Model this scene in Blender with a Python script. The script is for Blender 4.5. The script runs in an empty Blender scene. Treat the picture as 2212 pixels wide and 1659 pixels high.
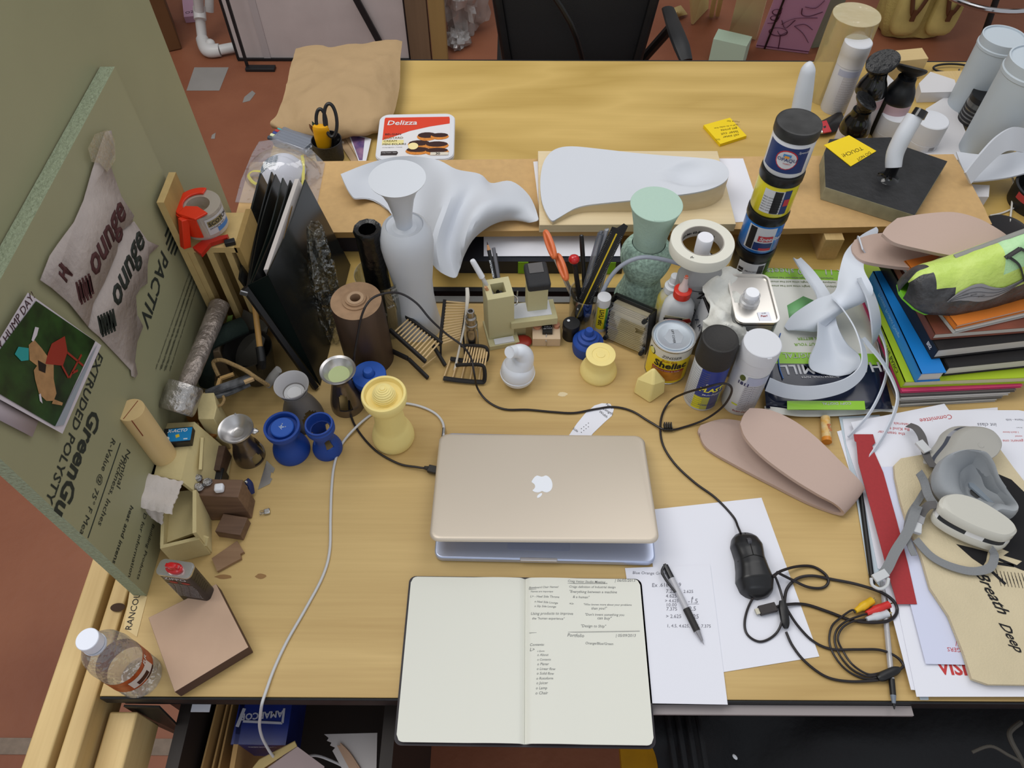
import bpy,bmesh,math,random
from mathutils import Vector,Matrix,Euler,noise
random.seed(7)
R = math.radians; PI = math.pi
V = Vector
SC = bpy.context.scene
C = SC.collection
TZ = 0.75                     # desk top height
# ---------------------------------------------------------------- camera
FPX = 1660.0; CX = 1106.0; CY = 829.5
cam_d = bpy.data.cameras.new('camera'); cam = bpy.data.objects.new('camera',cam_d); C.objects.link(cam)
cam_d.sensor_width = 36; cam_d.lens = 36*FPX/2212; cam_d.clip_start = .02
cam.location = (0,0,TZ+1.22); cam.rotation_euler = (R(90-54.3),0,R(.32))
SC.camera = cam
# ---------------------------------------------------------------- light
SC.view_settings.view_transform = 'Standard'; SC.view_settings.look = 'None'
SC.view_settings.gamma = 1; SC.view_settings.use_curve_mapping = False
SC.view_settings.exposure = -0.28
w = bpy.data.worlds.new('world'); SC.world = w; w.use_nodes = True
w.node_tree.nodes['Background'].inputs[0].default_value = (.92,.95,1.0,1)
w.node_tree.nodes['Background'].inputs[1].default_value = .62
def area(name,loc,target,size,power,col=(1,1,1),sy=None):
    l = bpy.data.lights.new(name, 'AREA'); l.energy = power; l.color = col; l.shape = 'RECTANGLE'
    l.size = size; l.size_y = sy or size
    o = bpy.data.objects.new(name,l); C.objects.link(o); o.location = loc
    o.rotation_euler = (V(target)-V(loc)).to_track_quat('-Z', 'Y').to_euler()
    return o
area('skylight',(-1.5,1.1,3.6),(0,.9,.75),1.8,66,(1,.975,.93),2.2)
area('ceiling_lamp',(1.0,2.0,3.6),(.3,.9,.75),1.2,26,(1,.98,.95),2.4)
area('window_light',(.6,-2.4,3.2),(0,.6,.75),1.8,15,(.82,.9,1),1.4)
# ---------------------------------------------------------------- pixel -> point on a level plane
_cr = cam.rotation_euler.to_matrix()
_cl = V(cam.location)
def ray(px,py): return _cr @ V(((px-CX)/FPX,-(py-CY)/FPX,-1))
def P(px,py,h=0.0):
    d = ray(px,py); t = (TZ+h-_cl.z)/d.z
    return _cl + d*t
def PXp(px,py,X):
    d = ray(px,py); return _cl + d*((X-_cl.x)/d.x)
def PYp(px,py,Y):
    d = ray(px,py); return _cl + d*((Y-_cl.y)/d.y)
def proj(p):
    q = _cr.transposed() @ (V(p)-_cl); return (CX-FPX*q.x/q.z,CY+FPX*q.y/q.z)
def hat(px,py,base):        # height of a pixel that stands above a base point (same Y)
    return PYp(px,py,base.y).z-base.z
# ---------------------------------------------------------------- materials
def lin(c):
    return tuple(((x/255)/12.92 if x/255 <= .04045 else ((x/255+.055)/1.055)**2.4) for x in c)
_mats = {}
def M(name,col,rough=.5,metal=0.,var=0.,scale=30.,bump=0.,bscale=None,trans=0.,ior=1.45,coat=0.,stretch=None,alpha=1.,col2=None,spec=None,sss=0.):
    if name in _mats: return _mats[name]
    m = bpy.data.materials.new(name); m.use_nodes = True; nt = m.node_tree; n = nt.nodes; L = nt.links
    p = n['Principled BSDF']; c = lin(col)
    p.inputs['Base Color'].default_value = (*c,1); p.inputs['Roughness'].default_value = rough
    p.inputs['Metallic'].default_value = metal; p.inputs['Transmission Weight'].default_value = trans
    p.inputs['IOR'].default_value = ior; p.inputs['Coat Weight'].default_value = coat; p.inputs['Alpha'].default_value = alpha
    if spec is not None: p.inputs['Specular IOR Level'].default_value = spec
    if sss: p.inputs['Subsurface Weight'].default_value = sss; p.inputs['Subsurface Radius'].default_value = (.01,.01,.01)
    if var or bump or col2:
        tc = n.new('ShaderNodeTexCoord'); mp = n.new('ShaderNodeMapping'); L.new(tc.outputs['Object'],mp.inputs[0])
        if stretch: mp.inputs['Scale'].default_value = stretch
        nz = n.new('ShaderNodeTexNoise'); nz.inputs['Scale'].default_value = scale; nz.inputs['Detail'].default_value = 5
        L.new(mp.outputs[0],nz.inputs[0])
        if var or col2:
            r = n.new('ShaderNodeValToRGB'); r.color_ramp.elements[0].position = .32; r.color_ramp.elements[1].position = .68
            c2 = lin(col2) if col2 else tuple(min(1,x*(1+var)) for x in c)
            c1 = c if col2 else tuple(x*(1-var) for x in c)
            r.color_ramp.elements[0].color = (*c1,1); r.color_ramp.elements[1].color = (*c2,1)
            L.new(nz.outputs[0],r.inputs[0]); L.new(r.outputs[0],p.inputs['Base Color'])
        if bump:
            nb = n.new('ShaderNodeTexNoise'); nb.inputs['Scale'].default_value = bscale or scale; nb.inputs['Detail'].default_value = 6
            L.new(mp.outputs[0],nb.inputs[0])
            b = n.new('ShaderNodeBump'); b.inputs['Strength'].default_value = bump; b.inputs['Distance'].default_value = .01
            L.new(nb.outputs[0],b.inputs['Height']); L.new(b.outputs[0],p.inputs['Normal'])
    _mats[name] = m; return m
def wood(name,c1,c2,axis='X',scale=5.,rough=.45,dens=9.,coat=0.,fleck=.25,rings=2.2):
    if name in _mats: return _mats[name]
    m = bpy.data.materials.new(name); m.use_nodes = True; nt = m.node_tree; n = nt.nodes; L = nt.links
    p = n['Principled BSDF']; p.inputs['Roughness'].default_value = rough; p.inputs['Coat Weight'].default_value = coat
    tc = n.new('ShaderNodeTexCoord'); mp = n.new('ShaderNodeMapping'); L.new(tc.outputs['Object'],mp.inputs[0])
    s = {'X': (.22,1,1), 'Y': (1,.22,1), 'Z': (1,1,.22)}[axis]; mp.inputs['Scale'].default_value = s
    nz = n.new('ShaderNodeTexNoise'); nz.inputs['Scale'].default_value = scale; nz.inputs['Detail'].default_value = 3; nz.inputs['Distortion'].default_value = .4
    L.new(mp.outputs[0],nz.inputs[0])
    mm = n.new('ShaderNodeMath'); mm.operation = 'MULTIPLY'; mm.inputs[1].default_value = dens; L.new(nz.outputs[0],mm.inputs[0])
    fr = n.new('ShaderNodeMath'); fr.operation = 'PINGPONG'; fr.inputs[1].default_value = 1; L.new(mm.outputs[0],fr.inputs[0])
    s2 = {'X': (3,90,90), 'Y': (90,3,90), 'Z': (90,90,3)}[axis]
    mp2 = n.new('ShaderNodeMapping'); mp2.inputs['Scale'].default_value = s2; L.new(tc.outputs['Object'],mp2.inputs[0])
    n2 = n.new('ShaderNodeTexNoise'); n2.inputs['Scale'].default_value = rings; n2.inputs['Detail'].default_value = 4; L.new(mp2.outputs[0],n2.inputs[0])
    mx = n.new('ShaderNodeMath'); mx.operation = 'MULTIPLY_ADD'; L.new(n2.outputs[0],mx.inputs[0]); mx.inputs[1].default_value = fleck*2.2
    ma = n.new('ShaderNodeMath'); ma.operation = 'MULTIPLY_ADD'; L.new(fr.outputs[0],ma.inputs[0]); ma.inputs[1].default_value = 1-fleck; ma.inputs[2].default_value = -fleck*.6
    L.new(ma.outputs[0],mx.inputs[2])
    r = n.new('ShaderNodeValToRGB'); r.color_ramp.elements[0].color = (*lin(c1),1); r.color_ramp.elements[1].color = (*lin(c2),1)
    L.new(mx.outputs[0],r.inputs[0]); L.new(r.outputs[0],p.inputs['Base Color'])
    _mats[name] = m; return m
def film(name,tint=(1,1,1),gloss=.12,rough=.08,opac=0.,ocol=(230,230,235),bump=0.,bscale=40):
    """thin clear plastic: see-through with a sheen; opac = milky share"""
    if name in _mats: return _mats[name]
    m = bpy.data.materials.new(name); m.use_nodes = True; nt = m.node_tree; n = nt.nodes; L = nt.links
    for x in list(n): n.remove(x)
    out = n.new('ShaderNodeOutputMaterial'); t = n.new('ShaderNodeBsdfTransparent'); t.inputs[0].default_value = (*tint,1)
    g = n.new('ShaderNodeBsdfGlossy'); g.inputs['Roughness'].default_value = rough
    lw = n.new('ShaderNodeLayerWeight'); lw.inputs[0].default_value = .45
    ma = n.new('ShaderNodeMath'); ma.operation = 'MULTIPLY_ADD'; ma.inputs[1].default_value = .4; ma.inputs[2].default_value = gloss*.8
    L.new(lw.outputs['Facing'],ma.inputs[0])
    mx = n.new('ShaderNodeMixShader'); L.new(ma.outputs[0],mx.inputs[0]); L.new(t.outputs[0],mx.inputs[1]); L.new(g.outputs[0],mx.inputs[2])
    last = mx
    if bump:
        tc = n.new('ShaderNodeTexCoord'); nb = n.new('ShaderNodeTexNoise'); nb.inputs['Scale'].default_value = bscale; L.new(tc.outputs['Object'],nb.inputs[0])
        b = n.new('ShaderNodeBump'); b.inputs['Strength'].default_value = bump; b.inputs['Distance'].default_value = .02
        L.new(nb.outputs[0],b.inputs['Height']); L.new(b.outputs[0],g.inputs['Normal']); L.new(b.outputs[0],lw.inputs['Normal'])
    if opac:
        d = n.new('ShaderNodeBsdfDiffuse'); d.inputs[0].default_value = (*lin(ocol),1)
        m2 = n.new('ShaderNodeMixShader'); m2.inputs[0].default_value = opac; L.new(mx.outputs[0],m2.inputs[1]); L.new(d.outputs[0],m2.inputs[2]); last = m2
    L.new(last.outputs[0],out.inputs[0]); _mats[name] = m; return m
# ---------------------------------------------------------------- mesh builder
def catmull(pts,n=8,closed=False):
    pts = [V(p) for p in pts]; out = []
    N = len(pts); rng = range(N) if closed else range(N-1)
    for i in rng:
        if closed: a,b,c,d = pts[(i-1) % N],pts[i],pts[(i+1) % N],pts[(i+2) % N]
        else: a,b,c,d = pts[max(i-1,0)],pts[i],pts[i+1],pts[min(i+2,N-1)]
        for k in range(n):
            t = k/n; out.append(.5*((2*b)+(c-a)*t+(2*a-5*b+4*c-d)*t*t+(3*b-a-3*c+d)*t**3))
    if not closed: out.append(pts[-1])
    return out
def lerpl(vals,n):
    out = []
    for i in range(len(vals)-1):
        for k in range(n): out.append(vals[i]+(vals[i+1]-vals[i])*k/n)
    out.append(vals[-1]); return out
class B:
    def __init__(s): s.bm = bmesh.new(); s.m = 0
    def f(s,vs,m=None,sm=True):
        try: q = s.bm.faces.new(vs)
        except ValueError: return None
        q.material_index = s.m if m is None else m; q.smooth = sm; return q
    def v(s,p): return s.bm.verts.new(p)
    def poly(s,pts,m=None): return s.f([s.v(p) for p in pts],m)
    def box(s,c,d,rot=None,m=None,taper=1.):
        """centre, dims, rot = Euler tuple in degrees or matrix"""
        c = V(c); mt = Matrix.Identity(3) if rot is None else (rot if isinstance(rot,Matrix) else Euler([R(a) for a in rot]).to_matrix())
        vs = []
        for z in (-.5,.5):
            k = taper if z > 0 else 1
            for x,y in ((-.5,-.5),(.5,-.5),(.5,.5),(-.5,.5)): vs.append(s.v(c+mt @ V((x*d[0]*k,y*d[1]*k,z*d[2]))))
        for q in ((3,2,1,0),(4,5,6,7),(0,1,5,4),(1,2,6,5),(2,3,7,6),(3,0,4,7)): s.f([vs[i] for i in q],m)
        return s
    def bar(s,a,b,w,t,up=(0,0,1),m=None):
        """box beam between a and b, width w across, t along up"""
        a = V(a); b = V(b); d = (b-a); ln = d.length; d.normalize(); x = d.cross(V(up)).normalized(); u = x.cross(d).normalized()
        return s.box((a+b)/2,(w,ln,t),Matrix((x,d,u)).transposed(),m)
    def prism(s,pts,z0,z1,m=None,mt=None,bend=None,mside=None,mbot=None):
        """2-D outline (x,y) extruded z0..z1 (z may be a function of x,y)"""
        A = 0
        for i in range(len(pts)):
            a,b = pts[i],pts[(i+1) % len(pts)]; A += a[0]*b[1]-b[0]*a[1]
        if A < 0: pts = pts[::-1]
        g = (lambda p,z: z(p[0],p[1]) if callable(z) else z); tr = (lambda p: p) if mt is None else (lambda p: mt @ V(p))
        lo = [s.v(tr(V((p[0],p[1],g(p,z0))))) for p in pts]; hi = [s.v(tr(V((p[0],p[1],g(p,z1))))) for p in pts]
        s.f(hi,m); s.f(lo[::-1],m if mbot is None else mbot)
        n = len(pts)
        for i in range(n): s.f([lo[i],lo[(i+1) % n],hi[(i+1) % n],hi[i]],m if mside is None else mside)
        return s
    def lathe(s,prof,c=(0,0,0),seg=32,m=None,axis=None,cap=(False,False),sx=1.,sy=1.):
        """profile [(r,z)...] around z (or an axis direction) at c; list entries may carry a material index as third value"""
        c = V(c); mt = Matrix.Identity(3) if axis is None else V(axis).to_track_quat('Z', 'Y').to_matrix()
        rings = []
        for e in prof:
            r,z = e[0],e[1]
            if r < 1e-6: rings.append([s.v(c+mt @ V((0,0,z)))])
            else: rings.append([s.v(c+mt @ V((r*sx*math.cos(2*PI*k/seg),r*sy*math.sin(2*PI*k/seg),z))) for k in range(seg)])
        for i in range(len(rings)-1):
            a,b = rings[i],rings[i+1]; mi = prof[i+1][2] if len(prof[i+1]) > 2 else m
            for k in range(seg):
                k2 = (k+1) % seg
                if len(a) == 1 and len(b) == 1: continue
                if len(a) == 1: s.f([a[0],b[k],b[k2]][::-1],mi)
                elif len(b) == 1: s.f([a[k],a[k2],b[0]],mi)
                else: s.f([a[k],a[k2],b[k2],b[k]],mi)
        if cap[0] and len(rings[0]) > 1: s.f(rings[0][::-1],m)
        if cap[1] and len(rings[-1]) > 1: s.f(rings[-1],prof[-1][2] if len(prof[-1]) > 2 else m)
        return s
    def cyl(s,a,b,r0,r1=None,seg=20,m=None):
        a = V(a); b = V(b); return s.lathe([(r0,0),(r0 if r1 is None else r1,(b-a).length)],a,seg,m,b-a,(True,True))
    def tube(s,pts,r,n=6,seg=10,m=None,smooth=True,closed=False,flat=1.,up=None,caps=True):
        """tube along a smooth path; r number or list; flat squashes along the frame normal"""
        rr = r if isinstance(r,(list,tuple)) else [r]*len(pts)
        if smooth:
            P_ = catmull(pts,n,closed)
            if closed: rr = lerpl(list(rr)+[rr[0]],n)[:-1]
            else: rr = lerpl(list(rr),n)
        else: P_ = [V(p) for p in pts]
        N = len(P_); rings = []; nrm = None
        for i in range(N):
            a = P_[(i-1) % N] if (closed or i > 0) else P_[i]; b = P_[(i+1) % N] if (closed or i < N-1) else P_[i]
            t = (b-a)
            if t.length < 1e-9: t = V((0,0,1))
            t.normalize()
            if up is not None: nrm = (V(up)-t*t.dot(V(up)))
            elif nrm is None: nrm = (V((0,0,1))-t*t.z) if abs(t.z) < .95 else (V((0,1,0))-t*t.y)
            else: nrm = nrm-t*t.dot(nrm)
            if nrm.length < 1e-6: nrm = V((1,0,0))
            nrm.normalize(); bn = t.cross(nrm)
            rings.append([s.v(P_[i]+(bn*math.cos(2*PI*k/seg)+nrm*flat*math.sin(2*PI*k/seg))*rr[i]) for k in range(seg)])
        for i in range(N if closed else N-1):
            a,b = rings[i],rings[(i+1) % N]
            for k in range(seg): s.f([a[k],a[(k+1) % seg],b[(k+1) % seg],b[k]],m)
        if not closed and caps: s.f(rings[0][::-1],m); s.f(rings[-1],m)
        return s
    def ribbon(s,pts,wv,t,n=8,m=None):
        """flat strip: centre points, width vectors (full width), thickness"""
        P_ = catmull(pts,n); W = catmull(wv if isinstance(wv,list) else [wv]*len(pts),n); rings = []
        for i in range(len(P_)):
            tg = (P_[min(i+1,len(P_)-1)]-P_[max(i-1,0)]).normalized(); w_ = W[i]; nn = tg.cross(w_).normalized()*t/2
            rings.append([s.v(P_[i]+q) for q in (w_/2+nn,-w_/2+nn,-w_/2-nn,w_/2-nn)])
        for i in range(len(rings)-1):
            for k in range(4): s.f([rings[i][k],rings[i][(k+1) % 4],rings[i+1][(k+1) % 4],rings[i+1][k]],m)
        s.f(rings[0][::-1],m); s.f(rings[-1],m); return s
    def grid(s,fn,nu,nv,m=None,thick=0.,mfn=None):
        """surface fn(u,v) u,v in 0..1; thick closes it into a solid"""
        top = [[V(fn(i/nu,j/nv)) for j in range(nv+1)] for i in range(nu+1)]
        T = [[s.v(p) for p in r] for r in top]
        for i in range(nu):
            for j in range(nv): s.f([T[i][j],T[i+1][j],T[i+1][j+1],T[i][j+1]],mfn(i/nu,j/nv) if mfn else m)
        if thick:
            def nrm(i,j):
                a = top[min(i+1,nu)][j]-top[max(i-1,0)][j]; b = top[i][min(j+1,nv)]-top[i][max(j-1,0)]
                q = a.cross(b); return q.normalized() if q.length > 1e-12 else V((0,0,1))
            L_ = [[s.v(top[i][j]-nrm(i,j)*thick) for j in range(nv+1)] for i in range(nu+1)]
            for i in range(nu):
                for j in range(nv): s.f([L_[i][j+1],L_[i+1][j+1],L_[i+1][j],L_[i][j]],m)
            for i in range(nu):
                s.f([T[i+1][0],T[i][0],L_[i][0],L_[i+1][0]],m); s.f([T[i][nv],T[i+1][nv],L_[i+1][nv],L_[i][nv]],m)
            for j in range(nv):
                s.f([T[0][j],T[0][j+1],L_[0][j+1],L_[0][j]],m); s.f([T[nu][j+1],T[nu][j],L_[nu][j],L_[nu][j+1]],m)
        return s
    def blob(s,c,d,rot=None,seg=20,m=None,fn=None):
        """ellipsoid, fn(unit)->scale"""
        mt = Matrix.Identity(3) if rot is None else Euler([R(a) for a in rot]).to_matrix(); c = V(c)
        n2 = seg//2; rings = []
        for i in range(n2+1):
            th = PI*i/n2
            if i in (0,n2): us = [V((0,0,math.cos(th)))]
            else: us = [V((math.sin(th)*math.cos(2*PI*k/seg),math.sin(th)*math.sin(2*PI*k/seg),math.cos(th))) for k in range(seg)]
            rings.append([s.v(c+mt @ V((u.x*d[0],u.y*d[1],u.z*d[2]))*(fn(u) if fn else 1)) for u in us])
        for i in range(n2):
            a,b = rings[i],rings[i+1]
            for k in range(seg):
                k2 = (k+1) % seg
                if len(a) == 1: s.f([a[0],b[k],b[k2]],m)
                elif len(b) == 1: s.f([a[k],b[0],a[k2]],m)
                else: s.f([a[k],b[k],b[k2],a[k2]],m)
        return s
    def text(s,st,fn,size=.01,m=1,italic=0.,bold=0.,align='L',spacing=1.,cut=None):
        """lettering; fn(u,v)->point places the glyph plane on a surface"""
        vs,fs,w_ = glyphs(st,italic,bold,spacing)
        ox = {'L': 0, 'C': -w_/2, 'R': -w_}[align]
        nv = [s.v(fn((x+ox)*size,y*size)) for x,y in vs]
        for q in fs: s.f([nv[i] for i in q],m)
        return s
_gc = {}
def glyphs(st,italic=0.,bold=0.,spacing=1.):
    k = (st,italic,bold,spacing)
    if k in _gc: return _gc[k]
    cu = bpy.data.curves.new('t', 'FONT'); cu.body = st; cu.shear = italic; cu.offset = bold; cu.resolution_u = 2; cu.space_character = spacing
    o = bpy.data.objects.new('t',cu); C.objects.link(o); dg = bpy.context.evaluated_depsgraph_get()
    me = bpy.data.meshes.new_from_object(o.evaluated_get(dg))
    vs = [(v.co.x,v.co.y) for v in me.vertices]; fs = [tuple(p.vertices) for p in me.polygons]
    w_ = max([x for x,y in vs],default=0)
    bpy.data.objects.remove(o); bpy.data.curves.remove(cu); bpy.data.meshes.remove(me)
    _gc[k] = (vs,fs,w_); return _gc[k]
def plane_fn(o,xd,yd,lift=0.0004):
    o = V(o); xd = V(xd).normalized(); yd = V(yd).normalized(); n = xd.cross(yd).normalized()*lift
    return lambda u,v: o+xd*u+yd*v+n
def cyl_fn(c,r,a0,z0,lift=.0004,slope=0.):
    """wrap text on an upright cylinder; a0 angle (deg) of u=0, reads left to right from outside"""
    c = V(c); return lambda u,v: c+V(((r+lift+slope*v)*math.cos(R(a0)+u/r),(r+lift+slope*v)*math.sin(R(a0)+u/r),z0+v))
def cyl_patch(b,c,r,a0,a1,z0,z1,m,lift=.0003,n=14,r1=None):
    c = V(c); r1 = r if r1 is None else r1; rows = []
    for z,rr in ((z0,r),(z1,r1)):
        rows.append([b.v(c+V(((rr+lift)*math.cos(R(a0+(a1-a0)*k/n)),(rr+lift)*math.sin(R(a0+(a1-a0)*k/n)),z))) for k in range(n+1)])
    for k in range(n): b.f([rows[0][k],rows[0][k+1],rows[1][k+1],rows[1][k]],m)
# ---------------------------------------------------------------- objects
def _mk(name,b,mats,ang=35):
    if isinstance(mats,bpy.types.Material): mats = [mats]
    me = bpy.data.meshes.new(name); b.bm.normal_update(); b.bm.to_mesh(me); b.bm.free()
    for m in mats: me.materials.append(m)
    try: me.set_sharp_from_angle(angle=R(ang))
    except Exception: pass
    o = bpy.data.objects.new(name,me); C.objects.link(o); return o
def mods(o,bev=0,sub=0,sol=0,seg=2,off=-1):
    if sol: m = o.modifiers.new('s', 'SOLIDIFY'); m.thickness = sol; m.offset = off
    if sub: m = o.modifiers.new('u', 'SUBSURF'); m.levels = m.render_levels = sub
    if bev: m = o.modifiers.new('b', 'BEVEL'); m.width = bev; m.segments = seg; m.limit_method = 'ANGLE'; m.angle_limit = R(40)
    return o
def thing(name,label,cat,loc=(0,0,0),rz=0,group=None,rot=None):
    o = bpy.data.objects.new(name,None); C.objects.link(o); o.location = loc; o.empty_display_size = .02
    o.rotation_euler = rot if rot else (0,0,R(rz)); o['label'] = label; o['category'] = cat
    if group: o['group'] = group
    return o
def root_of(o):
    while o.parent: o = o.parent
    return o
def part(name,b,mats,parent,world=False,bev=0,sub=0,sol=0,label=None,seg=2,off=-1,ang=35):
    o = _mk(name,b,mats,ang)
    if world: o.data.transform(root_of(parent).matrix_basis.inverted())
    o.parent = parent
    if label: o['label'] = label
    return mods(o,bev,sub,sol,seg,off)
def solo(name,b,mats,label,cat,loc=None,rz=0,group=None,world=True,bev=0,sub=0,sol=0,kind=None,seg=2,off=-1,ang=35,rot=None):
    """a thing that is one mesh; world=True: mesh was built in world coordinates"""
    o = _mk(name,b,mats,ang)
    if world:
        if loc is None:
            vs = o.data.vertices; n = max(1,len(vs)); loc = (sum(v.co.x for v in vs)/n,sum(v.co.y for v in vs)/n,min(v.co.z for v in vs))
        o.data.transform(Matrix.Translation(-V(loc))); o.location = loc
    else:
        o.location = loc or (0,0,0); o.rotation_euler = rot if rot else (0,0,R(rz))
    o['label'] = label; o['category'] = cat
    if group: o['group'] = group
    if kind: o['kind'] = kind
    return mods(o,bev,sub,sol,seg,off)
def struct(name,b,mats,bev=0):
    o = _mk(name,b,mats); o['kind'] = 'structure'; return mods(o,bev)
def flat(px,h=0.):            # list of pixels -> xy points on the level at height h over the desk
    return [P(x,y,h) for x,y in px]
def local(pts,o):
    return [(p.x-o.x,p.y-o.y) for p in pts]
# common materials
BLACK = M('black_plastic',(22,22,24),.42); WHITE = M('white_plastic',(232,234,240),.45)
INK = M('black_ink',(25,22,25),.7); PAPER = M('white_paper',(226,227,236),.8)
STEEL = M('steel',(190,190,190),.25,1.); RED = M('red_plastic',(206,40,28),.35)
CLEAR = film('clear_plastic_film'); GLASS = film('clear_glass',(.93,.95,.93),.10,.03)
# ================================================================ room and tables
fl = B(); fl.box((0,1.6,-.02),(9,9,.04)); fl.m = 1; fl.box((-2.4,P(40,1612,-TZ).y,.0005),(4,.036,.003)); fl.m = 0
floor_m = M('red_concrete',(124,70,46),.6,scale=2.2,bump=.15,bscale=40,col2=(148,92,64))
for n_,c_,d_ in (('wall_back',(0,6.1,1.8),(9,.1,3.6)),('wall_left',(-4.5,1.6,1.8),(.1,9,3.6))):
    b = B(); b.box(c_,d_); struct(n_,b,M('wall_paint',(206,202,194),.9))
struct('floor',fl,[floor_m,M('joint_grey',(128,112,98),.8,var=.15,scale=40)])
PLY = wood('birch_plywood',(176,144,86),(204,174,114), 'X',3.0,.55,9,0,.3,1.6)
PLY2 = wood('birch_plywood_far',(184,152,80),(208,176,104), 'X',2.6,.5,12,0,.2,1.6)
BLKM = M('black_steel',(24,25,28),.5,var=.2,scale=60)
PINE = wood('pine_lumber',(186,154,98),(214,186,130), 'Y',6,.6,7,0,.35,2)
y0 = P(1000,1508).y; y1 = P(1100,655).y; x0 = -.626; x1 = 1.35
t = thing('desk', 'plywood topped work desk with black steel edge, loaded with laptop and models', 'desk',((x0+x1)/2,(y0+y1)/2,0))
b = B(); b.box(((x0+x1)/2,(y0+y1)/2,TZ-.009),(x1-x0,y1-y0,.018)); part('desktop',b,PLY,t,True,bev=.001)
b = B(); b.box(((x0+x1)/2,y0-.002,TZ-.014),(x1-x0,.004,.026)); part('front_edge',b,BLKM,t,True,bev=.002)
b = B(); b.box(((x0+x1)/2,y0+.02,TZ-.045),(x1-x0-.02,.03,.05)); part('front_rail',b,BLKM,t,True)
b = B(); b.box(((x0+x1)/2,y1+.008,TZ-.006),(x1-x0,.016,.02)); part('rear_edge',b,M('dull_aluminium',(120,120,118),.5,.6),t,True)
for sx in (x0+.05,x1-.05):
    for sy in (y0+.06,y1-.04):
        b = B(); b.box((sx,sy,(TZ-.02)/2),(.05,.05,TZ-.02)); part('leg',b,BLKM,t,True)
STM = M('desk_stain',(150,112,66),.6)
for i_,(cx,cy,sx,sy) in enumerate(((483,1246,17,5),(563,1245,11,6),(1215,852,10,5))):
    b = B(); b.poly([P(cx+sx*math.cos(a/12*2*PI)*(1+.2*math.sin(a*2.3+i_)),cy+sy*math.sin(a/12*2*PI))+V((0,0,.0003)) for a in range(12)][::-1])
    part('stain',b,STM if i_ < 2 else M('pale_smudge',(214,196,158),.7),t,True)
ya = y1+.045; yb = P(1100,131).y; xa = P(600,280).x-.0; xb = 1.95
t = thing('far_desk', 'honey plywood table pushed against the back of the work desk', 'desk',((xa+xb)/2,(ya+yb)/2,0))
b = B(); b.box(((xa+xb)/2,(ya+yb)/2,TZ-.009),(xb-xa,yb-ya,.018)); part('desktop',b,PLY2,t,True,bev=.001)
b = B(); b.box(((xa+xb)/2,ya-.006,TZ-.009),(xb-xa,.012,.02)); part('front_edge',b,BLACK,t,True)
b = B(); b.box(((xa+xb)/2,yb+.004,TZ-.014),(xb-xa,.008,.024)); part('rear_edge',b,BLKM,t,True)
for sx in (xa+.05,xb-.05):
    for sy in (ya+.06,yb-.06):
        b = B(); b.box((sx,sy,(TZ-.02)/2),(.05,.05,TZ-.02)); part('leg',b,BLKM,t,True)
# shelf board over the joint of the desks
SH = .075                                   # top of the shelf over the desk
MDF = M('mdf_board',(196,160,108),.7,var=.05,scale=60); MDFE = M('mdf_edge',(170,134,80),.8)
b = B(); pts = [P(541,350,SH),P(1735,333+4,SH),P(2060,333,SH),P(2100,400,SH),P(2128,452,SH),P(2132,462,SH),P(2143,484,SH),P(1700,494,SH),P(600,503,SH),P(497,506,SH)]
b.prism([(p.x,p.y) for p in pts],TZ+SH-.016,TZ+SH,0,mside=1)
sh = thing('shelf', 'long tan fibreboard shelf bridging the back of the work desk', 'shelf',(0,1.2,TZ+SH-.016))
part('shelf_board',b,[MDF,MDFE],sh,True)
for px in (585,1780,2050):
    q = P(px,420,SH); b = B(); b.box((q.x,1.28,TZ+(SH-.016)/2),(.04,.12,SH-.0165)); part('support_block',b,PINE,sh,True)
# things under the shelf
q = P(1170,556,.03)
b = B(); b.prism([(p.x,p.y) for p in (P(1045,553,.04),P(1340,553,.04),P(1340,500,.04),P(1045,500,.04))],TZ+.0385,TZ+.04)
solo('loose_paper',b,PAPER, 'white sheets of paper sticking out under the front of the shelf', 'paper')
b = B(); a0 = P(990,575,.022); a1 = P(1345,575,.022); b.box(((a0.x+a1.x)/2,a0.y+.07,TZ+.019),(a1.x-a0.x,.14,.036),m=0)
for px in (1130,1318):
    c_ = P(px,575,.022); b.box((c_.x,a0.y-.0005,TZ+.019),(.022,.002,.034),m=1)
solo('paper_ream',b,[M('dark_navy_wrap',(22,26,36),.4),M('lime_print',(120,170,30),.5)], 'dark wrapped ream with lime green bands lying under the shelf', 'paper ream')
b = B(); a0 = P(715,530,.03); a1 = P(880,530,.03); b.box(((a0.x+a1.x)/2,a0.y+.06,TZ+.022),(a1.x-a0.x,.1,.04))
solo('book',b,M('navy_book',(28,30,52),.5), 'dark navy book pushed under the shelf behind the glass jar', 'book',bev=.001)
# bench frame at the left of the desk
t = thing('bench_frame', 'rough pine beams running along the left side of the desk', 'frame',(-.67,.4,TZ-.09))
XL = -.655
for k,(xx,zz,hh,ww) in enumerate(((-.690,TZ,.09,.036),(-.647,TZ-.003,.09,.028),(-.604,TZ-.045,.09,.044))):
    ylo,yhi = .05,(1.0 if k < 2 else y0-.012)
    b = B(); b.box((xx,(ylo+yhi)/2,zz-hh/2),(ww,yhi-ylo,hh),(0,0,0)); part('beam',b,PINE,t,True,bev=.003)
nm = P(252,1312)
b = B(); b.blob((nm.x+.002,nm.y,TZ+.0005),(.012,.007,.001)); part('knot',b,M('dark_knot',(60,38,20),.8),t,True)
# name tape
b = B(); tp = [P(282,1267),P(318,1290),P(296,1376),P(268,1357)]
b.prism([(p.x,p.y) for p in tp],TZ+.0002,TZ+.0008,0)
o_ = P(283,1362,.001); xd = P(303,1285,.001)-o_; b.text('RANCOUR',plane_fn(o_,xd,V((0,0,1)).cross(xd)),.0145,1,.1)
solo('masking_tape_label',b,[M('cream_tape',(214,190,140),.7),INK], 'strip of cream masking tape with handwritten capitals on the left desk edge', 'tape')
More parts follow.
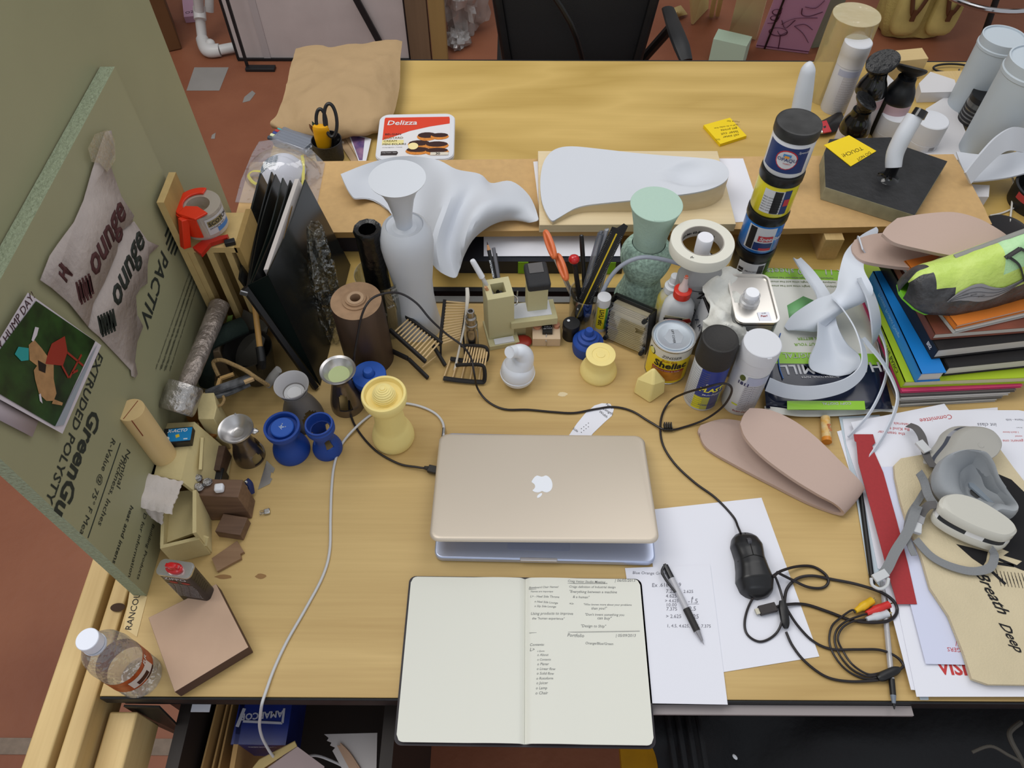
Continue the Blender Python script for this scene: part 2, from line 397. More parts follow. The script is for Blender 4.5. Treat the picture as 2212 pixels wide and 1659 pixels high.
# green foam boards on the left edge
XPS = M('green_foam_board',(152,150,118),.5,var=.05,scale=3); XPSE = M('green_foam_cut_edge',(160,170,142),.9,bump=.6,bscale=220,var=.12,scale=200)
INKG = M('faded_black_print',(34,40,34),.7)
bx = P(318,1287).x; by0 = P(318,1287).y; q = PXp(248,144,bx); by1 = q.y; bz = q.z
t = thing('foam_board', 'printed green foam insulation board standing on the left desk edge', 'foam board',(bx-.011,(by0+by1)/2,TZ))
b = B(); b.box((bx-.011,(by0+by1)/2,(TZ+.001+bz)/2),(.022,by1-by0,bz-TZ-.001),m=0)
for f_ in b.bm.faces:
    if abs(f_.normal.x) < .5 if f_.normal.length else False: f_.material_index = 1
b.bm.normal_update()
for f_ in b.bm.faces: f_.material_index = 0 if abs(f_.normal.x) > .5 else 1
def bt(st,a,c,m=2,bold=0.,it=0.,lift=.0006,up=1,b=None):
    """print a line on the board face between two picture points"""
    A_ = PXp(*a,bx+lift); C_ = PXp(*c,bx+lift); w_ = glyphs(st,it,bold)[2]; sz = (C_-A_).length/w_
    xd = (C_-A_).normalized(); yd = V((1,0,0)).cross(xd); 
    b.text(st,plane_fn(A_,xd,yd,0),sz,m,it,bold)
bt('GreenGu',(199,880),(117,1104),bold=.03,b=b); bt('EXTRUDED POLYSTY',(212,757),(98,1082),bold=.012,b=b)
bt('PACTIV',(350,538),(303,690),bold=.015,b=b); bt('R-Value @ 75\u00b0 F Mea',(243,944),(172,1152),b=b)
bt('Thickness, Inches',(266,978),(212,1132),b=b); bt('Nominal',(275,968),(252,1050),b=b)
bt('heat and intens',(283,1090),(243,1215),bold=.01,b=b); bt('D for information',(312,1106),(277,1245),b=b)
bt('Building Products',(330,1130),(296,1250),b=b); bt('AL',(204,668),(192,696),bold=.02,b=b)
b.bar(PXp(260,957,bx+.0004),PXp(190,1162,bx+.0004),.0008,.0014,(0,0,1),2)
lg = PXp(372,518,bx+.0005)
for k in range(5):
    b.box((lg.x,lg.y,lg.z-.022+.011*k),(.0004,(.03,.046,.052,.046,.03)[k],.005),m=2)
for k in range(3):
    for j in range(2): bt('Extruded polystyrene insulation board complies with the requirements of this type',(424-k*8+j*9,590),(358-k*9+j*12-4,800-k*2),m=2,b=b)
part('board',b,[XPS,XPSE,INKG],t,True)
qa = P(489,519); qb = PXp(285,0,-.657); yB = (qa.y+qb.y)/2; xB = -.657
b = B(); b.box((bx-.0235-.0125,(by0+.05+yB)/2,TZ+.45),(.024,yB-by0-.05,.9),m=0)
b.bm.normal_update()
for f_ in b.bm.faces: f_.material_index = 0 if abs(f_.normal.x) > .5 else 1
solo('foam_board',b,[XPS,XPSE], 'tall plain green foam board standing behind the printed one', 'foam board')
# pieces pinned on the board
CLOTH = M('scrap_fabric',(176,164,158),.9,var=.06,scale=30,bump=.3,bscale=90); BROWNINK = M('brown_print',(72,36,36),.8)
def bpoly(b,px,lift,m=0,th=0.): 
    vs = [b.v(PXp(x,y,bx+lift+.004*math.sin(x*.05+y*.03)*(1 if th else 0))) for x,y in px]
    f_ = b.f(vs,m); b.bm.normal_update()
    if f_ and f_.normal.x < 0: f_.normal_flip()
# fabric 1
b = B(); bpoly(b,[(215,320),(228,284),(240,282),(248,330),(236,352),(262,425),(289,466),(284,482),(259,500),(252,545),(225,610),(201,655),(190,705),(150,655),(112,622),(87,605),(108,552),(125,527),(160,480),(181,432),(198,372),(205,350)],.005)
bt('ounge',(206,602),(274,462),1,.02,.2,.0062,b=b)
bt('H',(143,612),(149,580),1,.03,.2,.0062,b=b)
for k in range(14): 
    x_,y_ = 165+k*2.2,632-k*1.5+(k % 3)*6; b.bar(PXp(x_,y_-22,bx+.0062),PXp(x_+8,y_+16,bx+.0062),.0005,.003,(0,0,1),1)
for k in range(8): 
    x_,y_ = 128+k*2,580; b.bar(PXp(x_,y_-8+k,bx+.0062),PXp(x_+14,y_+8+k,bx+.0062),.0005,.0025,(0,0,1),1)
f1 = solo('fabric_scrap',b,[CLOTH,BROWNINK], 'upper torn grey fabric scrap printed with a word, taped to the board', 'fabric',sol=.0012,off=0)
b = B(); bpoly(b,[(289,478),(318,520),(343,531),(322,550),(318,575),(318,612),(303,622),(293,640),(296,680),(309,705),(296,738),(291,780),(297,808),(292,816),(284,812),(283,800),(255,770),(215,728),(196,712),(188,703),(201,655),(225,610),(252,545),(259,500)],.003)
bt('ounge',(254,668),(314,522),1,.02,.2,.0042,b=b)
for k in range(16): 
    x_,y_ = 212+k*2.1,705-k*1.0+(k % 3)*5; b.bar(PXp(x_,y_-22,bx+.0042),PXp(x_+7,y_+14,bx+.0042),.0005,.0032,(0,0,1),1)
solo('fabric_scrap',b,[CLOTH,INKG], 'lower torn grey fabric scrap with black print, hanging on the board', 'fabric',sol=.0012,off=0)
b = B(); bpoly(b,[(190,320),(205,290),(232,280),(248,300),(250,345),(232,372),(215,352),(198,350)],.0078)
solo('clear_tape',b,film('clear_tape_film',(1,.98,.92),.1,.25,.25,(190,180,150),.6,90), 'crumpled clear tape holding the top of the upper fabric scrap', 'tape')
# humorous photo print
b = B(); bpoly(b,[(60,632),(219,746),(135,937),(-60,830)],.0080,0)
bpoly(b,[(78,650),(206,737),(119,921),(-50,822)],.0090,1)
bpoly(b,[(199,764),(212,741),(138,918),(119,921)],.0094,2)     # pale road along the lower edge
b.m = 0
bpoly(b,[(62,745),(74,734),(90,752),(116,788),(116,818),(122,850),(116,866),(100,866),(84,850),(76,820),(73,800),(80,790),(64,778)],.0096,3)    # tan dog
bpoly(b,[(82,778),(100,788),(98,806),(84,800)],.0099,7)
bpoly(b,[(32,765),(40,749),(62,752),(62,778),(46,780)],.0098,4)                 # teal cap
bpoly(b,[(112,742),(140,726),(146,760),(136,790),(98,786),(104,762)],.0097,5)   # red cart
for a_,c_ in (((134,790),(148,816)),((146,762),(180,790)),((150,816),(176,766)),((156,806),(168,800))):
    b.bar(PXp(*a_,bx+.0098),PXp(*c_,bx+.0098),.0004,.003,(0,0,1),5)
bpoly(b,[(68,735),(76,706),(84,708),(80,724),(72,738)],.0098,0)
bpoly(b,[(116,862),(136,870),(134,876),(112,872)],.0098,3); bpoly(b,[(84,852),(88,850),(92,872),(86,866)],.0098,0)
bt('HAPPY HUMP DAY!',(-28,812),(76,642),6,.0,0,.0086,b=b)
solo('photo_print',b,[M('photo_border',(206,198,206),.5),M('photo_dark_green',(22,34,20),.3,scale=28,col2=(44,78,34)),M('photo_road',(150,158,168),.4),
     M('photo_tan',(168,128,86),.5,var=.2,scale=60),M('photo_teal',(40,150,150),.4),M('photo_red',(150,48,36),.4),M('maroon_letters',(60,30,40),.6),M('photo_black',(30,20,18),.4)],
     'photo print of a small dog with a red cart, taped to the board', 'photo')
b = B(); bpoly(b,[(-30,850),(5,866),(84,908),(70,944),(0,908)],.0045,0)
solo('paper_scrap',b,M('mauve_paper',(172,160,166),.8), 'pale mauve paper corner peeking out below the photo print', 'paper',sol=.0004)
# ================================================================ left side of the desk
CREAM = M('cream_foam',(206,190,140),.75,var=.05,scale=25,bump=.08,bscale=150)
WAL = wood('walnut',(86,62,46),(130,100,78), 'X',9,.6,9,0,.5,1.4); WALD = wood('walnut_dark',(70,50,38),(104,78,60), 'X',9,.6,9,0,.5,1.4)
def scale_at(p): 
    q = _cr.transposed() @ (V(p)-_cl); return -q.z/FPX
# water bottle
p = P(305,1462); t = thing('water_bottle', 'clear plastic water bottle with orange label on the front left desk corner', 'bottle',p)
WB = film('bottle_plastic',(.90,.92,.95),.10,.08,.10,(214,216,222),.35,60)
H = hat(176,1380,p); r = .0325; k = H/.205
b = B(); pr = [(0,.004),(r*.6,.003),(r*.95,0),(r,.006),(r*.96,.012),(r,.018),(r*.96,.024),(r,.030),(r*.97,.036),(r,.044),(r,.092),(r*.98,.098),(r,.106),(r*1.0,.125),(r*.9,.150),(r*.62,.172),(r*.42,.182),(.0135,.186),(.0135,.19)]
b.lathe([(a,z*k) for a,z in pr],seg=40); part('bottle_body',b,WB,t)
b = B(); b.lathe([(r+.0004,.046*k),(r+.0004,.090*k)],seg=40,m=0)
cyl_patch(b,(0,0,0),r+.0006,-60,10,.052*k,.078*k,1); cyl_patch(b,(0,0,0),r+.0008,-45,-10,.054*k,.066*k,2)
cyl_patch(b,(0,0,0),r+.0008,-25,10,.047*k,.052*k,2); b.text('RR',cyl_fn((0,0,0),r,-5,.078*k,.001),.012,1,.2,.02)
part('label',b,[M('orange_label',(164,74,30),.4,var=.25,scale=120),M('label_cream',(210,200,190),.5),M('label_brown',(62,30,22),.4)],t)
b = B(); b.lathe([(.0150,H-.019),(.0152,H-.001),(.0145,H),(0,H)],seg=36); b.lathe([(.0155,H-.026),(.0155,H-.022)],seg=36,cap=(True,True)); part('cap',b,M('white_cap',(222,226,238),.5),t)
# leather-coloured square block
zz = .028; pq = [P(467,1261,zz),P(537,1398,zz),P(377,1495,zz),P(320,1334,zz)]
b = B(); b.prism([(p.x,p.y) for p in pq],TZ+.0005,TZ+zz,0,mside=1)
solo('square_board_block',b,[M('pinkish_mdf',(186,156,132),.7,var=.05,scale=14),M('dark_sawn_edge',(84,60,48),.8)], 'square pinkish brown fibreboard block with dark edges beside the water bottle', 'board',bev=.001)
# lighter fluid tin
p = P(437,1292); H = hat(355,1228,p); ang = -8
t = thing('fluid_tin', 'small rectangular lighter fluid tin with red cap behind the square block', 'tin',p,ang)
def rrect(w_,h_,r_,n=6,cx=0,cy=0):
    out = []
    for qx,qy,a0 in ((1,1,0),(-1,1,90),(-1,-1,180),(1,-1,270)):
        for k_ in range(n+1):
            a = R(a0+90*k_/n); out.append((cx+qx*(w_/2-r_)+r_*math.cos(a),cy+qy*(h_/2-r_)+r_*math.sin(a)))
    return out
b = B(); b.prism(rrect(.053,.024,.007),.001,H-.003,0)
b.text('ZIPPO',plane_fn((-.018,-.0122,H-.016),(1,0,0),(0,0,1)),.013,1,.1,.01)
for i in range(9): b.text('lighter fluid caution contents flammable'[i:i+26],plane_fn((-.021,-.0122,H-.036-.006*i),(1,0,0),(0,0,1)),.0042,1)
for sx in (-.007,.012): b.prism([(sx+.007*math.cos(a),H-.026+.004*math.sin(a)) for a in [R(30*j) for j in range(12)]],.0122,.0124,2,Matrix.Rotation(R(90),3, 'X'))
for i in range(7): b.text('warning',plane_fn((.0266,-.008,H-.02-.008*i),(0,1,0),(0,0,1)),.004,3)
part('tin_body',b,[M('tin_black_print',(30,26,28),.35),M('print_white',(200,200,205),.5),M('print_red',(150,40,34),.5),INK],t,bev=.001)
b = B(); b.prism(rrect(.0545,.0255,.008),H-.004,H,0); b.prism(rrect(.050,.021,.006),H,H+.0003,0); part('tin_top',b,STEEL,t,bev=.001)
b = B(); b.lathe([(.011,H),(.011,H+.005),(.007,H+.008),(.006,H+.016),(0,H+.017)],(0,-.001,0),16,sx=1.2,sy=.8); b.box((0,-.001,H+.010),(.02,.006,.009)); part('cap',b,M('glossy_red',(190,24,28),.2,coat=.4),t,bev=.001)
# cream foam stand
zt = .105; pts = [P(353,914,zt),P(420,911,zt),P(391,1039,zt),P(325,1025,zt)]
cen = sum(pts,V())/4
t = thing('foam_stand', 'folded cream foam stand along the green board, dowel and blade box on it', 'stand',(cen.x,cen.y,TZ))
b = B(); b.prism([(p.x,p.y) for p in pts],TZ+zt-.006,TZ+zt); part('top_panel',b,CREAM,t,True,bev=.0008)
def slab(b,quad,th,m=0):
    q = [V(x) for x in quad]; n = (q[1]-q[0]).cross(q[2]-q[1]).normalized()*th
    lo = [b.v(x-n) for x in q]; hi = [b.v(x) for x in q]; b.f(hi,m); b.f(lo[::-1],m)
    for i in range(4): b.f([lo[i],lo[(i+1) % 4],hi[(i+1) % 4],hi[i]],m)
b = B(); A_,C_ = pts[1],pts[2]; dn = V((.036,-.004,-zt+.001)); slab(b,[A_,C_,C_+dn,A_+dn],.006); part('side_panel',b,CREAM,t,True)
dn = V((.052,.0,-zt+.001)); q1 = P(446,962,.05)
b = B(); slab(b,[P(440,945,.085),P(436,1014,.085),P(444,1018,.012),P(452,952,.012)],.005); part('brace_panel',b,CREAM,t,True)
b = B(); A_,C_ = pts[0],pts[3]; slab(b,[C_,A_,A_+V((0,0,-zt+.001)),C_+V((0,0,-zt+.001))],.006); part('side_panel',b,CREAM,t,True)
# lower open cream box
zt2 = .08; pp = [P(350,1070,zt2),P(424,1062,zt2),P(424,1155,zt2),P(346,1180,zt2)]; cen = sum(pp,V())/4
t = thing('foam_tray', 'shallow open cream foam box turned on its side near the fluid tin', 'box',(cen.x,cen.y,TZ))
b = B(); b.prism([(p.x,p.y) for p in (P(350,1066,.045),P(424,1058,.045),P(424,1150,.045),P(346,1178,.045))],TZ+.040,TZ+.046); part('floor_panel',b,CREAM,t,True)
b = B(); A_,C_ = P(424,1058,.08),P(424,1150,.08); slab(b,[A_,C_,C_-V((0,0,.079)),A_-V((0,0,.079))],.006); part('side_panel',b,CREAM,t,True)
b = B(); A_,C_ = P(346,1178,.06),P(430,1158,.06); slab(b,[A_,C_,C_-V((0,0,.059)),A_-V((0,0,.059))],.006); part('front_panel',b,CREAM,t,True)
b = B(); slab(b,[P(424,1150,.045),P(452,1160,.04),P(450,1176,.03),P(430,1180,.03)],.005); part('flap',b,CREAM,t,True)
b = B(); A_,C_ = P(350,1066,.07),P(346,1178,.06); slab(b,[C_,A_,A_-V((0,0,.069)),C_-V((0,0,.059))],.005); part('side_panel',b,CREAM,t,True)
# dowel standing on the cream stand
pb = P(354,984,zt); H = hat(233,885,pb); b = B(); sc = scale_at(pb+V((0,0,H)))
b.cyl((0,0,0),(0,0,H),.0205,seg=36,m=0); b.box((.0,.0,H+.0002),(.0012,.036,.0004),(0,0,-20),m=1); b.box((.0208*math.cos(R(-70)),.0208*math.sin(R(-70)),H-.022),(.0012,.0012,.044),m=1)
solo('dowel',b,[wood('maple_dowel',(206,176,122),(222,196,146), 'Z',5,.5,5,0,.2,1.5),M('red_pencil_line',(130,60,34),.8)], 'thick maple dowel standing upright, red pencil line across its top', 'dowel',pb,world=False,bev=.0012)
# blade box
pb = [P(352,926,zt+.014),P(413,921,zt+.014),P(413,957-1,zt+.014),P(352,958,zt+.014)]; c_ = sum(pb,V())/4
xv_ = (pb[1]-pb[0]); w_ = xv_.length; h_ = (pb[0]-pb[3]).length; a_ = math.degrees(math.atan2(xv_.y,xv_.x))
b = B(); b.box((0,0,.0068),(w_,h_,.0134),m=0); b.box((w_*.08,h_*.03,.0137),(w_*.84,h_*.85,.0002),m=1)
b.prism([(-w_*.49,-h_*.45),(-w_*.2,-h_*.45),(-w_*.38,h_*.2)],.0138,.0140,0); b.prism([(-w_*.34+.0045*math.cos(R(30*j)),-h_*.2+.0045*math.sin(R(30*j))) for j in range(12)],.0140,.0142,3)
b.text('X-ACTO',plane_fn((-w_*.36,h_*.20,.0139),(1,0,0),(0,1,0)),.0085,3,.2,.03); b.box((w_*.02,-h_*.05,.0139),(w_*.13,h_*.2,.0002),(0,0,20),m=2); b.box((w_*.32,-h_*.28,.0139),(w_*.14,h_*.07,.0002),m=3)
solo('blade_box',b,[M('box_black',(20,20,26),.3),M('box_blue',(26,130,190),.3),M('box_yellow',(220,190,50),.4),M('box_white',(215,220,225),.4)], 'small blue and black box of hobby blades on the cream stand', 'box',(c_.x,c_.y,TZ+zt+.0003),a_,world=False)
# tissue on top
b = B(); cc = [P(304,1025,zt),P(398,1044,zt),P(372,1112,zt),P(281,1088,zt)]
def tis(u,v):
    q = cc[0]*(1-u)*(1-v)+cc[1]*u*(1-v)+cc[2]*u*v+cc[3]*(1-u)*v
    return q+V((.0008*math.sin(v*40),.0008*math.sin(u*34),.004+.0022*math.sin(u*6+v*2)+.0015*math.sin(v*9)-.012*max(0,v-.75)*4*.5))
b.grid(tis,22,16,thick=.0025)
cc2 = [P(312,1098,.08),P(360,1108,.08),P(358,1140,.055),P(336,1125,.06)]
def tis2(u,v):
    q = cc2[0]*(1-u)*(1-v)+cc2[1]*u*(1-v)+cc2[2]*u*v+cc2[3]*(1-u)*v; return q+V((.001*math.sin(v*30),0,.012+.002*math.sin(u*9)))
b.grid(tis2,10,8,thick=.002)
solo('tissue',b,M('tissue_white',(214,204,198),.95,bump=.15,bscale=120), 'torn folded off-white paper towel draped over the cream foam stand', 'paper towel')
# walnut pieces
zw = .065; q4 = [P(418,1034,zw),P(525,1036,zw),P(514,1074,zw),P(424,1070,zw)]
b = B(); c4 = [V((p.x,p.y,TZ+zw)) for p in q4]; base = [P(455,1072),P(552,1082),P(545,1120),P(458,1125)]
hi = [b.v(p) for p in c4]; lo = [b.v(p+V((0,0,.001))) for p in base]; b.f(hi[::-1]); b.f(lo)
for i in range(4): b.f([hi[i],hi[(i+1) % 4],lo[(i+1) % 4],lo[i]])
b.bm.normal_update(); bmesh.ops.recalc_face_normals(b.bm,faces=b.bm.faces[:])
solo('walnut_block',b,WAL, 'tall wedge-shaped walnut block with foil scraps on its top', 'wood block',bev=.001)
zb = .022; b = B(); b.prism([(p.x,p.y) for p in (P(482,1109,zb),P(535,1118,zb),P(519,1156,zb),P(464,1148,zb))],TZ+.0005,TZ+zb)
solo('walnut_block',b,WAL, 'small walnut offcut block in front of the tall wedge block', 'wood block',bev=.001)
b = B(); zb = .007; b.prism([(p.x,p.y) for p in (P(457,1206,zb),P(512,1168,zb),P(527,1192,zb),P(519,1196,zb),P(521,1206,zb),P(469,1234,zb))],TZ+.0005,TZ+zb)
solo('walnut_offcut',b,wood('walnut_light',(128,96,68),(156,124,94), 'X',9,.6,9,0,.5,1.4), 'flat notched walnut offcut lying near the fluid tin', 'wood piece')
b = B(); b.box(P(470,1000,.02),(.03,.05,.038)); solo('walnut_block',b,WALD, 'dark walnut block beside the cream stand, under its open side', 'wood block',bev=.001)
b = B(); b.box(P(455,1038,.017),(.05,.035,.032)); solo('tool_case',b,BLACK, 'small black plastic case tucked behind the walnut wedge block', 'case',bev=.002)
ALU = M('crumpled_aluminium',(170,168,168),.35,.9,bump=.6,bscale=160)
for i,(px,py,s_) in enumerate(((430,1036,.008),(450,1045,.009),(432,1056,.009))):
    b = B(); c_ = P(px,py,zw); c_.z += .006
    b.blob(c_,(s_,s_*.9,.006),seg=8,fn=lambda u: 1+.28*noise.noise(u*3+V((i*4,0,0))))
    for f_ in b.bm.faces: f_.smooth = False
    solo('foil_scrap',b,ALU,['upper left crumpled foil scrap on the walnut block', 'crumpled foil scrap nearest the white cube', 'lower left crumpled foil scrap on the walnut block'][i], 'foil scrap',group='foil scraps on the walnut block')
b = B(); c_ = P(476,1058,zw); b.box((c_.x,c_.y,TZ+zw+.006),(.015,.014,.012),(0,0,8)); solo('white_cube',b,WHITE, 'tiny white cube on the walnut block', 'cube',bev=.003)
b = B(); c_ = P(540,1062,.0); b.tube([c_+V((0,.006,.03)),c_+V((.006,.002,.022)),c_+V((.007,-.008,.008))],.006,flat=.5); b.blob(c_+V((0,.004,.028)),(.004,.004,.004),m=1)
solo('blue_clip',b,[M('navy_plastic',(20,36,90),.3),STEEL], 'small dark blue plastic clip behind the walnut block', 'clip')
b = B(); zb = .001; b.prism([(p.x,p.y) for p in (P(576,995,zb),P(594,1012,zb),P(590,1022,zb),P(586,1020,zb),P(584,1032,zb),P(588,1034,zb),P(583,1045,zb),P(557,1058,zb))],TZ+.0004,TZ+.0012)
solo('trapezoid_razor',b,STEEL, 'loose trapezoid utility knife blade lying on the desk', 'blade')
p = P(578,1107); t = thing('binder_clip', 'tiny silver binder clip on the desk near the walnut block', 'binder clip',p,15)
b = B(); b.prism([(-.005,-.005),(.005,-.005),(.005,.005),(-.005,.005)],.0005,.006); part('clip_body',b,STEEL,t,bev=.001)
for sx in (-1,1):
    b = B(); b.tube([(-.004,sx*.003,.005),(-.011,sx*.004,.004),(-.012,sx*.001,.003),(-.005,sx*.001,.004)],.0005,seg=5); part('wire_handle',b,STEEL,t)
# ================================================================ back left cluster
OSB = M('raw_plywood',(164,134,78),.7,var=.15,scale=25,stretch=(1,1,.3)); OSBE = M('plywood_cut_edge',(196,168,112),.7,var=.06,scale=60)
# wooden rack with the tape dispenser on it
Xp = bx+.020; Yf = PXp(354,438,Xp).y; zP = PXp(354,438,Xp).z; Yk = PXp(380,372,Xp).y; zT = PYp(450,535,Yf).z; Xr = PYp(500,535,Yf).x
t = thing('wooden_rack', 'raw plywood rack with a tall side panel, standing against the green board', 'rack',((Xp+Xr)/2,Yf+.04,TZ))
b = B(); b.box((Xp-.006,(Yf+Yk)/2,(TZ+zP)/2+.0005),(.012,Yk-Yf,zP-TZ)); b.bm.normal_update()
for f_ in b.bm.faces: f_.material_index = 1 if abs(f_.normal.x) < .5 else 0
part('side_panel',b,[OSB,OSBE],t,True)
b = B(); b.box(((Xp+Xr)/2+.004,Yf+.045,zT-.006),(Xr-Xp+.008,.09,.012)); part('top_board',b,OSBE,t,True)
for k,xx in enumerate((415,457,497)):
    x_ = PYp(xx,545,Yf).x; b = B(); b.box((x_-.004,Yf+.01,(TZ+zT-.012)/2),(.012,.018,zT-.012-TZ)); part('slat',b,OSBE,t,True)
b = B(); b.box(((Xp+Xr)/2,Yf+.08,(TZ+zT-.012)/2),(Xr-Xp,.012,zT-.012-TZ)); part('back_board',b,OSB,t,True)
b = B(); xr2 = PYp(521,475,Yf+.06).x; slab(b,[V((Xr+.004,Yf+.0,zT)),V((Xr+.004,Yf+.10,zT)),V((Xr+.016,Yf+.10,TZ+.002)),V((Xr+.016,Yf,TZ+.002))],.01); part('side_panel',b,[OSB],t,True)
# tape dispenser
p = V(((Xp+Xr)/2+.004,Yf+.040,zT)); p = V((PYp(452,500,Yf+.045).x,Yf+.046,zT)); tz_ = zT-TZ
t = thing('tape_dispenser', 'clear packing tape roll in a red dispenser on top of the wooden rack', 'tape dispenser',p,20)
b = B(); b.lathe([(.020,.010),(.038,.010),(.038,.058),(.020,.058),(.020,.010)],seg=40); part('tape_roll',b,film('tape_roll_clear',(.96,.95,.93),.16,.12,.45,(206,196,186)),t)
b = B(); cyl_patch(b,(0,0,0),.0384,-84,-12,.018,.052,0); b.text('SCOTCH',cyl_fn((0,0,0),.0384,-78,.037,.001),.011,1,0,.02); 
cyl_patch(b,(0,0,0),.0386,-80,-34,.0345,.047,2,.0004); b.m = 1; b.text('packaging tape',cyl_fn((0,0,0),.0384,-78,.030,.001),.0055,1); cyl_patch(b,(0,0,0),.0388,-58,-14,.019,.028,3)
part('label',b,[M('label_clear_grey',(196,190,190),.5),INK,M('tan_stripe',(140,124,84),.5),M('label_blue',(70,120,180),.5)],t)
REDP = M('orange_red_plastic',(216,52,22),.35)
b = B(); ring = []; n = 22
for k in range(n+1):
    a = R(60+200*k/n); 
    ring.append((.039*math.cos(a),.039*math.sin(a)))
inner = [(x*.62,y*.62) for x,y in ring[::-1]]
b.prism(ring+inner,.0585,.0625); b.prism([(x*1.06,y*1.06) for x,y in ring[6:]]+[(x*1.0,y*1.0) for x,y in ring[6:][::-1]],.018,.060)
part('red_frame',b,REDP,t,bev=.001)
b = B(); b.prism([(-.034,-.02),(-.008,-.044),(.014,-.034),(.0,-.012),(-.02,-.004)],.0600,.0640); b.box((-.034,-.036,.034),(.014,.012,.056),(0,18,30)); part('cutter_arm',b,REDP,t,bev=.001)
b = B(); b.prism([(-.03,-.048),(-.018,-.070),(.0,-.048),(.03,-.044),(.032,-.036),(-.01,-.034)],.002,.010); part('base_tongue',b,M('darker_red',(170,36,20),.4),t)
b = B(); b.box((.032,-.052,.005),(.018,.010,.009)); part('rubber_foot',b,BLACK,t,bev=.001)
# expanding file of black folders
GB = M('glossy_black_card',(22,24,24),.22); GB2 = M('green_black_card',(20,28,26),.3); WCARD = M('white_card',(214,206,202),.6)
hF = .235
tb = [(565,374),(588,371),(596,376),(612,384),(628,389),(660,388)]; tf = [(519,602),(534,622),(538,616),(541,612),(546,610),(578,592)]
bf = [(640,770),(652,790),(656,795),(662,800),(668,812),(692,832)]
cen = P(640,700)
t = thing('file_folder', 'bulging expanding file of black cardboard folders standing beside the wood roll', 'file folder',(cen.x,cen.y,TZ))
for k in range(6):
    A_ = P(*tb[k],hF); F_ = P(*tf[k],hF-.012 if k < 5 else hF-.008); G_ = P(*bf[k],.0015)
    Z_ = V((A_.x+(G_.x-F_.x)*.8,A_.y+.0,TZ+.0015)); mid = (A_+F_)/2+V((.008*(-1 if k < 3 else 1)*.6,0,0)); mid0 = (G_+Z_)/2
    top = catmull([A_,mid,F_],6); bot = catmull([Z_,mid0,G_],6); b = B()
    def fn(u,v,top=top,bot=bot):
        i = u*(len(top)-1); i0 = min(int(i),len(top)-2); f_ = i-i0; return (top[i0]*(1-f_)+top[i0+1]*f_)*(1-v)+(bot[i0]*(1-f_)+bot[i0+1]*f_)*v
    b.grid(fn,12,4,thick=.0025 if k else .004)
    if k == 5:
        e1 = (bot[-1]-top[-1]).normalized(); e0 = (top[-3]-top[-1]).normalized(); 
    part('panel',b,GB if k != 3 else GB2,t,True)
b = B(); A_ = P(534,616,hF-.012); C_ = P(578,594,hF-.010); slab(b,[A_,C_,P(692,832,.002),P(655,800,.002)],.002); part('front_gusset',b,GB2,t,True)
b = B(); b.bar(P(528,622,hF-.01),P(682,838,.004),.010,.010,m=0); part('spine_bar',b,BLACK,t,True)
for (px,py,h_) in ((528,628,hF-.014),(598,713,.115),(643,770,.05)):
    b = B(); b.box(P(px,py,h_)+V((0,-.006,0)),(.013,.003,.018),(20,25,0)); part('corner_clip',b,M('grey_clip',(150,150,154),.3,.6),t,True,bev=.001)
b = B(); st_ = [(704,522),(718,546),(712,563),(700,546)]; b.poly([PYp(x,y,1.19-(y-522)*.0012)+V((.002,-.002,0)) for x,y in st_][::-1]); 
part('sticker',b,M('sticker_grey',(170,166,158),.6),t,True,sol=.0004)
b = B(); A_ = P(646,386,hF); F_ = P(579,582,hF-.012); slab(b,[A_,F_,F_+V((.03,-.02,-.16)),A_+V((.03,0,-.16))],.009); b.box((A_+F_)/2+V((.007,0,-.001)),(.0004,.09,.004),m=1)
solo('white_folder',b,[WCARD,M('kraft_edge',(140,106,50),.8)], 'thick white card folder tucked inside the black expanding file', 'folder')
b = B(); A_ = P(588,470,hF-.03); slab(b,[P(583,455,hF-.03),P(546,610,hF-.03),P(546,610,hF-.03)+V((.02,0,-.14)),A_+V((.02,0,-.14))],.003)
solo('white_sheet',b,WCARD, 'narrow white sheet sticking up in the leftmost pocket of the black file', 'paper')
# crinkled clear bag beside the file
b = B(); c0 = P(722,770); 
def bagf(u,v):
    w_ = .012+.010*math.sin(v*PI)**.7*(1.2 if v < .7 else .9); a = u*2*PI; z = .005+.215*v
    x = c0.x-.004-.012*v+w_*math.cos(a)*(1+.18*math.sin(a*7+v*5)); y = c0.y+.04+.10*v+w_*1.2*math.sin(a)*(1+.2*math.sin(a*5+v*9)); return V((x,y,TZ+z))
b.grid(bagf,44,40)
solo('plastic_bag',b,film('crinkled_film',(.88,.89,.87),.05,.15,.0,bump=.8,bscale=60), 'crinkled clear plastic sleeve wedged between black file and wood roll', 'plastic bag',sol=.0006)
# walnut veneer roll
p = P(799,772); H = hat(767,650,p); t = thing('wood_roll', 'rolled brown wood veneer cylinder with a stepped pale top and centre hole', 'wood roll',p)
b = B(); b.lathe([(.0,0),(.048,0),(.048,H*.5),(.047,H-.002),(.046,H),(.012,H),],seg=48,m=0); part('roll_body',b,wood('dark_veneer',(58,42,32),(86,64,50), 'Z',4,.55,8,0,.3,1),t)
b = B(); b.lathe([(.0462,H),(.0465,H+.0008),(.025,H+.001),(.025,H+.004),(.019,H+.004),(.019,H+.008),(.0095,H+.008),(.0095,H-.03)],seg=48)
part('rolled_end',b,M('veneer_end',(166,134,104),.8,var=.12,scale=55),t)
b = B(); b.lathe([(.0155,H+.0082),(.0155,H+.009),(.0098,H+.009),(.0098,H-.02)],seg=30); part('core',b,M('core_pale',(184,154,124),.7),t)
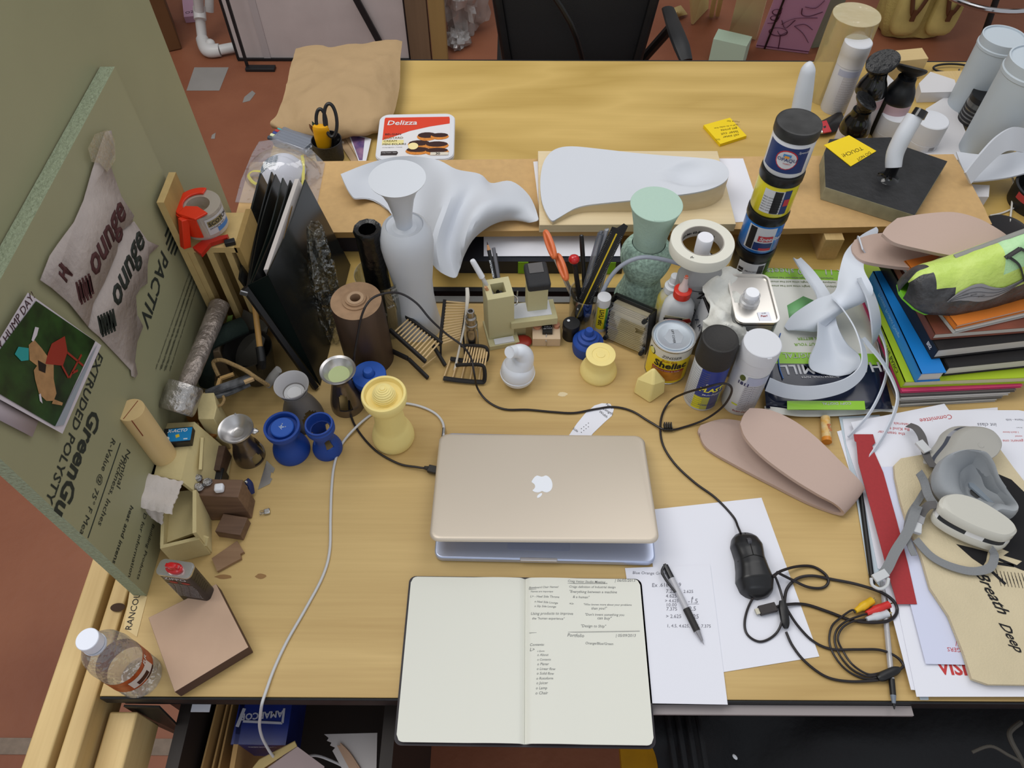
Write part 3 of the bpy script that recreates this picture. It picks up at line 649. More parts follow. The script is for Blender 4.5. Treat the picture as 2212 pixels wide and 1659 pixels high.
# glass beaker with black roll
p = P(840,703); H = hat(795,590,p); t = thing('glass_beaker', 'clear glass laboratory beaker holding a black plastic-wrapped roll', 'beaker',p)
b = B(); b.lathe([(0,.001),(.040,.001),(.044,.006),(.044,H-.006),(.0465,H),(.0455,H),(.0428,H-.006),(.0428,.007),(.040,.004),(0,.004)],seg=48); part('glass_wall',b,film('beaker_glass',(.86,.88,.85),.16,.03,.04,(130,130,120)),t)
b = B()
for i,(s_,a_,z_) in enumerate((('1000 ml',-55,.14),('No. 1000',-55,.128),('STOPPER',-54,.116),('USA',-70,.10))): b.text(s_,cyl_fn((0,0,0),.0443,a_,z_),.008,0)
part('markings',b,M('white_enamel',(200,200,196),.5),t)
q = p+V((-.004,.0,0)); t = thing('black_roll', 'tall black plastic-wrapped roll standing in the glass beaker', 'roll',q)
Hr = hat(803,492,p); b = B(); prf = [(0,.006),(.022,.006),(.0235,.05),(.0235,Hr-.02),(.0250,Hr-.012),(.0262,Hr-.004),(.0240,Hr),(.016,Hr-.003),(.0155,Hr-.03),(0,Hr-.03)]
b.lathe(prf,seg=11,m=0); part('wrapped_tube',b,M('shiny_black_wrap',(12,12,13),.18,bump=.3,bscale=60),t,ang=60)
b = B(); b.lathe([(.0052,0),(.0052,.0008)],(.006,-.0238,.062),16,axis=(0,-1,.1),cap=(True,True)); part('white_dot',b,M('dot_white',(190,188,180),.5),t)
# white two-piece vase
VW = M('white_matte_form',(204,208,216),.5); VG = M('white_satin',(204,208,215),.4)
p = P(906,702); H = hat(857,385,p); t = thing('tall_vase', 'tall white vase model with funnel neck ending in a flat disc', 'vase',p)
f_ = H/.374; b = B(); b.lathe([(r,z*f_) for r,z in ((0,0),(.046,0),(.0465,.004),(.0435,.02),(.040,.05),(.0375,.09),(.038,.13),(.0425,.17),(.047,.205),(.049,.23),(.047,.252),(.040,.268),(.034,.273),(.0325,.270),(.022,.268),(.014,.272))],seg=56); part('body',b,VG,t)
b = B(); b.lathe([(r,z*f_) for r,z in ((.0145,.268),(.0155,.285),(.0185,.305),(.0235,.33),(.031,.35),(.0415,.366),(.0475,.3725),(.048,.374),(0,.374))],(0,.0,0),56); part('funnel_neck',b,VG,t)
# draped white form on the shelf
def net(b,ctrl,nu=6,thick=.003,m=None):
    rows = [[P(*q) for q in r] for r in ctrl]; rows = [catmull(r,nu) for r in rows]; cols = [catmull([r[j] for r in rows],nu) for j in range(len(rows[0]))]
    N,M_ = len(cols)-1,len(cols[0])-1
    b.grid(lambda u,v: cols[min(N,int(round(u*N)))][min(M_,int(round(v*M_)))],N,M_,m,thick)
b = B()
net(b,[[(736,378,.105),(800,352,.105),(870,337,.12),(940,345,.13),(985,368,.125),(1035,378,.12),(1060,398,.105),(1104,394,.11),(1142,425,.10),(1164,474,.094)],
        [(744,398,.10),(800,385,.085),(870,380,.085),(930,385,.11),(975,402,.145),(1020,412,.13),(1060,425,.14),(1100,430,.125),(1138,450,.105),(1160,478,.092)],
        [(752,414,.098),(800,412,.078),(870,430,.076),(915,430,.09),(955,455,.145),(990,462,.12),(1030,455,.15),(1075,455,.13),(1110,464,.10),(1145,479,.088)],
        [(762,428,.096),(805,433,.08),(860,462,.08),(900,480,.08),(935,520,.115),(972,535,.09),(1005,515,.125),(1040,490,.11),(1085,475,.09),(1125,474,.084)],
        [(768,431,.095),(815,434,.08),(860,480,.08),(905,520,.07),(945,580,.07),(985,600,.055),(998,556,.085),(1025,510,.095),(1075,477,.086),(1122,473,.082)]],5,.003)
solo('draped_sheet_form',b,VW, 'white wavy thermoformed sheet draped like cloth over the shelf edge', 'model')
# ================================================================ small models, centre of the desk
BLUE = M('matt_blue',(24,66,150),.55,sss=0); BLUEL = M('matt_blue_light',(36,86,178),.5)
YEL = M('pale_yellow_foam',(238,218,142),.75,bump=.05,bscale=150); YELG = M('greenish_yellow_foam',(230,212,140),.75)
def hour(b,prof,th=.003,seg=40,win=(),m=0,cap_bottom=False):
    """hourglass shell; win = (a0,a1,z0,z1) windows with rounded shape"""
    n = len(prof); inn = [(max(.001,r-th),z) for r,z in prof]
    def cut(a,z):
        for a0,a1,z0,z1 in win:
            u = ((a-(a0+a1)/2+180) % 360-180)/((a1-a0)/2); w_ = (z-(z0+z1)/2)/((z1-z0)/2)
            if abs(w_) < 1 and abs(u) < (1-max(0,w_)**2)**.5: return True
        return False
    keep = {}
    for k in range(seg):
        for i in range(n-1):
            keep[(i,k)] = not cut(360*(k+.5)/seg,(prof[i][1]+prof[i+1][1])/2)
    VO = [[b.v((r*math.cos(2*PI*k/seg),r*math.sin(2*PI*k/seg),z)) for k in range(seg)] for r,z in prof]
    VI = [[b.v((r*math.cos(2*PI*k/seg),r*math.sin(2*PI*k/seg),z)) for k in range(seg)] for r,z in inn]
    for i in range(n-1):
        for k in range(seg):
            if not keep[(i,k)]: continue
            k2 = (k+1) % seg
            b.f([VO[i][k],VO[i][k2],VO[i+1][k2],VO[i+1][k]],m); b.f([VI[i+1][k],VI[i+1][k2],VI[i][k2],VI[i][k]],m)
            if not keep[(i,(k-1) % seg)]: b.f([VO[i][k],VO[i+1][k],VI[i+1][k],VI[i][k]],m)
            if not keep[(i,(k+1) % seg)]: b.f([VO[i+1][k2],VO[i][k2],VI[i][k2],VI[i+1][k2]],m)
            if i > 0 and not keep[(i-1,k)]: b.f([VO[i][k2],VO[i][k],VI[i][k],VI[i][k2]],m)
            if i < n-2 and not keep[(i+1,k)]: b.f([VO[i+1][k],VO[i+1][k2],VI[i+1][k2],VI[i+1][k]],m)
    for k in range(seg):
        k2 = (k+1) % seg
        b.f([VO[0][k2],VO[0][k],VI[0][k],VI[0][k2]],m); b.f([VO[-1][k],VO[-1][k2],VI[-1][k2],VI[-1][k]],m)
def interp(pr,n):
    out = []
    for i in range(len(pr)-1):
        for k in range(n): out.append((pr[i][0]+(pr[i+1][0]-pr[i][0])*k/n,pr[i][1]+(pr[i+1][1]-pr[i][1])*k/n))
    return out+[pr[-1]]
def sm(pr,n=5): return [(p.x,p.y) for p in catmull([(r,z,0) for r,z in pr],n)]
CAST = M('cast_aluminium',(120,116,114),.35,.85,bump=.15,bscale=60); CASTD = M('polished_dark_aluminium',(126,118,114),.28,.9,bump=.1,bscale=40); RIM = M('turned_aluminium',(196,194,194),.3,.85); GREYP = M('grey_painted_cup',(178,176,178),.5); GREYD = M('grey_painted_stem',(120,116,114),.5)
# grey cup with white dish
p = P(658,903); H = hat(622,830,p); t = thing('cup_model', 'grey hourglass cup model with windows in its foot and empty pale dish', 'cup',p)
b = B(); pr = sm([(.038,0),(.037,.015),(.031,.04),(.022,.065),(.0165,.085),(.0185,H-.028),(.026,H-.018)]); hour(b,pr,.0028,44,[(-75,-15,.006,.05),(110,170,.006,.05),(200,255,.006,.045)]); part('windowed_foot',b,GREYD,t)
b = B(); b.lathe([(0,H-.026),(.019,H-.025),(.0285,H-.002),(.031,H),(.031,H-.002),(.027,H-.006),(.018,H-.029),(0,H-.029)],seg=44); b.lathe([(.019,H-.0248),(0,H-.0245)],seg=30,m=1); part('dish',b,[GREYP,M('white_dish_floor',(206,206,208),.6)],t)
# aluminium cup with wax
p = P(752,873); H = hat(717,797,p); t = thing('cup_model', 'polished aluminium hourglass cup with pale green wax in its dish', 'cup',p)
b = B(); pr = sm([(.032,0),(.031,.015),(.027,.035),(.021,.06),(.017,H-.035),(.018,H-.026),(.022,H-.018)]); hour(b,pr,.003,44,[(-110,-60,.018,.06),(10,70,.01,.05),(130,190,.01,.05)]); part('windowed_foot',b,CASTD,t)
b = B(); b.lathe([(0,H-.02),(.018,H-.019),(.0275,H-.003),(.032,H-.001),(.033,H-.003),(.0315,H-.005),(.026,H-.008),(.017,H-.023),(0,H-.023)],seg=44,m=0); part('dish',b,RIM,t)
b = B(); b.lathe([(.0195,H-.0165),(0,H-.016)],seg=30); part('wax',b,M('pale_green_wax',(184,196,142),.5),t)
b = B(); b.lathe([(0,0),(.0345,0),(.034,.03),(.0335,.0005),(0,.0005)],seg=30)
b.bm.free()
# turned cup, concentric dish
p = P(541,985); H = hat(520,925,p); t = thing('cup_model', 'polished metal cup with concentric turned dish and windows in its foot', 'cup',p)
b = B(); pr = sm([(.0275,0),(.0275,.012),(.024,.03),(.0195,.045),(.0175,H-.03),(.019,H-.02),(.022,H-.014)]); hour(b,pr,.003,44,[(0,55,.010,.045),(-60,-18,.004,.03),(150,205,.006,.045)]); part('windowed_foot',b,CASTD,t)
b = B(); b.lathe([(0,H-.016),(.006,H-.0155),(.0062,H-.0148),(.011,H-.0145),(.012,H-.0138),(.018,H-.011),(.0255,H-.002),(.030,H),(.0305,H-.002),(.0295,H-.004),(.024,H-.007),(.016,H-.018),(0,H-.019)],seg=44); b.lathe([(0,0),(.002,0),(.0015,.003),(0,.003)],(-.006,.029,H-.001),8); b.blob((.030,.0,H-.010),(.008,.006,.005),seg=10,fn=lambda u: 1+.3*noise.noise(u*4)); part('dish',b,RIM,t)
# blue cup solid
p = P(632,974); H = hat(602,921,p); t = thing('cup_model', 'solid blue hourglass cup with a raised blue plug in its dish', 'cup',p)
b = B(); b.lathe([(0,0)]+sm([(.0325,0),(.0335,.008),(.0305,.022),(.0225,.038),(.021,.05),(.024,H-.022),(.030,H-.014),(.0315,H-.006)])+[(.0315,H),(.0275,H),(.0265,H-.010),(0,H-.012)],seg=48); part('cup_body',b,BLUE,t)
b = B(); b.lathe([(.0205,H-.012),(.0205,H-.003),(.019,H-.0015),(0,H-.0015)],seg=40); 
for a in range(5): b.box((.003*math.cos(a*2),.003*math.sin(a*2),H-.0012),(.009,.0008,.0006),(0,0,a*67),m=1)
part('plug',b,[BLUEL,M('white_scratch',(190,205,225),.7)],t)
# blue cup open
p = P(709,970); H = hat(685,915,p); t = thing('cup_model', 'open blue hourglass cup with a cut window, next to the solid blue one', 'cup',p)
b = B(); pr = sm([(.0265,0),(.027,.008),(.024,.02),(.018,.035),(.0175,.045),(.021,H-.026),(.0215,H-.018)]); hour(b,pr,.003,44,[(-75,-35,.026,.056),(40,85,.03,.062),(170,215,.03,.062)],0)
b.lathe([(.0175,H-.02),(.0255,H-.018),(.026,H-.008),(.0245,H-.006),(.0245,H),(.0215,H),(.0205,H-.012),(.0185,H-.02)],seg=44); part('cup_body',b,BLUE,t)
# blue capped bottle form
p = P(808,852); H = hat(799,812,p); t = thing('bottle_form', 'matt blue round bottle form with small nipple top behind the yellow vase', 'model',p)
zc = hat(801,800,p)-.012
b = B(); b.lathe([(0,0),(.026,0),(.0275,.01),(.0265,.04),(.0305,zc-.022),(.0315,zc-.01),(.0315,zc-.002),(.030,zc)],seg=44); part('bottle_body',b,M('dark_blue',(24,44,104),.5),t)
b = B(); b.lathe([(.0315,zc-.012),(.032,zc-.002),(.031,zc),(.013,zc+.0005),(.0115,zc+.0005),(.0105,zc-.001),(.010,zc+.010),(.008,zc+.013),(0,zc+.014)],seg=44); part('cap',b,BLUEL,t)
# yellow vase
p = P(851,945); H = hat(832,850,p); t = thing('yellow_vase', 'pale yellow foam vase model with flared dish and stepped dome', 'vase',p)
b = B(); b.lathe([(0,0)]+sm([(.0375,0),(.039,.006),(.038,.018),(.033,.035),(.028,.052),(.026,H-.05),(.029,H-.034),(.036,H-.024),(.0385,H-.016)])+[(.0395,H-.004),(.038,H),(.034,H),(.031,H-.008),(.022,H-.012),(0,H-.012)],seg=56,m=0)
for e in b.bm.verts: e.co.x += .0
part('vase_body',b,[YEL],t)
b = B(); pr = [(.022,H-.012)]
for k in range(9): r_ = .0205*math.cos(k/9*PI/2)+.0; z_ = H-.011+.026*math.sin(k/9*PI/2); pr += [(r_+.0008,z_),(r_+.0008,z_+.0015),(r_-.0004,z_+.002)]
b.lathe(pr+[(0,H+.0165)],seg=40); part('stepped_dome',b,M('yellow_dome',(240,222,148),.7),t)
# yellow cone
p = P(1292,803); H = hat(1297,765,p); b = B(); b.lathe([(0,0)]+sm([(.0355,0),(.0365,.006),(.034,.016),(.0285,.03),(.0275,H-.010),(.0285,H-.004)])+[(.0285,H),(.027,H+.0005),(.017,H-.0002),(.016,H-.0014),(.0085,H-.0012),(.008,H),(0,H+.0004)],seg=48)
solo('yellow_cone',b,YEL, 'short pale yellow foam cone with turned rings on its flat top', 'model',p,world=False)
# blue stepped cone
p = P(1268,755); H = hat(1266,712,p); b = B(); b.lathe([(0,0),(.029,0),(.0305,.008),(.0305,.028),(.029,.030),(.0225,.034),(.0215,.040),(.016,.043),(.015,.048),(.0095,.050),(.0085,H-.003),(.007,H),(0,H)],seg=40)
solo('blue_cone',b,BLUE, 'blue stepped cone model beside the glue stick', 'model',p,world=False)
# yellow rounded block
p = P(1399,838); b = B()
rid = [V((-.020,-.010,.030)),V((-.006,-.012,.050)),V((.010,.004,.056)),V((.020,-.006,.036))]
base = [V((-.026,-.010,0)),V((.000,-.034,0)),V((.028,-.010,0)),V((.004,.018,0))]
top = [V((-.024,-.008,.034)),V((.001,-.024,.038)),V((.024,-.010,.032)),V((.004,.010,.040))]; apex = V((.001,-.004,.060))
bv = [b.v(x) for x in base]; tv = [b.v(x) for x in top]; av = b.v(apex)
b.f(bv[::-1]); 
for i in range(4): b.f([bv[i],bv[(i+1) % 4],tv[(i+1) % 4],tv[i]]); b.f([tv[i],tv[(i+1) % 4],av])
for v_ in b.bm.verts: v_.co.x *= 1.18; v_.co.y *= 1.1; v_.co.z *= 1.22
solo('yellow_foam_block',b,YELG, 'faceted yellow foam block with rounded top beside the shellac can', 'model',p,world=False,bev=.004,seg=3,ang=25)
# gourd vase
p = P(1118,822); H = hat(1096,745,p)
t = thing('gourd_vase', 'white ceramic gourd vase with bent open spout, groove around its belly', 'vase',p)
b = B(); b.lathe([(0,0)]+sm([(.012,0),(.022,.004),(.031,.016),(.0335,.0265)])+[(.0338,.0275),(.0325,.0282)]+sm([(.0325,.0285),(.0325,.036),(.0285,.050),(.018,.060),(.008,.064)])+[(0,.065)],seg=56); part('lower_bowl',b,M('white_ceramic',(222,226,234),.35,coat=.2),t)
b = B(); 
b.tube([(.0,0,.030),(.002,.002,.046),(.009,.003,.064),(.011,.003,.078),(.005,.001,.091),(-.006,-.004,.0975),(-.015,-.011,.104)],[.0318,.0285,.0225,.0180,.0145,.0120,.0112],8,28,caps=False)
b.tube([(-.015,-.011,.104),(-.0135,-.0095,.1025),(-.007,-.0045,.098)],[.0112,.0088,.007],4,28,caps=True); part('spout',b,M('white_ceramic',(222,226,234),.35),t)
# walnut wedge feet behind the cups: brown stand under the metal cups
# ladder chairs
TP = M('toothpick_wood',(214,184,136),.7); BKW = M('black_stained_wood',(32,30,30),.7,bump=.1,bscale=200)
def rail(b,a,c,w_=.007,t_=.0035,m=0): b.bar(a,c,t_,w_,(0,0,1),m)
# chair A: tilted X-chair
cA = P(905,770)
t = thing('toothpick_chair', 'miniature black folding chair with toothpick slats, nearest the wood roll', 'miniature chair',cA)
hA = .045
a1,a2 = P(876,682,hA+.02),P(955,742,hA-.005); c1,c2 = P(842,712,hA+.02),P(920,782,hA-.008)
for q in ((a1,a2),(c1,c2)): b = B(); rail(b,q[0],q[1],.011,.006); part('side_rail',b,BKW,t,True,bev=.0015)
f1,f2 = P(840,755,.012),P(925,817,.004); g1,g2 = P(935,745,.028),P(962,790,.004)
mid = P(882,775,.022)
for q in ((f1,mid),(mid,f2),(g1,g2)): b = B(); rail(b,q[0],q[1],.011,.006); part('leg',b,BKW,t,True,bev=.0015)
for k in range(12):
    f_ = .10+.84*k/11; b = B(); b.cyl(a1.lerp(a2,f_),c1.lerp(c2,f_),.0016,seg=8); part('slat',b,TP,t,True)
b = B(); b.cyl(P(912,793,.008),P(941,770,.012),.0012,seg=8); part('stretcher',b,TP,t,True)
# chair B: tall back behind
cB = P(985,745); t = thing('toothpick_chair', 'miniature upright black framed chair with toothpick slats beside the foam pen block', 'miniature chair',cB)
a1,a2 = P(961,647,.085),P(950,748,.03); c1,c2 = P(1010,652,.085),P(998,730,.034)
b = B(); rail(b,a1,a2,.009,.006); part('side_rail',b,BKW,t,True,bev=.001); b = B(); rail(b,c1,c2,.009,.005); part('side_rail',b,BKW,t,True,bev=.001)
b = B(); rail(b,P(952,735,.036),P(952,772,.002),.007); part('leg',b,BKW,t,True,bev=.001); b = B(); rail(b,P(1000,718,.036),P(1004,765,.002),.007); part('leg',b,BKW,t,True,bev=.001)
for k in range(15):
    f_ = .04+.92*k/14; b = B(); b.cyl(a1.lerp(a2,f_),c1.lerp(c2,f_),.0016,seg=8); part('slat',b,TP,t,True)
# chair C: C-shaped sides lying
cC = P(1010,800); t = thing('toothpick_chair', 'miniature C-shaped black chair with toothpick slats, closest to the white gourd', 'miniature chair',cC)
def csh(pts_px,h):
    return [P(x,y,h) for x,y in pts_px]
fr = [P(958,817,.006),P(995,822,.005),P(1034,825,.005),P(1046,822,.008),P(1046,796,.032),P(1036,788,.038),P(1000,788,.036),P(985,789,.034)]
bk = [P(973,775,.006),P(1003,779,.005),P(1040,779,.006),P(1052,775,.012),P(1053,756,.036),P(1043,748,.040),P(1010,746,.038),P(995,747,.036)]
for q in (fr,bk): b = B(); b.tube(q,.0055,5,8,flat=.6); part('side_frame',b,BKW,t,True)
for (i,j,n_) in ((0,2,5),(4,6,9)):
    for k in range(n_):
        f_ = k/(n_-1); b = B(); b.cyl(fr[i].lerp(fr[j],f_),bk[i].lerp(bk[j],f_),.0016,seg=8); part('slat',b,TP,t,True)
# metal nozzle + plastic knife
p = P(1022,758); H = hat(1020,672,p); k = H/.095
b = B(); b.lathe([(0,0),(.0125,0),(.0125,.052*k),(.0118,.054*k),(.0118,.062*k),(.0125,.063*k),(.0122,.068*k),(.0105,.069*k),(.0105,.077*k),(.011,.078*k),(.0106,.082*k),(.0075,.084*k),(.0075,.092*k),(.007,.095*k),(.0045,.095*k),(.0045,.085*k),(0,.085*k)],seg=32)
solo('metal_nozzle',b,M('brushed_nickel',(170,165,160),.25,1.), 'stepped silver metal nozzle standing beside the foam pen block', 'nozzle',p,world=False)
b = B(); b.tube([P(1009,622,.10),P(1010,640,.095),P(1008,665,.085),P(1004,700,.06),P(994,745,.03),P(982,800,.004)],[.0035,.0042,.0032,.0022,.0022,.0022],6,10,flat=.5)
solo('plastic_knife',b,M('ivory_plastic',(214,208,196),.35), 'slim ivory plastic modelling tool leaning between chairs and nozzle', 'tool')
# foam pen block
FM = M('khaki_foam',(196,188,146),.75,bump=.05,bscale=160); WHC = M('white_card_inlay',(218,220,226),.6)
p = P(1078,716); p.z = TZ; H = hat(1059,622,p); A_ = -2
t = thing('pen_block', 'tall khaki foam pen holder block with a white inlay, pens in its top', 'pen holder',p,13)
w2 = .026; b = B()
out = [(-w2,-w2),(w2,-w2),(w2,w2),(-w2,w2)]; inn = [(-.013,-.013),(.013,-.013),(.013,.013),(-.013,.013)]
zl = .012
vo0 = [b.v((x,y,zl)) for x,y in out]; vo1 = [b.v((x,y,H)) for x,y in out]; vi1 = [b.v((x,y,H)) for x,y in inn]; vi0 = [b.v((x,y,H-.05)) for x,y in inn]
b.f(vo0[::-1]); b.f(vi0)
for i in range(4):
    j = (i+1) % 4; b.f([vo0[i],vo0[j],vo1[j],vo1[i]]); b.f([vo1[i],vo1[j],vi1[j],vi1[i]]); b.f([vi1[i],vi1[j],vi0[j],vi0[i]])
part('column',b,FM,t,bev=.0006)
b = B(); b.box((.002,-.010,.006),(.062,.070,.012)); part('plinth',b,FM,t,bev=.0006)
b = B(); b.box((.003,-.036,.013),(.040,.014,.003)); part('inlay',b,WHC,t)
pt = V((p.x,p.y,TZ+H))
t = thing('gel_pen', 'white capped pen leaning left in the foam pen block', 'pen',pt+V((-.006,0,-.04)))
u0 = pt+V((-.002,.000,-.045)); u1 = P(1020,562,H+.055)
b = B(); b.cyl(u0,u0.lerp(u1,.62),.004,seg=14); part('barrel',b,film('frosted_barrel',(1,1,1),.15,.2,.6,(214,214,218)),t,True)
b = B(); b.tube([u0.lerp(u1,.62),u0.lerp(u1,.7),u0.lerp(u1,.97),u1],[.0058,.0058,.0054,.003],4,14); part('cap',b,WHITE,t,True)
t = thing('black_pencil', 'black coloured pencil with silver lettering standing in the foam pen block', 'pencil',pt+V((.001,0,-.045)))
u0 = pt+V((.004,-.001,-.045)); u1 = P(1052,522,H+.055); d_ = (u1-u0).normalized()
b = B(); b.cyl(u0,u1-d_*.016,.0038,seg=6); b.text('PRISMACOLOR',plane_fn(u0+d_*.055+V((0,-.0042,.002)),d_,V((-.9,0,.2)),.0),.0052,1,0,.02); part('pencil_body',b,[BLACK,M('silver_foil',(200,200,200),.3,.6)],t,True)
b = B(); b.cyl(u1-d_*.016,u1-d_*.006,.0038,.0016,8); part('cut_wood',b,M('pencil_cut_wood',(190,140,100),.7),t,True)
b = B(); b.cyl(u1-d_*.006,u1,.0016,.0003,8); part('lead',b,M('dark_lead',(50,34,40),.5),t,True)
t = thing('mechanical_pencil', 'clear grey mechanical pencil standing behind the black one in the foam block', 'pencil',pt+V((.008,.004,-.045)))
u0 = pt+V((.008,.004,-.045)); u1 = P(1066,535,H+.045)
b = B(); b.cyl(u0,u1,.0037,seg=12); part('barrel',b,M('smoky_barrel',(110,110,116),.2),t,True)
b = B(); b.cyl(u0.lerp(u1,.55)+V((.004,0,0)),u0.lerp(u1,.9)+V((.004,0,0)),.0012,seg=8); part('clip',b,BLACK,t,True)
b = B(); u0 = pt+V((-.006,-.004,-.045)); u1 = P(1049,620,H+.008); b.cyl(u0,u0.lerp(u1,.8),.0035,seg=12); b.m = 1; b.cyl(u0.lerp(u1,.8),u1,.0035,.003,seg=12); b.m = 0
solo('short_pencil',b,[BLACK,M('pencil_cut_wood',(190,140,100),.7)], 'short black pencil stub peeking over the foam pen block', 'pencil')
# long foam base with eraser column
hb = .055; c_ = P(1150,672,hb); ang = 9
t = thing('foam_caddy', 'long low khaki foam caddy with white inlay carrying a black eraser column', 'caddy',(c_.x,c_.y,TZ),ang)
b = B(); b.box((0,0,hb-.009),(.094,.052,.018)); part('deck',b,FM,t,bev=.0006)
b = B(); b.box((-.002,.004,hb+.0008),(.078,.038,.0016)); part('inlay',b,WHC,t)
for sx in (-.030,.024):
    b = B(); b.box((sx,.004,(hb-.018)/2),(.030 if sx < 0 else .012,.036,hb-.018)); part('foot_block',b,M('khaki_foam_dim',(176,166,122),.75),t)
H2 = hat(1153,570,V((c_.x,c_.y+.01,TZ)))-.0
b = B(); b.box((.010,.014,(hb+.0016+.125)/2),(.040,.030,.125-hb-.0016)); part('column',b,FM,t,bev=.0006)
lo = V((.010,.010,.128)); er = Euler((R(-6),0,0)).to_matrix()
b = B(); b.box(lo+V((0,.004,.010)),(.045,.058,.020),(6,0,0)); part('eraser_pad',b,M('black_foam_rubber',(44,44,46),.8,bump=.2,bscale=200),t,bev=.005,seg=3)
b = B(); b.box(lo+V((-.001,.016,.0222)),(.028,.024,.001),(6,0,0)); part('worn_patch',b,M('grey_worn_patch',(92,90,90),.8),t)
q = P(1104,650,hb+.004); b = B(); b.tube([q+V((.0135*math.cos(a),.0135*math.sin(a)*.9,.004*math.sin(a))) for a in [R(30*k) for k in range(12)]],.0016,2,8,closed=True); b.tube([q+V((.012,.010,.004)),q+V((.013,.013,.015))],.0015,2,8)
solo('wire_ring',b,STEEL, 'small steel wire ring lying on the white inlay of the foam caddy', 'ring')
# small pale box with erasers and clip
c_ = P(1180,718,.02); t = thing('small_box', 'small pinkish card box with rubber plugs in front of the foam caddy', 'box',(c_.x,c_.y,TZ))
b = B(); b.box((0,0,.012),(.056,.040,.023)); part('box_body',b,M('pale_pink_card',(206,182,152),.7),t,bev=.0006)
for sx,r_ in ((-.018,.009),(.021,.0065)):
    b = B(); b.cyl((sx,.012,.023),(sx,.012,.031),r_,seg=18); part('rubber_plug',b,M('salmon_rubber',(194,134,104),.7),t)
t = thing('key_tag', 'little black tag with a silver chain hanging on the small pinkish box', 'tag',(c_.x+.002,c_.y,TZ+.0235))
b = B(); b.box((0,.004,.004),(.020,.026,.006)); b.text('made in',plane_fn((-.007,.004,.0072),(1,.1,0),(0,1,0)),.0045,1); b.text('the U.S.A',plane_fn((-.008,-.001,.0072),(1,.1,0),(0,1,0)),.0045,1); part('tag_body',b,[BLACK,M('print_white',(200,200,205),.5)],t,bev=.001)
b = B(); b.tube([(-.002,-.010,.003),(-.003,-.020,-.004),(-.001,-.0225,-.012),(-.002,-.0225,-.019)],.0009,4,6); part('chain',b,STEEL,t)
# pencil glass and its contents
p = P(1262,693); H = hat(1250,630,p); r = .034
t = thing('drinking_glass', 'clear drinking glass crammed with rulers, pens and scissors', 'glass',p)
b = B(); b.lathe([(0,.001),(r*.9,.001),(r*.94,.004),(r+.002,H),(r,H),(r*.9,.006),(0,.006)],seg=40); part('glass_wall',b,film('tumbler_glass',(.88,.89,.88),.12,.03),t)
rim = V((p.x,p.y,TZ+H))
def stick(name,label,cat,a,px,h,r_,mats,prof=None,tip=None):
    a = V(a); e = P(px[0],px[1],h); return a,e
# triangular scale rule
a = p+V((-.018,-.006,.012)); e = P(1338,492,.215); d_ = (e-a).normalized()
t = thing('scale_ruler', 'black triangular scale ruler with a yellow stripe, leaning in the glass', 'ruler',a)
x_ = V((1,.1,-.2)).cross(d_).normalized(); s_ = d_.cross(x_).normalized(); L_ = (e-a).length
side = V((.55,-.35,-.5)); side = (side-d_*side.dot(d_)).normalized(); nrm = d_.cross(side).normalized()
if nrm.z < 0: nrm = -nrm
b = B(); pr_ = [(-.0135,0),(.0,.0030),(.0135,0),(.004,-.004),(0,-.018),(-.004,-.004)]
A_ = [b.v(a+side*x+nrm*z) for x,z in pr_]; E_ = [b.v(a+d_*(L_+(.010 if x > 0 else -.004))+side*x+nrm*z) for x,z in pr_]
b.f(A_[::-1]); b.f(E_)
for i in range(6): b.f([A_[i],A_[(i+1) % 6],E_[(i+1) % 6],E_[i]])
b.bm.normal_update(); bmesh.ops.recalc_face_normals(b.bm,faces=b.bm.faces[:])
q0 = a+nrm*.0034; slab(b,[q0-side*.0014,q0+side*.0014,q0+side*.0014+d_*(L_-.012),q0-side*.0014+d_*(L_-.012)],.0008,1)
for i in range(46):
    for sg,hh in ((-1,.0035),(1,.0035)):
        qq = a+d_*(.05+i*.0035)+nrm*(.0012)+side*sg*.0110; b.bar(qq-side*(hh if i % 4 == 0 else hh*.5)*.6+nrm*.0004,qq+side*(hh if i % 4 == 0 else hh*.5)*.6+nrm*.0004,.0003,.0003,tuple(nrm),2)
part('ruler_body',b,[BLACK,M('yellow_stripe',(206,176,30),.4),M('tick_white',(150,150,150),.5)],t,True)
a = p+V((-.014,.006,.012)); e = P(1298,500,.205); t = thing('drafting_tube', 'clear grey plastic pen tube leaning beside the triangular ruler', 'pen',a)
b = B(); b.tube([a,a.lerp(e,.9),a.lerp(e,.94),e],[.0062,.0062,.004,.003],3,12); part('barrel',b,film('smoky_tube',(.7,.74,.8),.25,.1,.45,(116,122,134)),t,True)
b = B(); b.tube([a+V((.012,.006,0)),a.lerp(e,.9)+V((.011,.006,0)),e+V((.014,.006,-.003))],[.005,.005,.003],3,12); part('second_barrel',b,film('smoky_tube_pale',(.8,.83,.88),.25,.1,.5,(150,154,164)),t,True)
a = p+V((.004,.012,.012)); e = P(1256,510,.19); b = B(); b.tube([a,a.lerp(e,.9),e],[.0046,.0046,.0035],4,12); b.tube([a.lerp(e,.96),e+V((0,0,.002))],[.0022,.0018],2,8,m=1)
solo('black_pen',b,[BLACK,STEEL], 'black marker pen standing upright at the back of the glass', 'pen')
a = p+V((-.006,.014,.012)); e = P(1240,560,.155); b = B(); b.cyl(a,a.lerp(e,.9),.005,seg=12); b.blob(e,(.011,.010,.010),m=1)
solo('red_topped_tool',b,[BLACK,M('glossy_red',(190,24,28),.2,coat=.4)], 'dark tool with a glossy red ball top in the glass', 'tool')
a = p+V((.016,-.004,.012)); e = P(1319,548,.16); b = B(); b.tube([a,a.lerp(e,.6),a.lerp(e,.86),e],[.003,.003,.0034,.002],4,10); b.cyl(a.lerp(e,.9),e,.0036,.0015,10,1)
solo('silver_tool',b,[M('beige_metal',(176,170,156),.4,.4),STEEL], 'slim silver and beige tool leaning right out of the glass', 'tool')
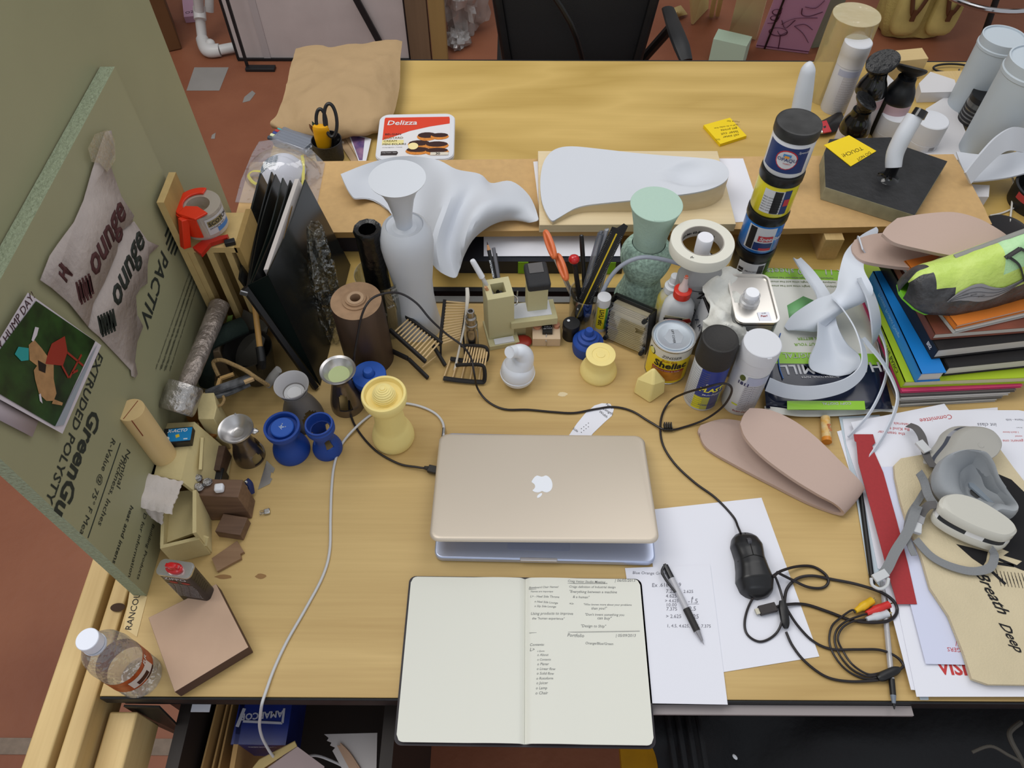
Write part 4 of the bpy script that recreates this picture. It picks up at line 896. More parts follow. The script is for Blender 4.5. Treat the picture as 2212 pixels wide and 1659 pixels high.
a = p+V((.010,.010,.012)); e = P(1303,490+9,.185); b = B(); b.tube([a,a.lerp(e,.8),e],[.004,.005,.0045],4,10,flat=.6); solo('grey_tool_handle',b,M('grey_rubber',(84,84,88),.5), 'dark grey tool handle half hidden behind the triangular ruler', 'tool')
# orange scissors
a = p+V((-.014,.012,.02)); t = thing('scissors', 'scissors with orange handles standing in the glass', 'scissors',a)
c1 = P(1188,528,.15); c2 = P(1214,577,.125); ORG = M('orange_handle',(214,110,62),.4)
def loop(c,ux,uy,rx,ry,r_,n=14): return [c+ux*rx*math.cos(2*PI*k/n)+uy*ry*math.sin(2*PI*k/n) for k in range(n)]
ux = (P(1197,560,.14)-P(1180,500,.165)).normalized()
for c_,rx in ((c1,.026),(c2,.024)):
    b = B(); b.tube(loop(c_,ux,V((.5,-.75,0)).normalized(),rx,.0115,0),.0048,3,10,closed=True,flat=1); part('handle',b,ORG,t,True)
for c_,o_ in ((c1,.0),(c2,.004)):
    b = B(); s0 = c_+ux*.018; b.bar(s0,a+V((o_,0,0)),.006,.002,(0,1,0)); part('blade',b,STEEL,t,True)
# black film canister beside the glass
p = P(1232,726); b = B(); b.lathe([(0,0),(.0165,0),(.0165,.026),(.0178,.027),(.0178,.040),(.0165,.042),(0,.042)],seg=28,m=0); b.lathe([(.003,.0422),(0,.0423)],(-.006,.006,0),12,m=1)
solo('black_canister',b,[BLACK,WHITE], 'small black capped canister in front of the glass', 'canister',p,world=False)
# red oval piece
b = B(); c_ = P(1130,738,.004); b.blob(c_+V((0,0,.002)),(.018,.016,.005)); solo('red_disc',b,M('brick_red',(150,44,30),.4), 'small flat dark red disc lying behind the white gourd', 'disc')
# glue stick
p = P(1296,708); H = hat(1300,640,p)
t = thing('glue_stick', 'yellow and green glue stick with white cap beside the blue cone', 'glue stick',p)
b = B(); r = .0128; b.lathe([(0,0),(r,0),(r,H-.022),(r-.001,H-.022)],seg=28,m=0); cyl_patch(b,(0,0,0),r,-150,-68,.010,H-.022,1); cyl_patch(b,(0,0,0),r,-67,-40,.010,H-.022,2)
fnU = lambda u,v: V(((r+.0008)*math.cos(R(-122)+v/r),(r+.0008)*math.sin(R(-122)+v/r),H-.026-u)); b.text('UHU stic',fnU,.0125,3,0,.03)
part('barrel',b,[M('glue_base_white',(200,200,205),.5),M('label_yellow',(224,204,30),.4),M('label_green',(70,150,50),.4),INK],t)
b = B(); b.lathe([(r+.0008,H-.022),(r+.0008,H-.001),(r-.001,H),(0,H)],seg=28); part('cap',b,M('grey_white_cap',(205,206,210),.5),t)
# pin art toy
A0,B0 = P(1303,733,.003),P(1391,772,.003); A1 = P(1311,648,.078); B1 = P(1411,680,.078)
ex = (B0-A0).normalized(); W_ = (B0-A0).length; ez = (A1-A0); Hh = ez.length; ez.normalize(); en = ex.cross(ez).normalized()
if en.y < 0: en = -en
o_ = (A0+B0)/2; t = thing('pin_art_toy', 'black framed pin art toy full of silver pins with clear front plate', 'toy',(o_.x,o_.y,TZ))
def qb(b,u0,u1,v0,v1,w0,w1,m=0):
    vs = [b.v(A0+ex*u+en*w_+ez*v) for w_ in (w0,w1) for u,v in ((u0,v0),(u1,v0),(u1,v1),(u0,v1))]
    for q in ((0,1,2,3),(7,6,5,4),(0,4,5,1),(1,5,6,2),(2,6,7,3),(3,7,4,0)): b.f([vs[i] for i in q],m)
b = B(); qb(b,0,W_,0,Hh,0,.0025); part('clear_plate',b,film('acrylic_plate',(.97,.97,.96),.10,.03),t,True)
b = B()
for q in ((0,.007,0,Hh),(W_-.007,W_,0,Hh),(0,W_,0,.007),(0,W_,Hh-.007,Hh)): qb(b,*q,.040,.052)
qb(b,.0,.004,0,Hh,.010,.052); qb(b,W_-.004,W_,0,Hh,.010,.052); qb(b,0,W_,0,Hh,.052,.055); part('black_frame',b,BLACK,t,True,bev=.0008)
b = B(); rr = .0014; nx,nz = 26,20
for i in range(nx):
    for j in range(nz):
        u = .007+(W_-.014)*(i+.5*(j % 2))/nx; v = .006+(Hh-.012)*j/nz; dep = .0032+.006*max(0,noise.noise(V((i*.15,j*.18,1)))+.1)+(.018 if j > 15 else 0)+(.012 if (i > 19 and 9 < j < 13) else 0)
        c_ = A0+ex*u+ez*v; vs = [b.v(c_+ex*rr*x+ez*rr*z+en*w_) for w_ in (dep,.050) for x,z in ((-1,-1),(1,-1),(1,1),(-1,1))]
        for q in ((0,1,2,3),(0,4,5,1),(1,5,6,2),(2,6,7,3),(3,7,4,0)): b.f([vs[k_] for k_ in q],None,False)
o = part('pins',b,M('pin_metal',(200,188,160),.5,.3),t,True); o['kind'] = 'stuff'
for u,v in ((.006,.008),(W_-.006,.008),(.007,Hh-.010),(W_-.007,Hh-.010)):
    b = B(); c_ = A0+ex*u+ez*v; b.cyl(c_-en*.008,c_,.0045,.005,seg=16); part('corner_knob',b,BLACK,t,True)
    b = B(); b.cyl(c_+en*.0025,c_+en*.042,.002,seg=8); part('spacer_rod',b,BLACK,t,True)
# ================================================================ cans, bottles, jars
def ht(b,st,a,c,h,m=1,it=.1,bold=0.,lift=.0003):
    """write a line on a level surface between two picture points"""
    A_ = P(*a,h); C_ = P(*c,h); w_ = glyphs(st,it,bold)[2]; sz = (C_-A_).length/w_; xd = (C_-A_).normalized(); yd = V((0,0,1)).cross(xd)
    b.text(st,plane_fn(A_,xd,yd,lift),sz,m,it,bold)
# pale green foam vase
GF = M('pale_green_foam',(168,194,180),.8,bump=.12,bscale=180); GFD = M('sanded_green_foam',(150,176,162),.85,var=.35,scale=160,bump=.2,bscale=200)
p = P(1379,640); H = hat(1416,440,p); k = H/.255
t = thing('foam_vase', 'pale green foam vase model with wide cup top, between pencil glass and tape', 'vase',p)
b = B(); b.lathe([(0,0)]+sm([(.052,0),(.050,.01),(.042,.035*k),(.036,.065*k)])+sm([(.038,.072*k),(.047,.095*k),(.052,.118*k),(.050,.135*k),(.042,.150*k),(.036,.154*k)])+[(.033,.156*k)],seg=48,m=0); part('lower_body',b,GFD,t)
b = B(); b.lathe([(.031,.150*k),(.032,.165*k),(.034,.185*k),(.038,.21*k),(.0435,.235*k),(.0475,.250*k),(.049,.254*k),(.0485,.255*k),(0,.255*k)],seg=48); b.box((.0,-.044,.2535*k),(.018,.006,.004)); part('cup_top',b,GF,t)
# hose
b = B(); b.tube([P(1297,640,.08),P(1318,600,.12),P(1345,572,.15),P(1385,556,.17),P(1430,560,.165),P(1480,573,.15),P(1530,583,.14),P(1550,587,.137)],.0042,8,12)
solo('grey_hose',b,M('grey_translucent_tube',(150,156,170),.4), 'bent grey plastic tube arching in front of the green foam vase', 'tube')
# jug with the tape roll on its neck
p = P(1482,706); HJ = .225
t = thing('grey_jug', 'grey bottle with bold black lettering, its neck inside the masking tape roll', 'bottle',p)
b = B(); b.prism(rrect(.085,.055,.02),.001,.15,0); pr = rrect(.085,.055,.02)
lo = [b.v((x,y,.15)) for x,y in pr]; mi = [b.v((x*.8,y*.8,.175)) for x,y in pr]; hi = [b.v((.016*math.cos(math.atan2(y,x)),.016*math.sin(math.atan2(y,x)),.20)) for x,y in pr]
for i in range(len(pr)):
    j = (i+1) % len(pr); b.f([lo[i],lo[j],mi[j],mi[i]]); b.f([mi[i],mi[j],hi[j],hi[i]])
b.text('ZO',plane_fn((-.004,-.0282,.118),(1,0,0),(0,0,1)),.022,1,0,.04)
for i in range(4): b.text('gorilla stain remover'[:12],plane_fn((.002,-.0282,.105-.008*i),(1,0,0),(0,0,1)),.007,1)
b.tube([(-.02,-.0284,.14),(0,-.0284,.136),(.02,-.0284,.14),(.035,-.0284,.138)],.0006,4,5,m=1)
part('jug_body',b,[M('jug_grey',(150,150,150),.4),INK],t)
qt = P(1518,520,.24); p2 = V((qt.x,qt.y,TZ+.24))
b = B(); b.lathe([(.0145,-.035),(.0150,.0),(.014,.002),(.006,.0015),(0,.002)],p2-V(p)-V((-.004,-.001,-.006)),28); b.cyl((0,0,.195),p2-V(p)-V((-.004,-.001,.03)),.013,.013,16)
part('cap',b,M('chalk_white_cap',(222,222,228),.5),t)
t = thing('tape_roll', 'wide roll of off-white masking tape sitting around the neck of the grey bottle', 'tape',p2)
b = B(); b.lathe([(.0385,-.024),(.0575,-.024),(.0578,-.022),(.0578,-.001),(.0572,0),(.0390,0),(.0385,-.001),(.0385,-.024)],seg=64,m=0); 
b.text('rL',plane_fn((-.028,-.045,.0003),(1,.2,0),(-.2,1,0)),.007,1,.2,.02); part('tape',b,[M('masking_tape',(214,212,200),.6),INK],t)
b = B(); b.lathe([(.0386,.0),(.0386,-.024),(.0372,-.024),(.0372,.0002),(.0386,.0002)],seg=56,m=0)
for i in range(5): b.text('Sun 60-01',lambda u,v,i=i: V(((.0370-.0002)*math.cos(R(60+i*38)-u/.037+PI/6),(.0370-.0002)*math.sin(R(60+i*38)-u/.037+PI/6),-.017+v)),.008,1,0,.03)
part('core',b,[M('grey_card_core',(160,154,146),.8),INK],t)
# small white bottle with yellow, glue bottle
p = P(1436,690); t = thing('nozzle_bottle', 'small white bottle with ribbed spout behind the wood glue bottle', 'bottle',p); H = hat(1447,595,p)
b = B(); b.lathe([(0,0),(.024,0),(.025,.01),(.025,H-.065),(.020,H-.05),(.012,H-.042),(.0115,H-.038)],seg=28); part('bottle_body',b,M('label_white_yellow',(206,206,214),.5,col2=(214,196,60),scale=30),t)
b = B(); b.lathe([(.0165,H-.042),(.0165,H-.028),(.011,H-.026),(.0115,H-.018),(.0095,H-.016),(.0088,H-.001),(.008,H),(0,H-.001)],seg=28); part('spout_cap',b,WHITE,t)
p = P(1452,748); p = P(1448,730); H = hat(1472,610,p); t = thing('wood_glue_bottle', 'white wood glue bottle with a red cap and clear nozzle tip', 'glue bottle',p,-12)
b = B(); sh_ = rrect(.062,.034,.015); rows = []
for sc_,z in ((.95,.001),(1,.006),(1,H-.075),(.93,H-.058),(.72,H-.046),(.36,H-.038),(.32,H-.032)): rows.append([b.v((x*sc_,y*sc_,z)) for x,y in sh_])
for r0,r1 in zip(rows,rows[1:]):
    for i in range(len(sh_)): j = (i+1) % len(sh_); b.f([r0[i],r0[j],r1[j],r1[i]])
b.box((.002,-.0174,H-.105),(.050,.0006,.052),m=1); b.box((-.006,-.0179,H-.089),(.036,.0006,.011),(0,-8,0),m=2); b.text('Titebond',plane_fn((-.022,-.0184,H-.0945),(1,0,.12),(0,0,1)),.0085,3,.1,.02); b.box((.020,-.0179,H-.086),(.016,.0006,.010),(0,-30,0),m=4)
part('bottle_body',b,[M('milky_white_bottle',(208,210,212),.35),M('label_beige',(184,178,152),.5),BLACK,M('print_white',(200,200,205),.5),M('print_red',(150,40,34),.5)],t)
b = B(); b.lathe([(.0165,H-.036),(.0168,H-.020),(.013,H-.018),(0,H-.018)],seg=30); part('red_cap',b,M('red_cap',(206,50,34),.35),t)
b = B(); b.lathe([(.0095,H-.018),(.0085,H-.010),(.006,H-.006),(.0042,H+.010),(.0036,H+.016),(0,H+.017)],seg=24); b.blob((0,0,H+.013),(.0042,.0042,.006),m=1,seg=10); part('nozzle',b,[M('cloudy_nozzle',(214,190,186),.3),M('orange_dried_glue',(200,90,60),.4)],t)
# shellac can
p = P(1437,795); H = hat(1455,725,p); r = .0405
t = thing('shellac_can', 'small metal shellac can with yellow label and paper-stained lid', 'can',p,-18)
b = B(); b.lathe([(0,.001),(r+.0008,0),(r+.0008,.003),(r,.004),(r,H-.004),(r+.001,H-.003),(r+.001,H),(r-.002,H)],seg=56,m=0)
cyl_patch(b,(0,0,0),r,-160,-15,.005,H-.026,1); cyl_patch(b,(0,0,0),r,-160,-15,H-.026,H-.004,2,.0006)
cyl_patch(b,(0,0,0),r,-128,-36,.012,H-.058,3,.0008); cyl_patch(b,(0,0,0),r,-128,-36,H-.061,H-.055,4,.001)
b.text('ZINSSER',cyl_fn((0,0,0),r,-106,H-.021,.0012),.010,5,.15); b.text('Shellac',cyl_fn((0,0,0),r,-124,H-.050,.0014),.0235,5,.05,.03); b.text('Bulls Eye',cyl_fn((0,0,0),r,-104,H-.033,.0014),.008,4,.2)
b.text('Traditional Finish & Sealer',cyl_fn((0,0,0),r,-124,H-.0595,.0014),.0050,6); b.text('amber',cyl_fn((0,0,0),r,-110,.014,.0014),.007,5)
b.prism([(.009*math.cos(R(30*j)),.009*math.sin(R(30*j))) for j in range(12)],-.0006,0,5,Matrix.Translation(V((r*math.cos(R(-140))*1.012,r*math.sin(R(-140))*1.012,H-.022))) @ (V((math.cos(R(-140)),math.sin(R(-140)),0)).to_track_quat('Z', 'Y').to_matrix().to_4x4()))
b.prism([(.007*math.cos(R(30*j)),.007*math.sin(R(30*j))) for j in range(12)],-.0002,.0006,7,Matrix.Translation(V((r*math.cos(R(-140))*1.012,r*math.sin(R(-140))*1.012,H-.022))) @ (V((math.cos(R(-140)),math.sin(R(-140)),0)).to_track_quat('Z', 'Y').to_matrix().to_4x4()))
part('can_body',b,[STEEL,M('shellac_yellow',(226,200,40),.4),M('shellac_cream',(212,208,196),.5),M('shellac_amber',(176,116,36),.4,var=.35,scale=40),M('shellac_red',(150,40,34),.5),INK,M('print_white',(200,200,205),.5),M('pale_lime',(214,210,120),.5)],t)
b = B(); b.lathe([(r-.001,H),(r-.003,H-.004),(r-.006,H-.004),(r-.007,H-.001),(r-.010,H-.0008),(r-.012,H-.002),(0,H-.002)],seg=56,m=0)
b.prism([(-.017,-.010),(-.004,-.020),(.016,-.012),(.018,.006),(.004,.018),(-.012,.014)],H-.0019,H-.0016,1); b.text('LIFT COVER',plane_fn((-.008,.014,H-.0014),(.35,-1,0),(1,.35,0)),.0062,2)
part('lid',b,[M('pale_tin_lid',(196,206,216),.35,.5),M('stuck_paper',(176,182,190),.8),INK],t)
# spray cans
def spray(p,H,r,capm,capr,caph,name,label,notch=False):
    t = thing('spray_can',label, 'spray can',p); return t
p = P(1512,858); H = hat(1557,730,p); r = .0325
t = thing('spray_can', 'spray can with black cap and blue and yellow label, cable draped over it', 'spray can',p,-16)
b = B(); b.lathe([(0,.001),(r*.97,0),(r,.003),(r*.985,.006),(r,.008),(r,H-.055),(r*.9,H-.045)],seg=48,m=0)
cyl_patch(b,(0,0,0),r,-118,-10,.045,H-.052,1); cyl_patch(b,(0,0,0),r,-118,-10,.007,.045,2); cyl_patch(b,(0,0,0),r,-88,-10,.007,.047,3,.0008); cyl_patch(b,(0,0,0),r,-66,-30,.007,.062,6,.001)
b.text('PLASTI',cyl_fn((0,0,0),r,-108,.063,.0012),.0165,4,.1,.03); b.text('Performix',cyl_fn((0,0,0),r,-92,.083,.0012),.0072,5,.1,.02); b.text('Multi-Purpose',cyl_fn((0,0,0),r,-94,.052,.0012),.0072,5,.1,.01)
b.text('RUBBER COATING',cyl_fn((0,0,0),r,-96,.020,.0012),.0055,1)
for i in range(18): b.text('danger extremely flammable',cyl_fn((0,0,0),r,-172,H-.066-.006*i,.0008),.0042,7)
part('can_body',b,[M('can_white',(196,200,206),.35),M('can_blue',(32,56,140),.35),M('can_yellow',(222,214,40),.4),M('can_olive',(170,170,80),.4),M('can_lettering_yellow',(240,230,70),.4),M('print_white',(200,200,205),.5),M('can_slate',(70,74,110),.4),M('fine_print_grey',(110,112,120),.6)],t)
b = B(); b.lathe([(r+.0012,H-.056),(r+.0018,H-.05),(r+.0008,H-.006),(r-.001,H-.001),(r-.004,H),(r-.006,H-.0012),(0,H-.0012)],seg=48); part('cap',b,M('matt_black_cap',(38,36,35),.6,bump=.1,bscale=300),t)
p = P(1594,868); H = hat(1651,740,p); r = .0325
t = thing('spray_can', 'white spray can with white cap standing right of the black capped one', 'spray can',p,-32)
b = B(); b.lathe([(0,.001),(r*.97,0),(r,.003),(r*.985,.006),(r,.008),(r,H-.055),(r*.9,H-.045)],seg=48,m=0)
cyl_patch(b,(0,0,0),r,-84,-10,.02,H-.062,1); cyl_patch(b,(0,0,0),r,-84,-10,H-.085,H-.062,2,.0006); cyl_patch(b,(0,0,0),r,-104,-84,.030,.0345,3)
b.prism([(.0055*math.cos(R(30*j)),.0075*math.sin(R(30*j))) for j in range(12)],-.0002,.0008,4,Matrix.Translation(V((r*math.cos(R(-100)),r*math.sin(R(-100)),H-.070))) @ (V((math.cos(R(-100)),math.sin(R(-100)),0)).to_track_quat('Z', 'Y').to_matrix().to_4x4()))
b.text('1811',cyl_fn((0,0,0),r,-112,H-.088,.001),.0115,5,0,.03)
for i in range(14): b.text('warning flammable vapour harmful',cyl_fn((0,0,0),r,-82,H-.090-.0055*i,.0008),.0042,6)
b.text('RUST-OLEUM',cyl_fn((0,0,0),r,-92,.012,.001),.006,7,0,.02)
part('can_body',b,[M('can_offwhite',(206,208,212),.35),M('can_grey_panel',(186,186,192),.4),M('can_lavender',(170,176,200),.4),M('can_lime',(200,206,60),.4),M('can_green_badge',(80,92,40),.4),M('can_navy_text',(30,36,90),.4),M('fine_print_grey',(110,112,120),.6),M('print_red',(150,40,34),.5)],t)
b = B(); b.lathe([(r+.0006,H-.056),(r+.001,H-.030),(r+.0016,H-.029),(r+.0014,H-.008),(r+.0004,H-.001),(r-.001,H),(0,H)],seg=48); b.box((-.030,.008,H-.004),(.006,.004,.006)); b.box((.022,-.024,H-.006),(.008,.004,.008),(0,0,45)); part('cap',b,M('bright_white_cap',(208,210,216),.5),t,ang=30)
# rectangular metal solvent tin
zt_ = .165; q = [P(1592,590,zt_),P(1655,598,zt_),P(1672,694,zt_),P(1588,696,zt_)]; c_ = sum(q,V())/4
t = thing('solvent_tin', 'rectangular bare metal solvent tin with white screw cap, behind the spray cans', 'tin',(c_.x,c_.y,TZ),0)
b = B(); W_,D_ = .078,.118; b.prism(rrect(W_,D_,.014),.001,zt_-.009,0); part('tin_body',b,M('tin_side',(150,150,150),.3,.9),t)
b = B(); o1 = rrect(W_+.002,D_+.002,.015); i1 = rrect(W_-.006,D_-.006,.011)
vo = [b.v((x,y,zt_-.005)) for x,y in o1]; vt = [b.v((x,y,zt_)) for x,y in o1]; vi = [b.v((x,y,zt_)) for x,y in i1]; vb = [b.v((x*.985,y*.985,zt_-.004)) for x,y in i1]
for i in range(len(o1)):
    j = (i+1) % len(o1); b.f([vo[i],vo[j],vt[j],vt[i]]); b.f([vt[i],vt[j],vi[j],vi[i]]); b.f([vi[i],vi[j],vb[j],vb[i]])
b.f(vb); part('tin_top',b,M('bright_tin_top',(210,206,200),.3,1.),t)
b = B(); b.lathe([(.018,-.004+zt_),(.018,zt_+.004),(.0145,zt_+.006),(.014,zt_+.013),(.0155,zt_+.014),(.0155,zt_+.018)],(-.008,-.008,0),32); part('spout_collar',b,film('clear_collar',(1,1,1),.15,.2,.5,(214,214,218)),t)
b = B(); b.lathe([(.0125,zt_+.005),(.0130,zt_+.022),(.012,zt_+.024),(0,zt_+.024)],(-.008,-.008,0),28); part('screw_cap',b,WHITE,t)
b = B(); b.box((.014,-.043,zt_-.0032),(.022,.022,.0004),(0,0,4),m=0); b.text('Pearl',plane_fn((.007,-.044,zt_-.0028),(1,.08,0),(0,1,0)),.006,1,.1,.02); b.text('12.99',plane_fn((.009,-.037,zt_-.0028),(1,.08,0),(0,1,0)),.004,2); part('price_sticker',b,[PAPER,M('print_red',(150,40,34),.5),INK],t)
# carton with upright lettering and rag on it
q0,q1 = P(1487,770-30,.05),0
p = P(1500,740); t = thing('ivory_carton', 'narrow open white carton printed with big letters, white rag stuffed beside it', 'carton',p,8)
b = B(); HC = .12; b.box((-.010,.012,HC/2),(.002,.080,HC-.002),(0,6,0)); b.box((.012,.052,HC/2),(.040,.002,HC-.002)); b.box((.034,.012,HC/2),(.002,.080,HC-.002))
for i,ch in enumerate('TEXACO'[:4]): b.text(ch,plane_fn((-.0135+.0,.036-.018*i,HC*.62),(0,-1,0),(.1,0,1)),.020,1,0,.02)
part('carton_walls',b,[M('carton_white',(206,208,212),.6),M('navy_letters',(34,40,60),.5)],t)
b = B(); slab(b,[V((-.002,.055,HC+.006)),V((.002,-.030,HC-.004)),V((.006,-.030,HC-.06)),V((.002,.055,HC-.05))],.0015); part('silver_liner',b,M('silver_liner',(130,126,126),.35,.7),t)
b = B()
RG = M('white_rag',(214,214,208),.95,bump=.3,bscale=70)
net(b,[[(1512,590,.14),(1550,578,.15),(1590,582,.15),(1600,600,.13)],
        [(1520,620,.15),(1550,615,.165),(1580,618,.16),(1600,640,.14)],
        [(1525,650,.15),(1552,655,.14),(1588,650,.165),(1612,670,.14)],
        [(1532,685,.14),(1560,680,.155),(1590,690,.14),(1610,700,.15)],
        [(1518,700,.13),(1548,712,.14),(1585,705,.15),(1608,730,.13)],
        [(1522,730,.10),(1550,735,.12),(1585,738,.12),(1600,745,.11)]],9,.004)
for v_ in b.bm.verts: 
    n_ = .25-abs(noise.noise(v_.co*24)); n2 = noise.noise(v_.co*60); v_.co += V((.006*n2,.004*n2,.026*n_+.004*n2))
solo('white_rag',b,RG, 'crumpled white rag lying between the tape roll and the solvent tin', 'rag')
# paint jars, stacked
p = P(1611,592); z = 0
jars = [('blue-black',(18,18,22)),('blue',(30,110,190)),('yellow',(214,200,40)),('white',(214,216,222))]
Ht = hat(1703,262,p); hj = Ht/4; r = .0395
labs = ['bottom dark jar of ink with a grey barcode label, lowest of the four jar stack', 'blue paint jar, second from the bottom in the tall jar stack', 'yellow paint jar, third up in the tall jar stack', 'white paint jar on top of the tall jar stack, black dusty lid']
for i,(nm_,col) in enumerate(jars):
    t = thing('paint_jar',labs[i], 'paint jar',p+V((0,0,i*hj+.0003)),-28, 'stacked screen printing ink jars')
    b = B(); b.lathe([(0,.0005),(r*.93,.0003),(r,.005),(r,hj-.022),(r*.95,hj-.018)],seg=48,m=0)
    if i == 0:
        cyl_patch(b,(0,0,0),r,-118,-34,.014,hj-.028,1); b.text('PROCESS BLACK',cyl_fn((0,0,0),r,-92,hj-.052,.001),.0062,2)
        for k_ in range(14): cyl_patch(b,(0,0,0),r,-56+k_*1.4,-55.2+k_*1.4+(k_ % 3)*.2,.018,hj-.032,2,.0008,1)
        for k_ in range(4): cyl_patch(b,(0,0,0),r,-114,-98,.018+.009*k_,.025+.009*k_,3,.0008,3)
    elif i == 1:
        cyl_patch(b,(0,0,0),r,-122,-38,.010,hj-.026,1); cyl_patch(b,(0,0,0),r,-116,-96,.012,hj-.028,3,.0007); cyl_patch(b,(0,0,0),r,-94,-40,.012,.032,4,.0008); cyl_patch(b,(0,0,0),r,-86,-44,.036,.050,5,.001)
        b.text('Speedball',cyl_fn((0,0,0),r,-82,.039,.0014),.0125,1,.15,.02); cyl_patch(b,(0,0,0),r,-76,-42,.013,.019,5,.001)
    elif i == 2:
        cyl_patch(b,(0,0,0),r,-112,-50,.012,hj-.030,1); cyl_patch(b,(0,0,0),r,-82,-60,.013,hj-.031,3,.0007); cyl_patch(b,(0,0,0),r,-56,-36,.012,hj-.028,4,.0007); cyl_patch(b,(0,0,0),r,-52,-36,.032,.048,5,.0009)
        for k_ in range(6): b.text('fabric screen printing',cyl_fn((0,0,0),r,-110,.018+.006*k_,.001),.0042,2)
    else:
        cyl_patch(b,(0,0,0),r,-150,-30,.012,hj-.030,4); fr_ = (V((math.cos(R(-84)),math.sin(R(-84)),0)).to_track_quat('Z', 'Y').to_matrix().to_4x4())
        for rad,mm,lf in ((.0200,5,.0006),(.0178,1,.0012)):
            vs_ = [b.v(V(((r+lf)*math.cos(R(-84)+rad*math.cos(R(20*j))/r),(r+lf)*math.sin(R(-84)+rad*math.cos(R(20*j))/r),hj*.42+rad*1.02*math.sin(R(20*j))))) for j in range(18)]
            cc_ = b.v(V(((r+lf+.0004)*math.cos(R(-84)),(r+lf+.0004)*math.sin(R(-84)),hj*.42)))
            for j in range(18): b.f([cc_,vs_[j],vs_[(j+1) % 18]],mm)
        b.text('OPAQUE',cyl_fn((0,0,0),r,-84-.0165/r*57.3,hj*.40,.0022),.0098,4,0,.01); b.text('FABRIC',cyl_fn((0,0,0),r,-90,hj*.40-.006,.0022),.0042,5)
        cyl_patch(b,(0,0,0),r,-95,-75,hj*.40+.009,hj*.40+.015,6,.0020); cyl_patch(b,(0,0,0),r,-91,-79,hj*.40+.007,hj*.40+.012,7,.0024)
        b.text('Speedball',cyl_fn((0,0,0),r,-60,hj-.040,.001),.007,1,.15)
    part('jar_body',b,[M('jar_'+nm_.replace('-', '_'),col,.25,coat=.3),M('jar_label_white',(206,206,210),.5),INK,M('jar_label_black',(34,32,36),.4),M('jar_label_navy',(28,50,104),.4),M('jar_label_red',(190,50,60),.4),M('jar_label_skyblue',(60,130,190),.4),M('jar_label_orange',(220,150,60),.4)],t)
    b = B(); b.lathe([(r+.0012,hj-.021),(r+.0016,hj-.019),(r+.0016,hj-.004),(r+.0004,hj-.001),(r-.002,hj-.0003)]+([(r-.004,hj-.0006),(0,hj-.0006)] if i == 3 else [(0,hj-.0003)]),seg=48,m=0)
    part('lid',b,M('dusty_black_lid',(44,44,44),.45,var=.5,scale=30) if i == 3 else M('black_lid',(20,20,22),.3),t)
# ream of paper
zr = .030
def lerp2(a,c,t_): return (a[0]+(c[0]-a[0])*t_,a[1]+(c[1]-a[1])*t_)
L0,L1,R0,R1 = (1630,578),(1655,882),(1858,586),(1928,884)
c_ = P(1770,730,0); t = thing('paper_ream', 'lime, white and navy wrapped ream of printer paper lying upside down under the white ribbons', 'paper ream',c_)
b = B(); b.prism([(p_.x,p_.y) for p_ in (P(*L0,zr),P(*R0,zr),P(1912,800,zr),P(1640,800,zr))],TZ+.0005,TZ+zr-.0012); part('paper_block',b,PAPER,t,True)
b = B(); bands = [(0,.075,0),(.075,.60,1),(.60,.68,0),(.68,1.0,2)]
for t0,t1,mm in bands:
    n_ = 6
    for i in range(n_):
        ta,tb_ = t0+(t1-t0)*i/n_,t0+(t1-t0)*(i+1)/n_
        for j in range(10):
            def pt_(tt,u): 
                a_ = lerp2(L0,L1,tt); c2_ = lerp2(R0,R1,tt); x_,y_ = lerp2(a_,c2_,u); h_ = zr-(max(0,tt-.78)/.22)*(.010+.006*math.sin(u*13)); return P(x_,y_,h_)
            b.f([b.v(pt_(ta,j/10)),b.v(pt_(tb_,j/10)),b.v(pt_(tb_,(j+1)/10)),b.v(pt_(ta,(j+1)/10))][::1],mm)
bmesh.ops.remove_doubles(b.bm,verts=b.bm.verts[:],dist=.0001)
ht(b, 'HAMMERMILL',(1900,783),(1684,790),zr+.0006,3,0,.02); ht(b, 'COPY DIGITAL',(1815,762),(1690,764),zr+.0006,3); ht(b, 'INTERNATIONAL PAPER',(1812,812),(1730,813),zr+.0006,3)
ht(b, '8.5 x 11   500 sheets',(1855,584),(1655,580),zr+.0006,3); ht(b, 'BRING OUT YOUR',(1800,740),(1715,742),zr+.0006,0); ht(b, 'WORK BETTER',(1790,728),(1722,730),zr+.0006,0)
for k_ in range(3): ht(b, 'multipurpose paper bright white acid free smooth',(1800+k_*5,600+k_*9),(1660,598+k_*9),zr+.0006,4)
b.prism([(p_.x,p_.y) for p_ in (P(1700,868,.026),P(1866,868,.026),P(1868,886,.026),P(1700,886,.026))],TZ+.0275,TZ+.0282,0); ht(b, 'COPY DIGITAL',(1838,869),(1775,870),.0285,3)
b.poly([P(x_,y_,zr+.0004) for x_,y_ in ((1700,660),(1735,640),(1760,650),(1740,680),(1705,690))][::-1],5); b.poly([P(x_,y_,zr+.0005) for x_,y_ in ((1722,690),(1775,680),(1785,700),(1745,706))][::-1],6)
b.tube([P(1686,720,zr+.003),P(1680,745,zr+.003),P(1683,790,zr+.003),P(1692,818,zr+.003)],.0012,4,6,m=7)
part('wrapper',b,[M('ream_lime',(134,186,40),.35),M('ream_white',(214,214,208),.45),M('ream_navy',(20,28,50),.2),M('print_white',(200,200,205),.5),M('print_lime_grey',(150,160,130),.5),M('leaf_green',(120,180,120),.4),M('leaf_yellow',(214,190,40),.4),M('cord_blue',(40,90,160),.4)],t,True,sol=.0006,off=1)
b = B(); b.ribbon([P(1652,884,.012),P(1680,887,.020),P(1730,893,.008),P(1800,892,.010),P(1860,888,.012),P(1900,882,.018),P(1932,884,.012)],V((0,.012,.004)),.0006); part('wrapper_fold',b,M('ream_white',(214,214,208),.45),t,True)
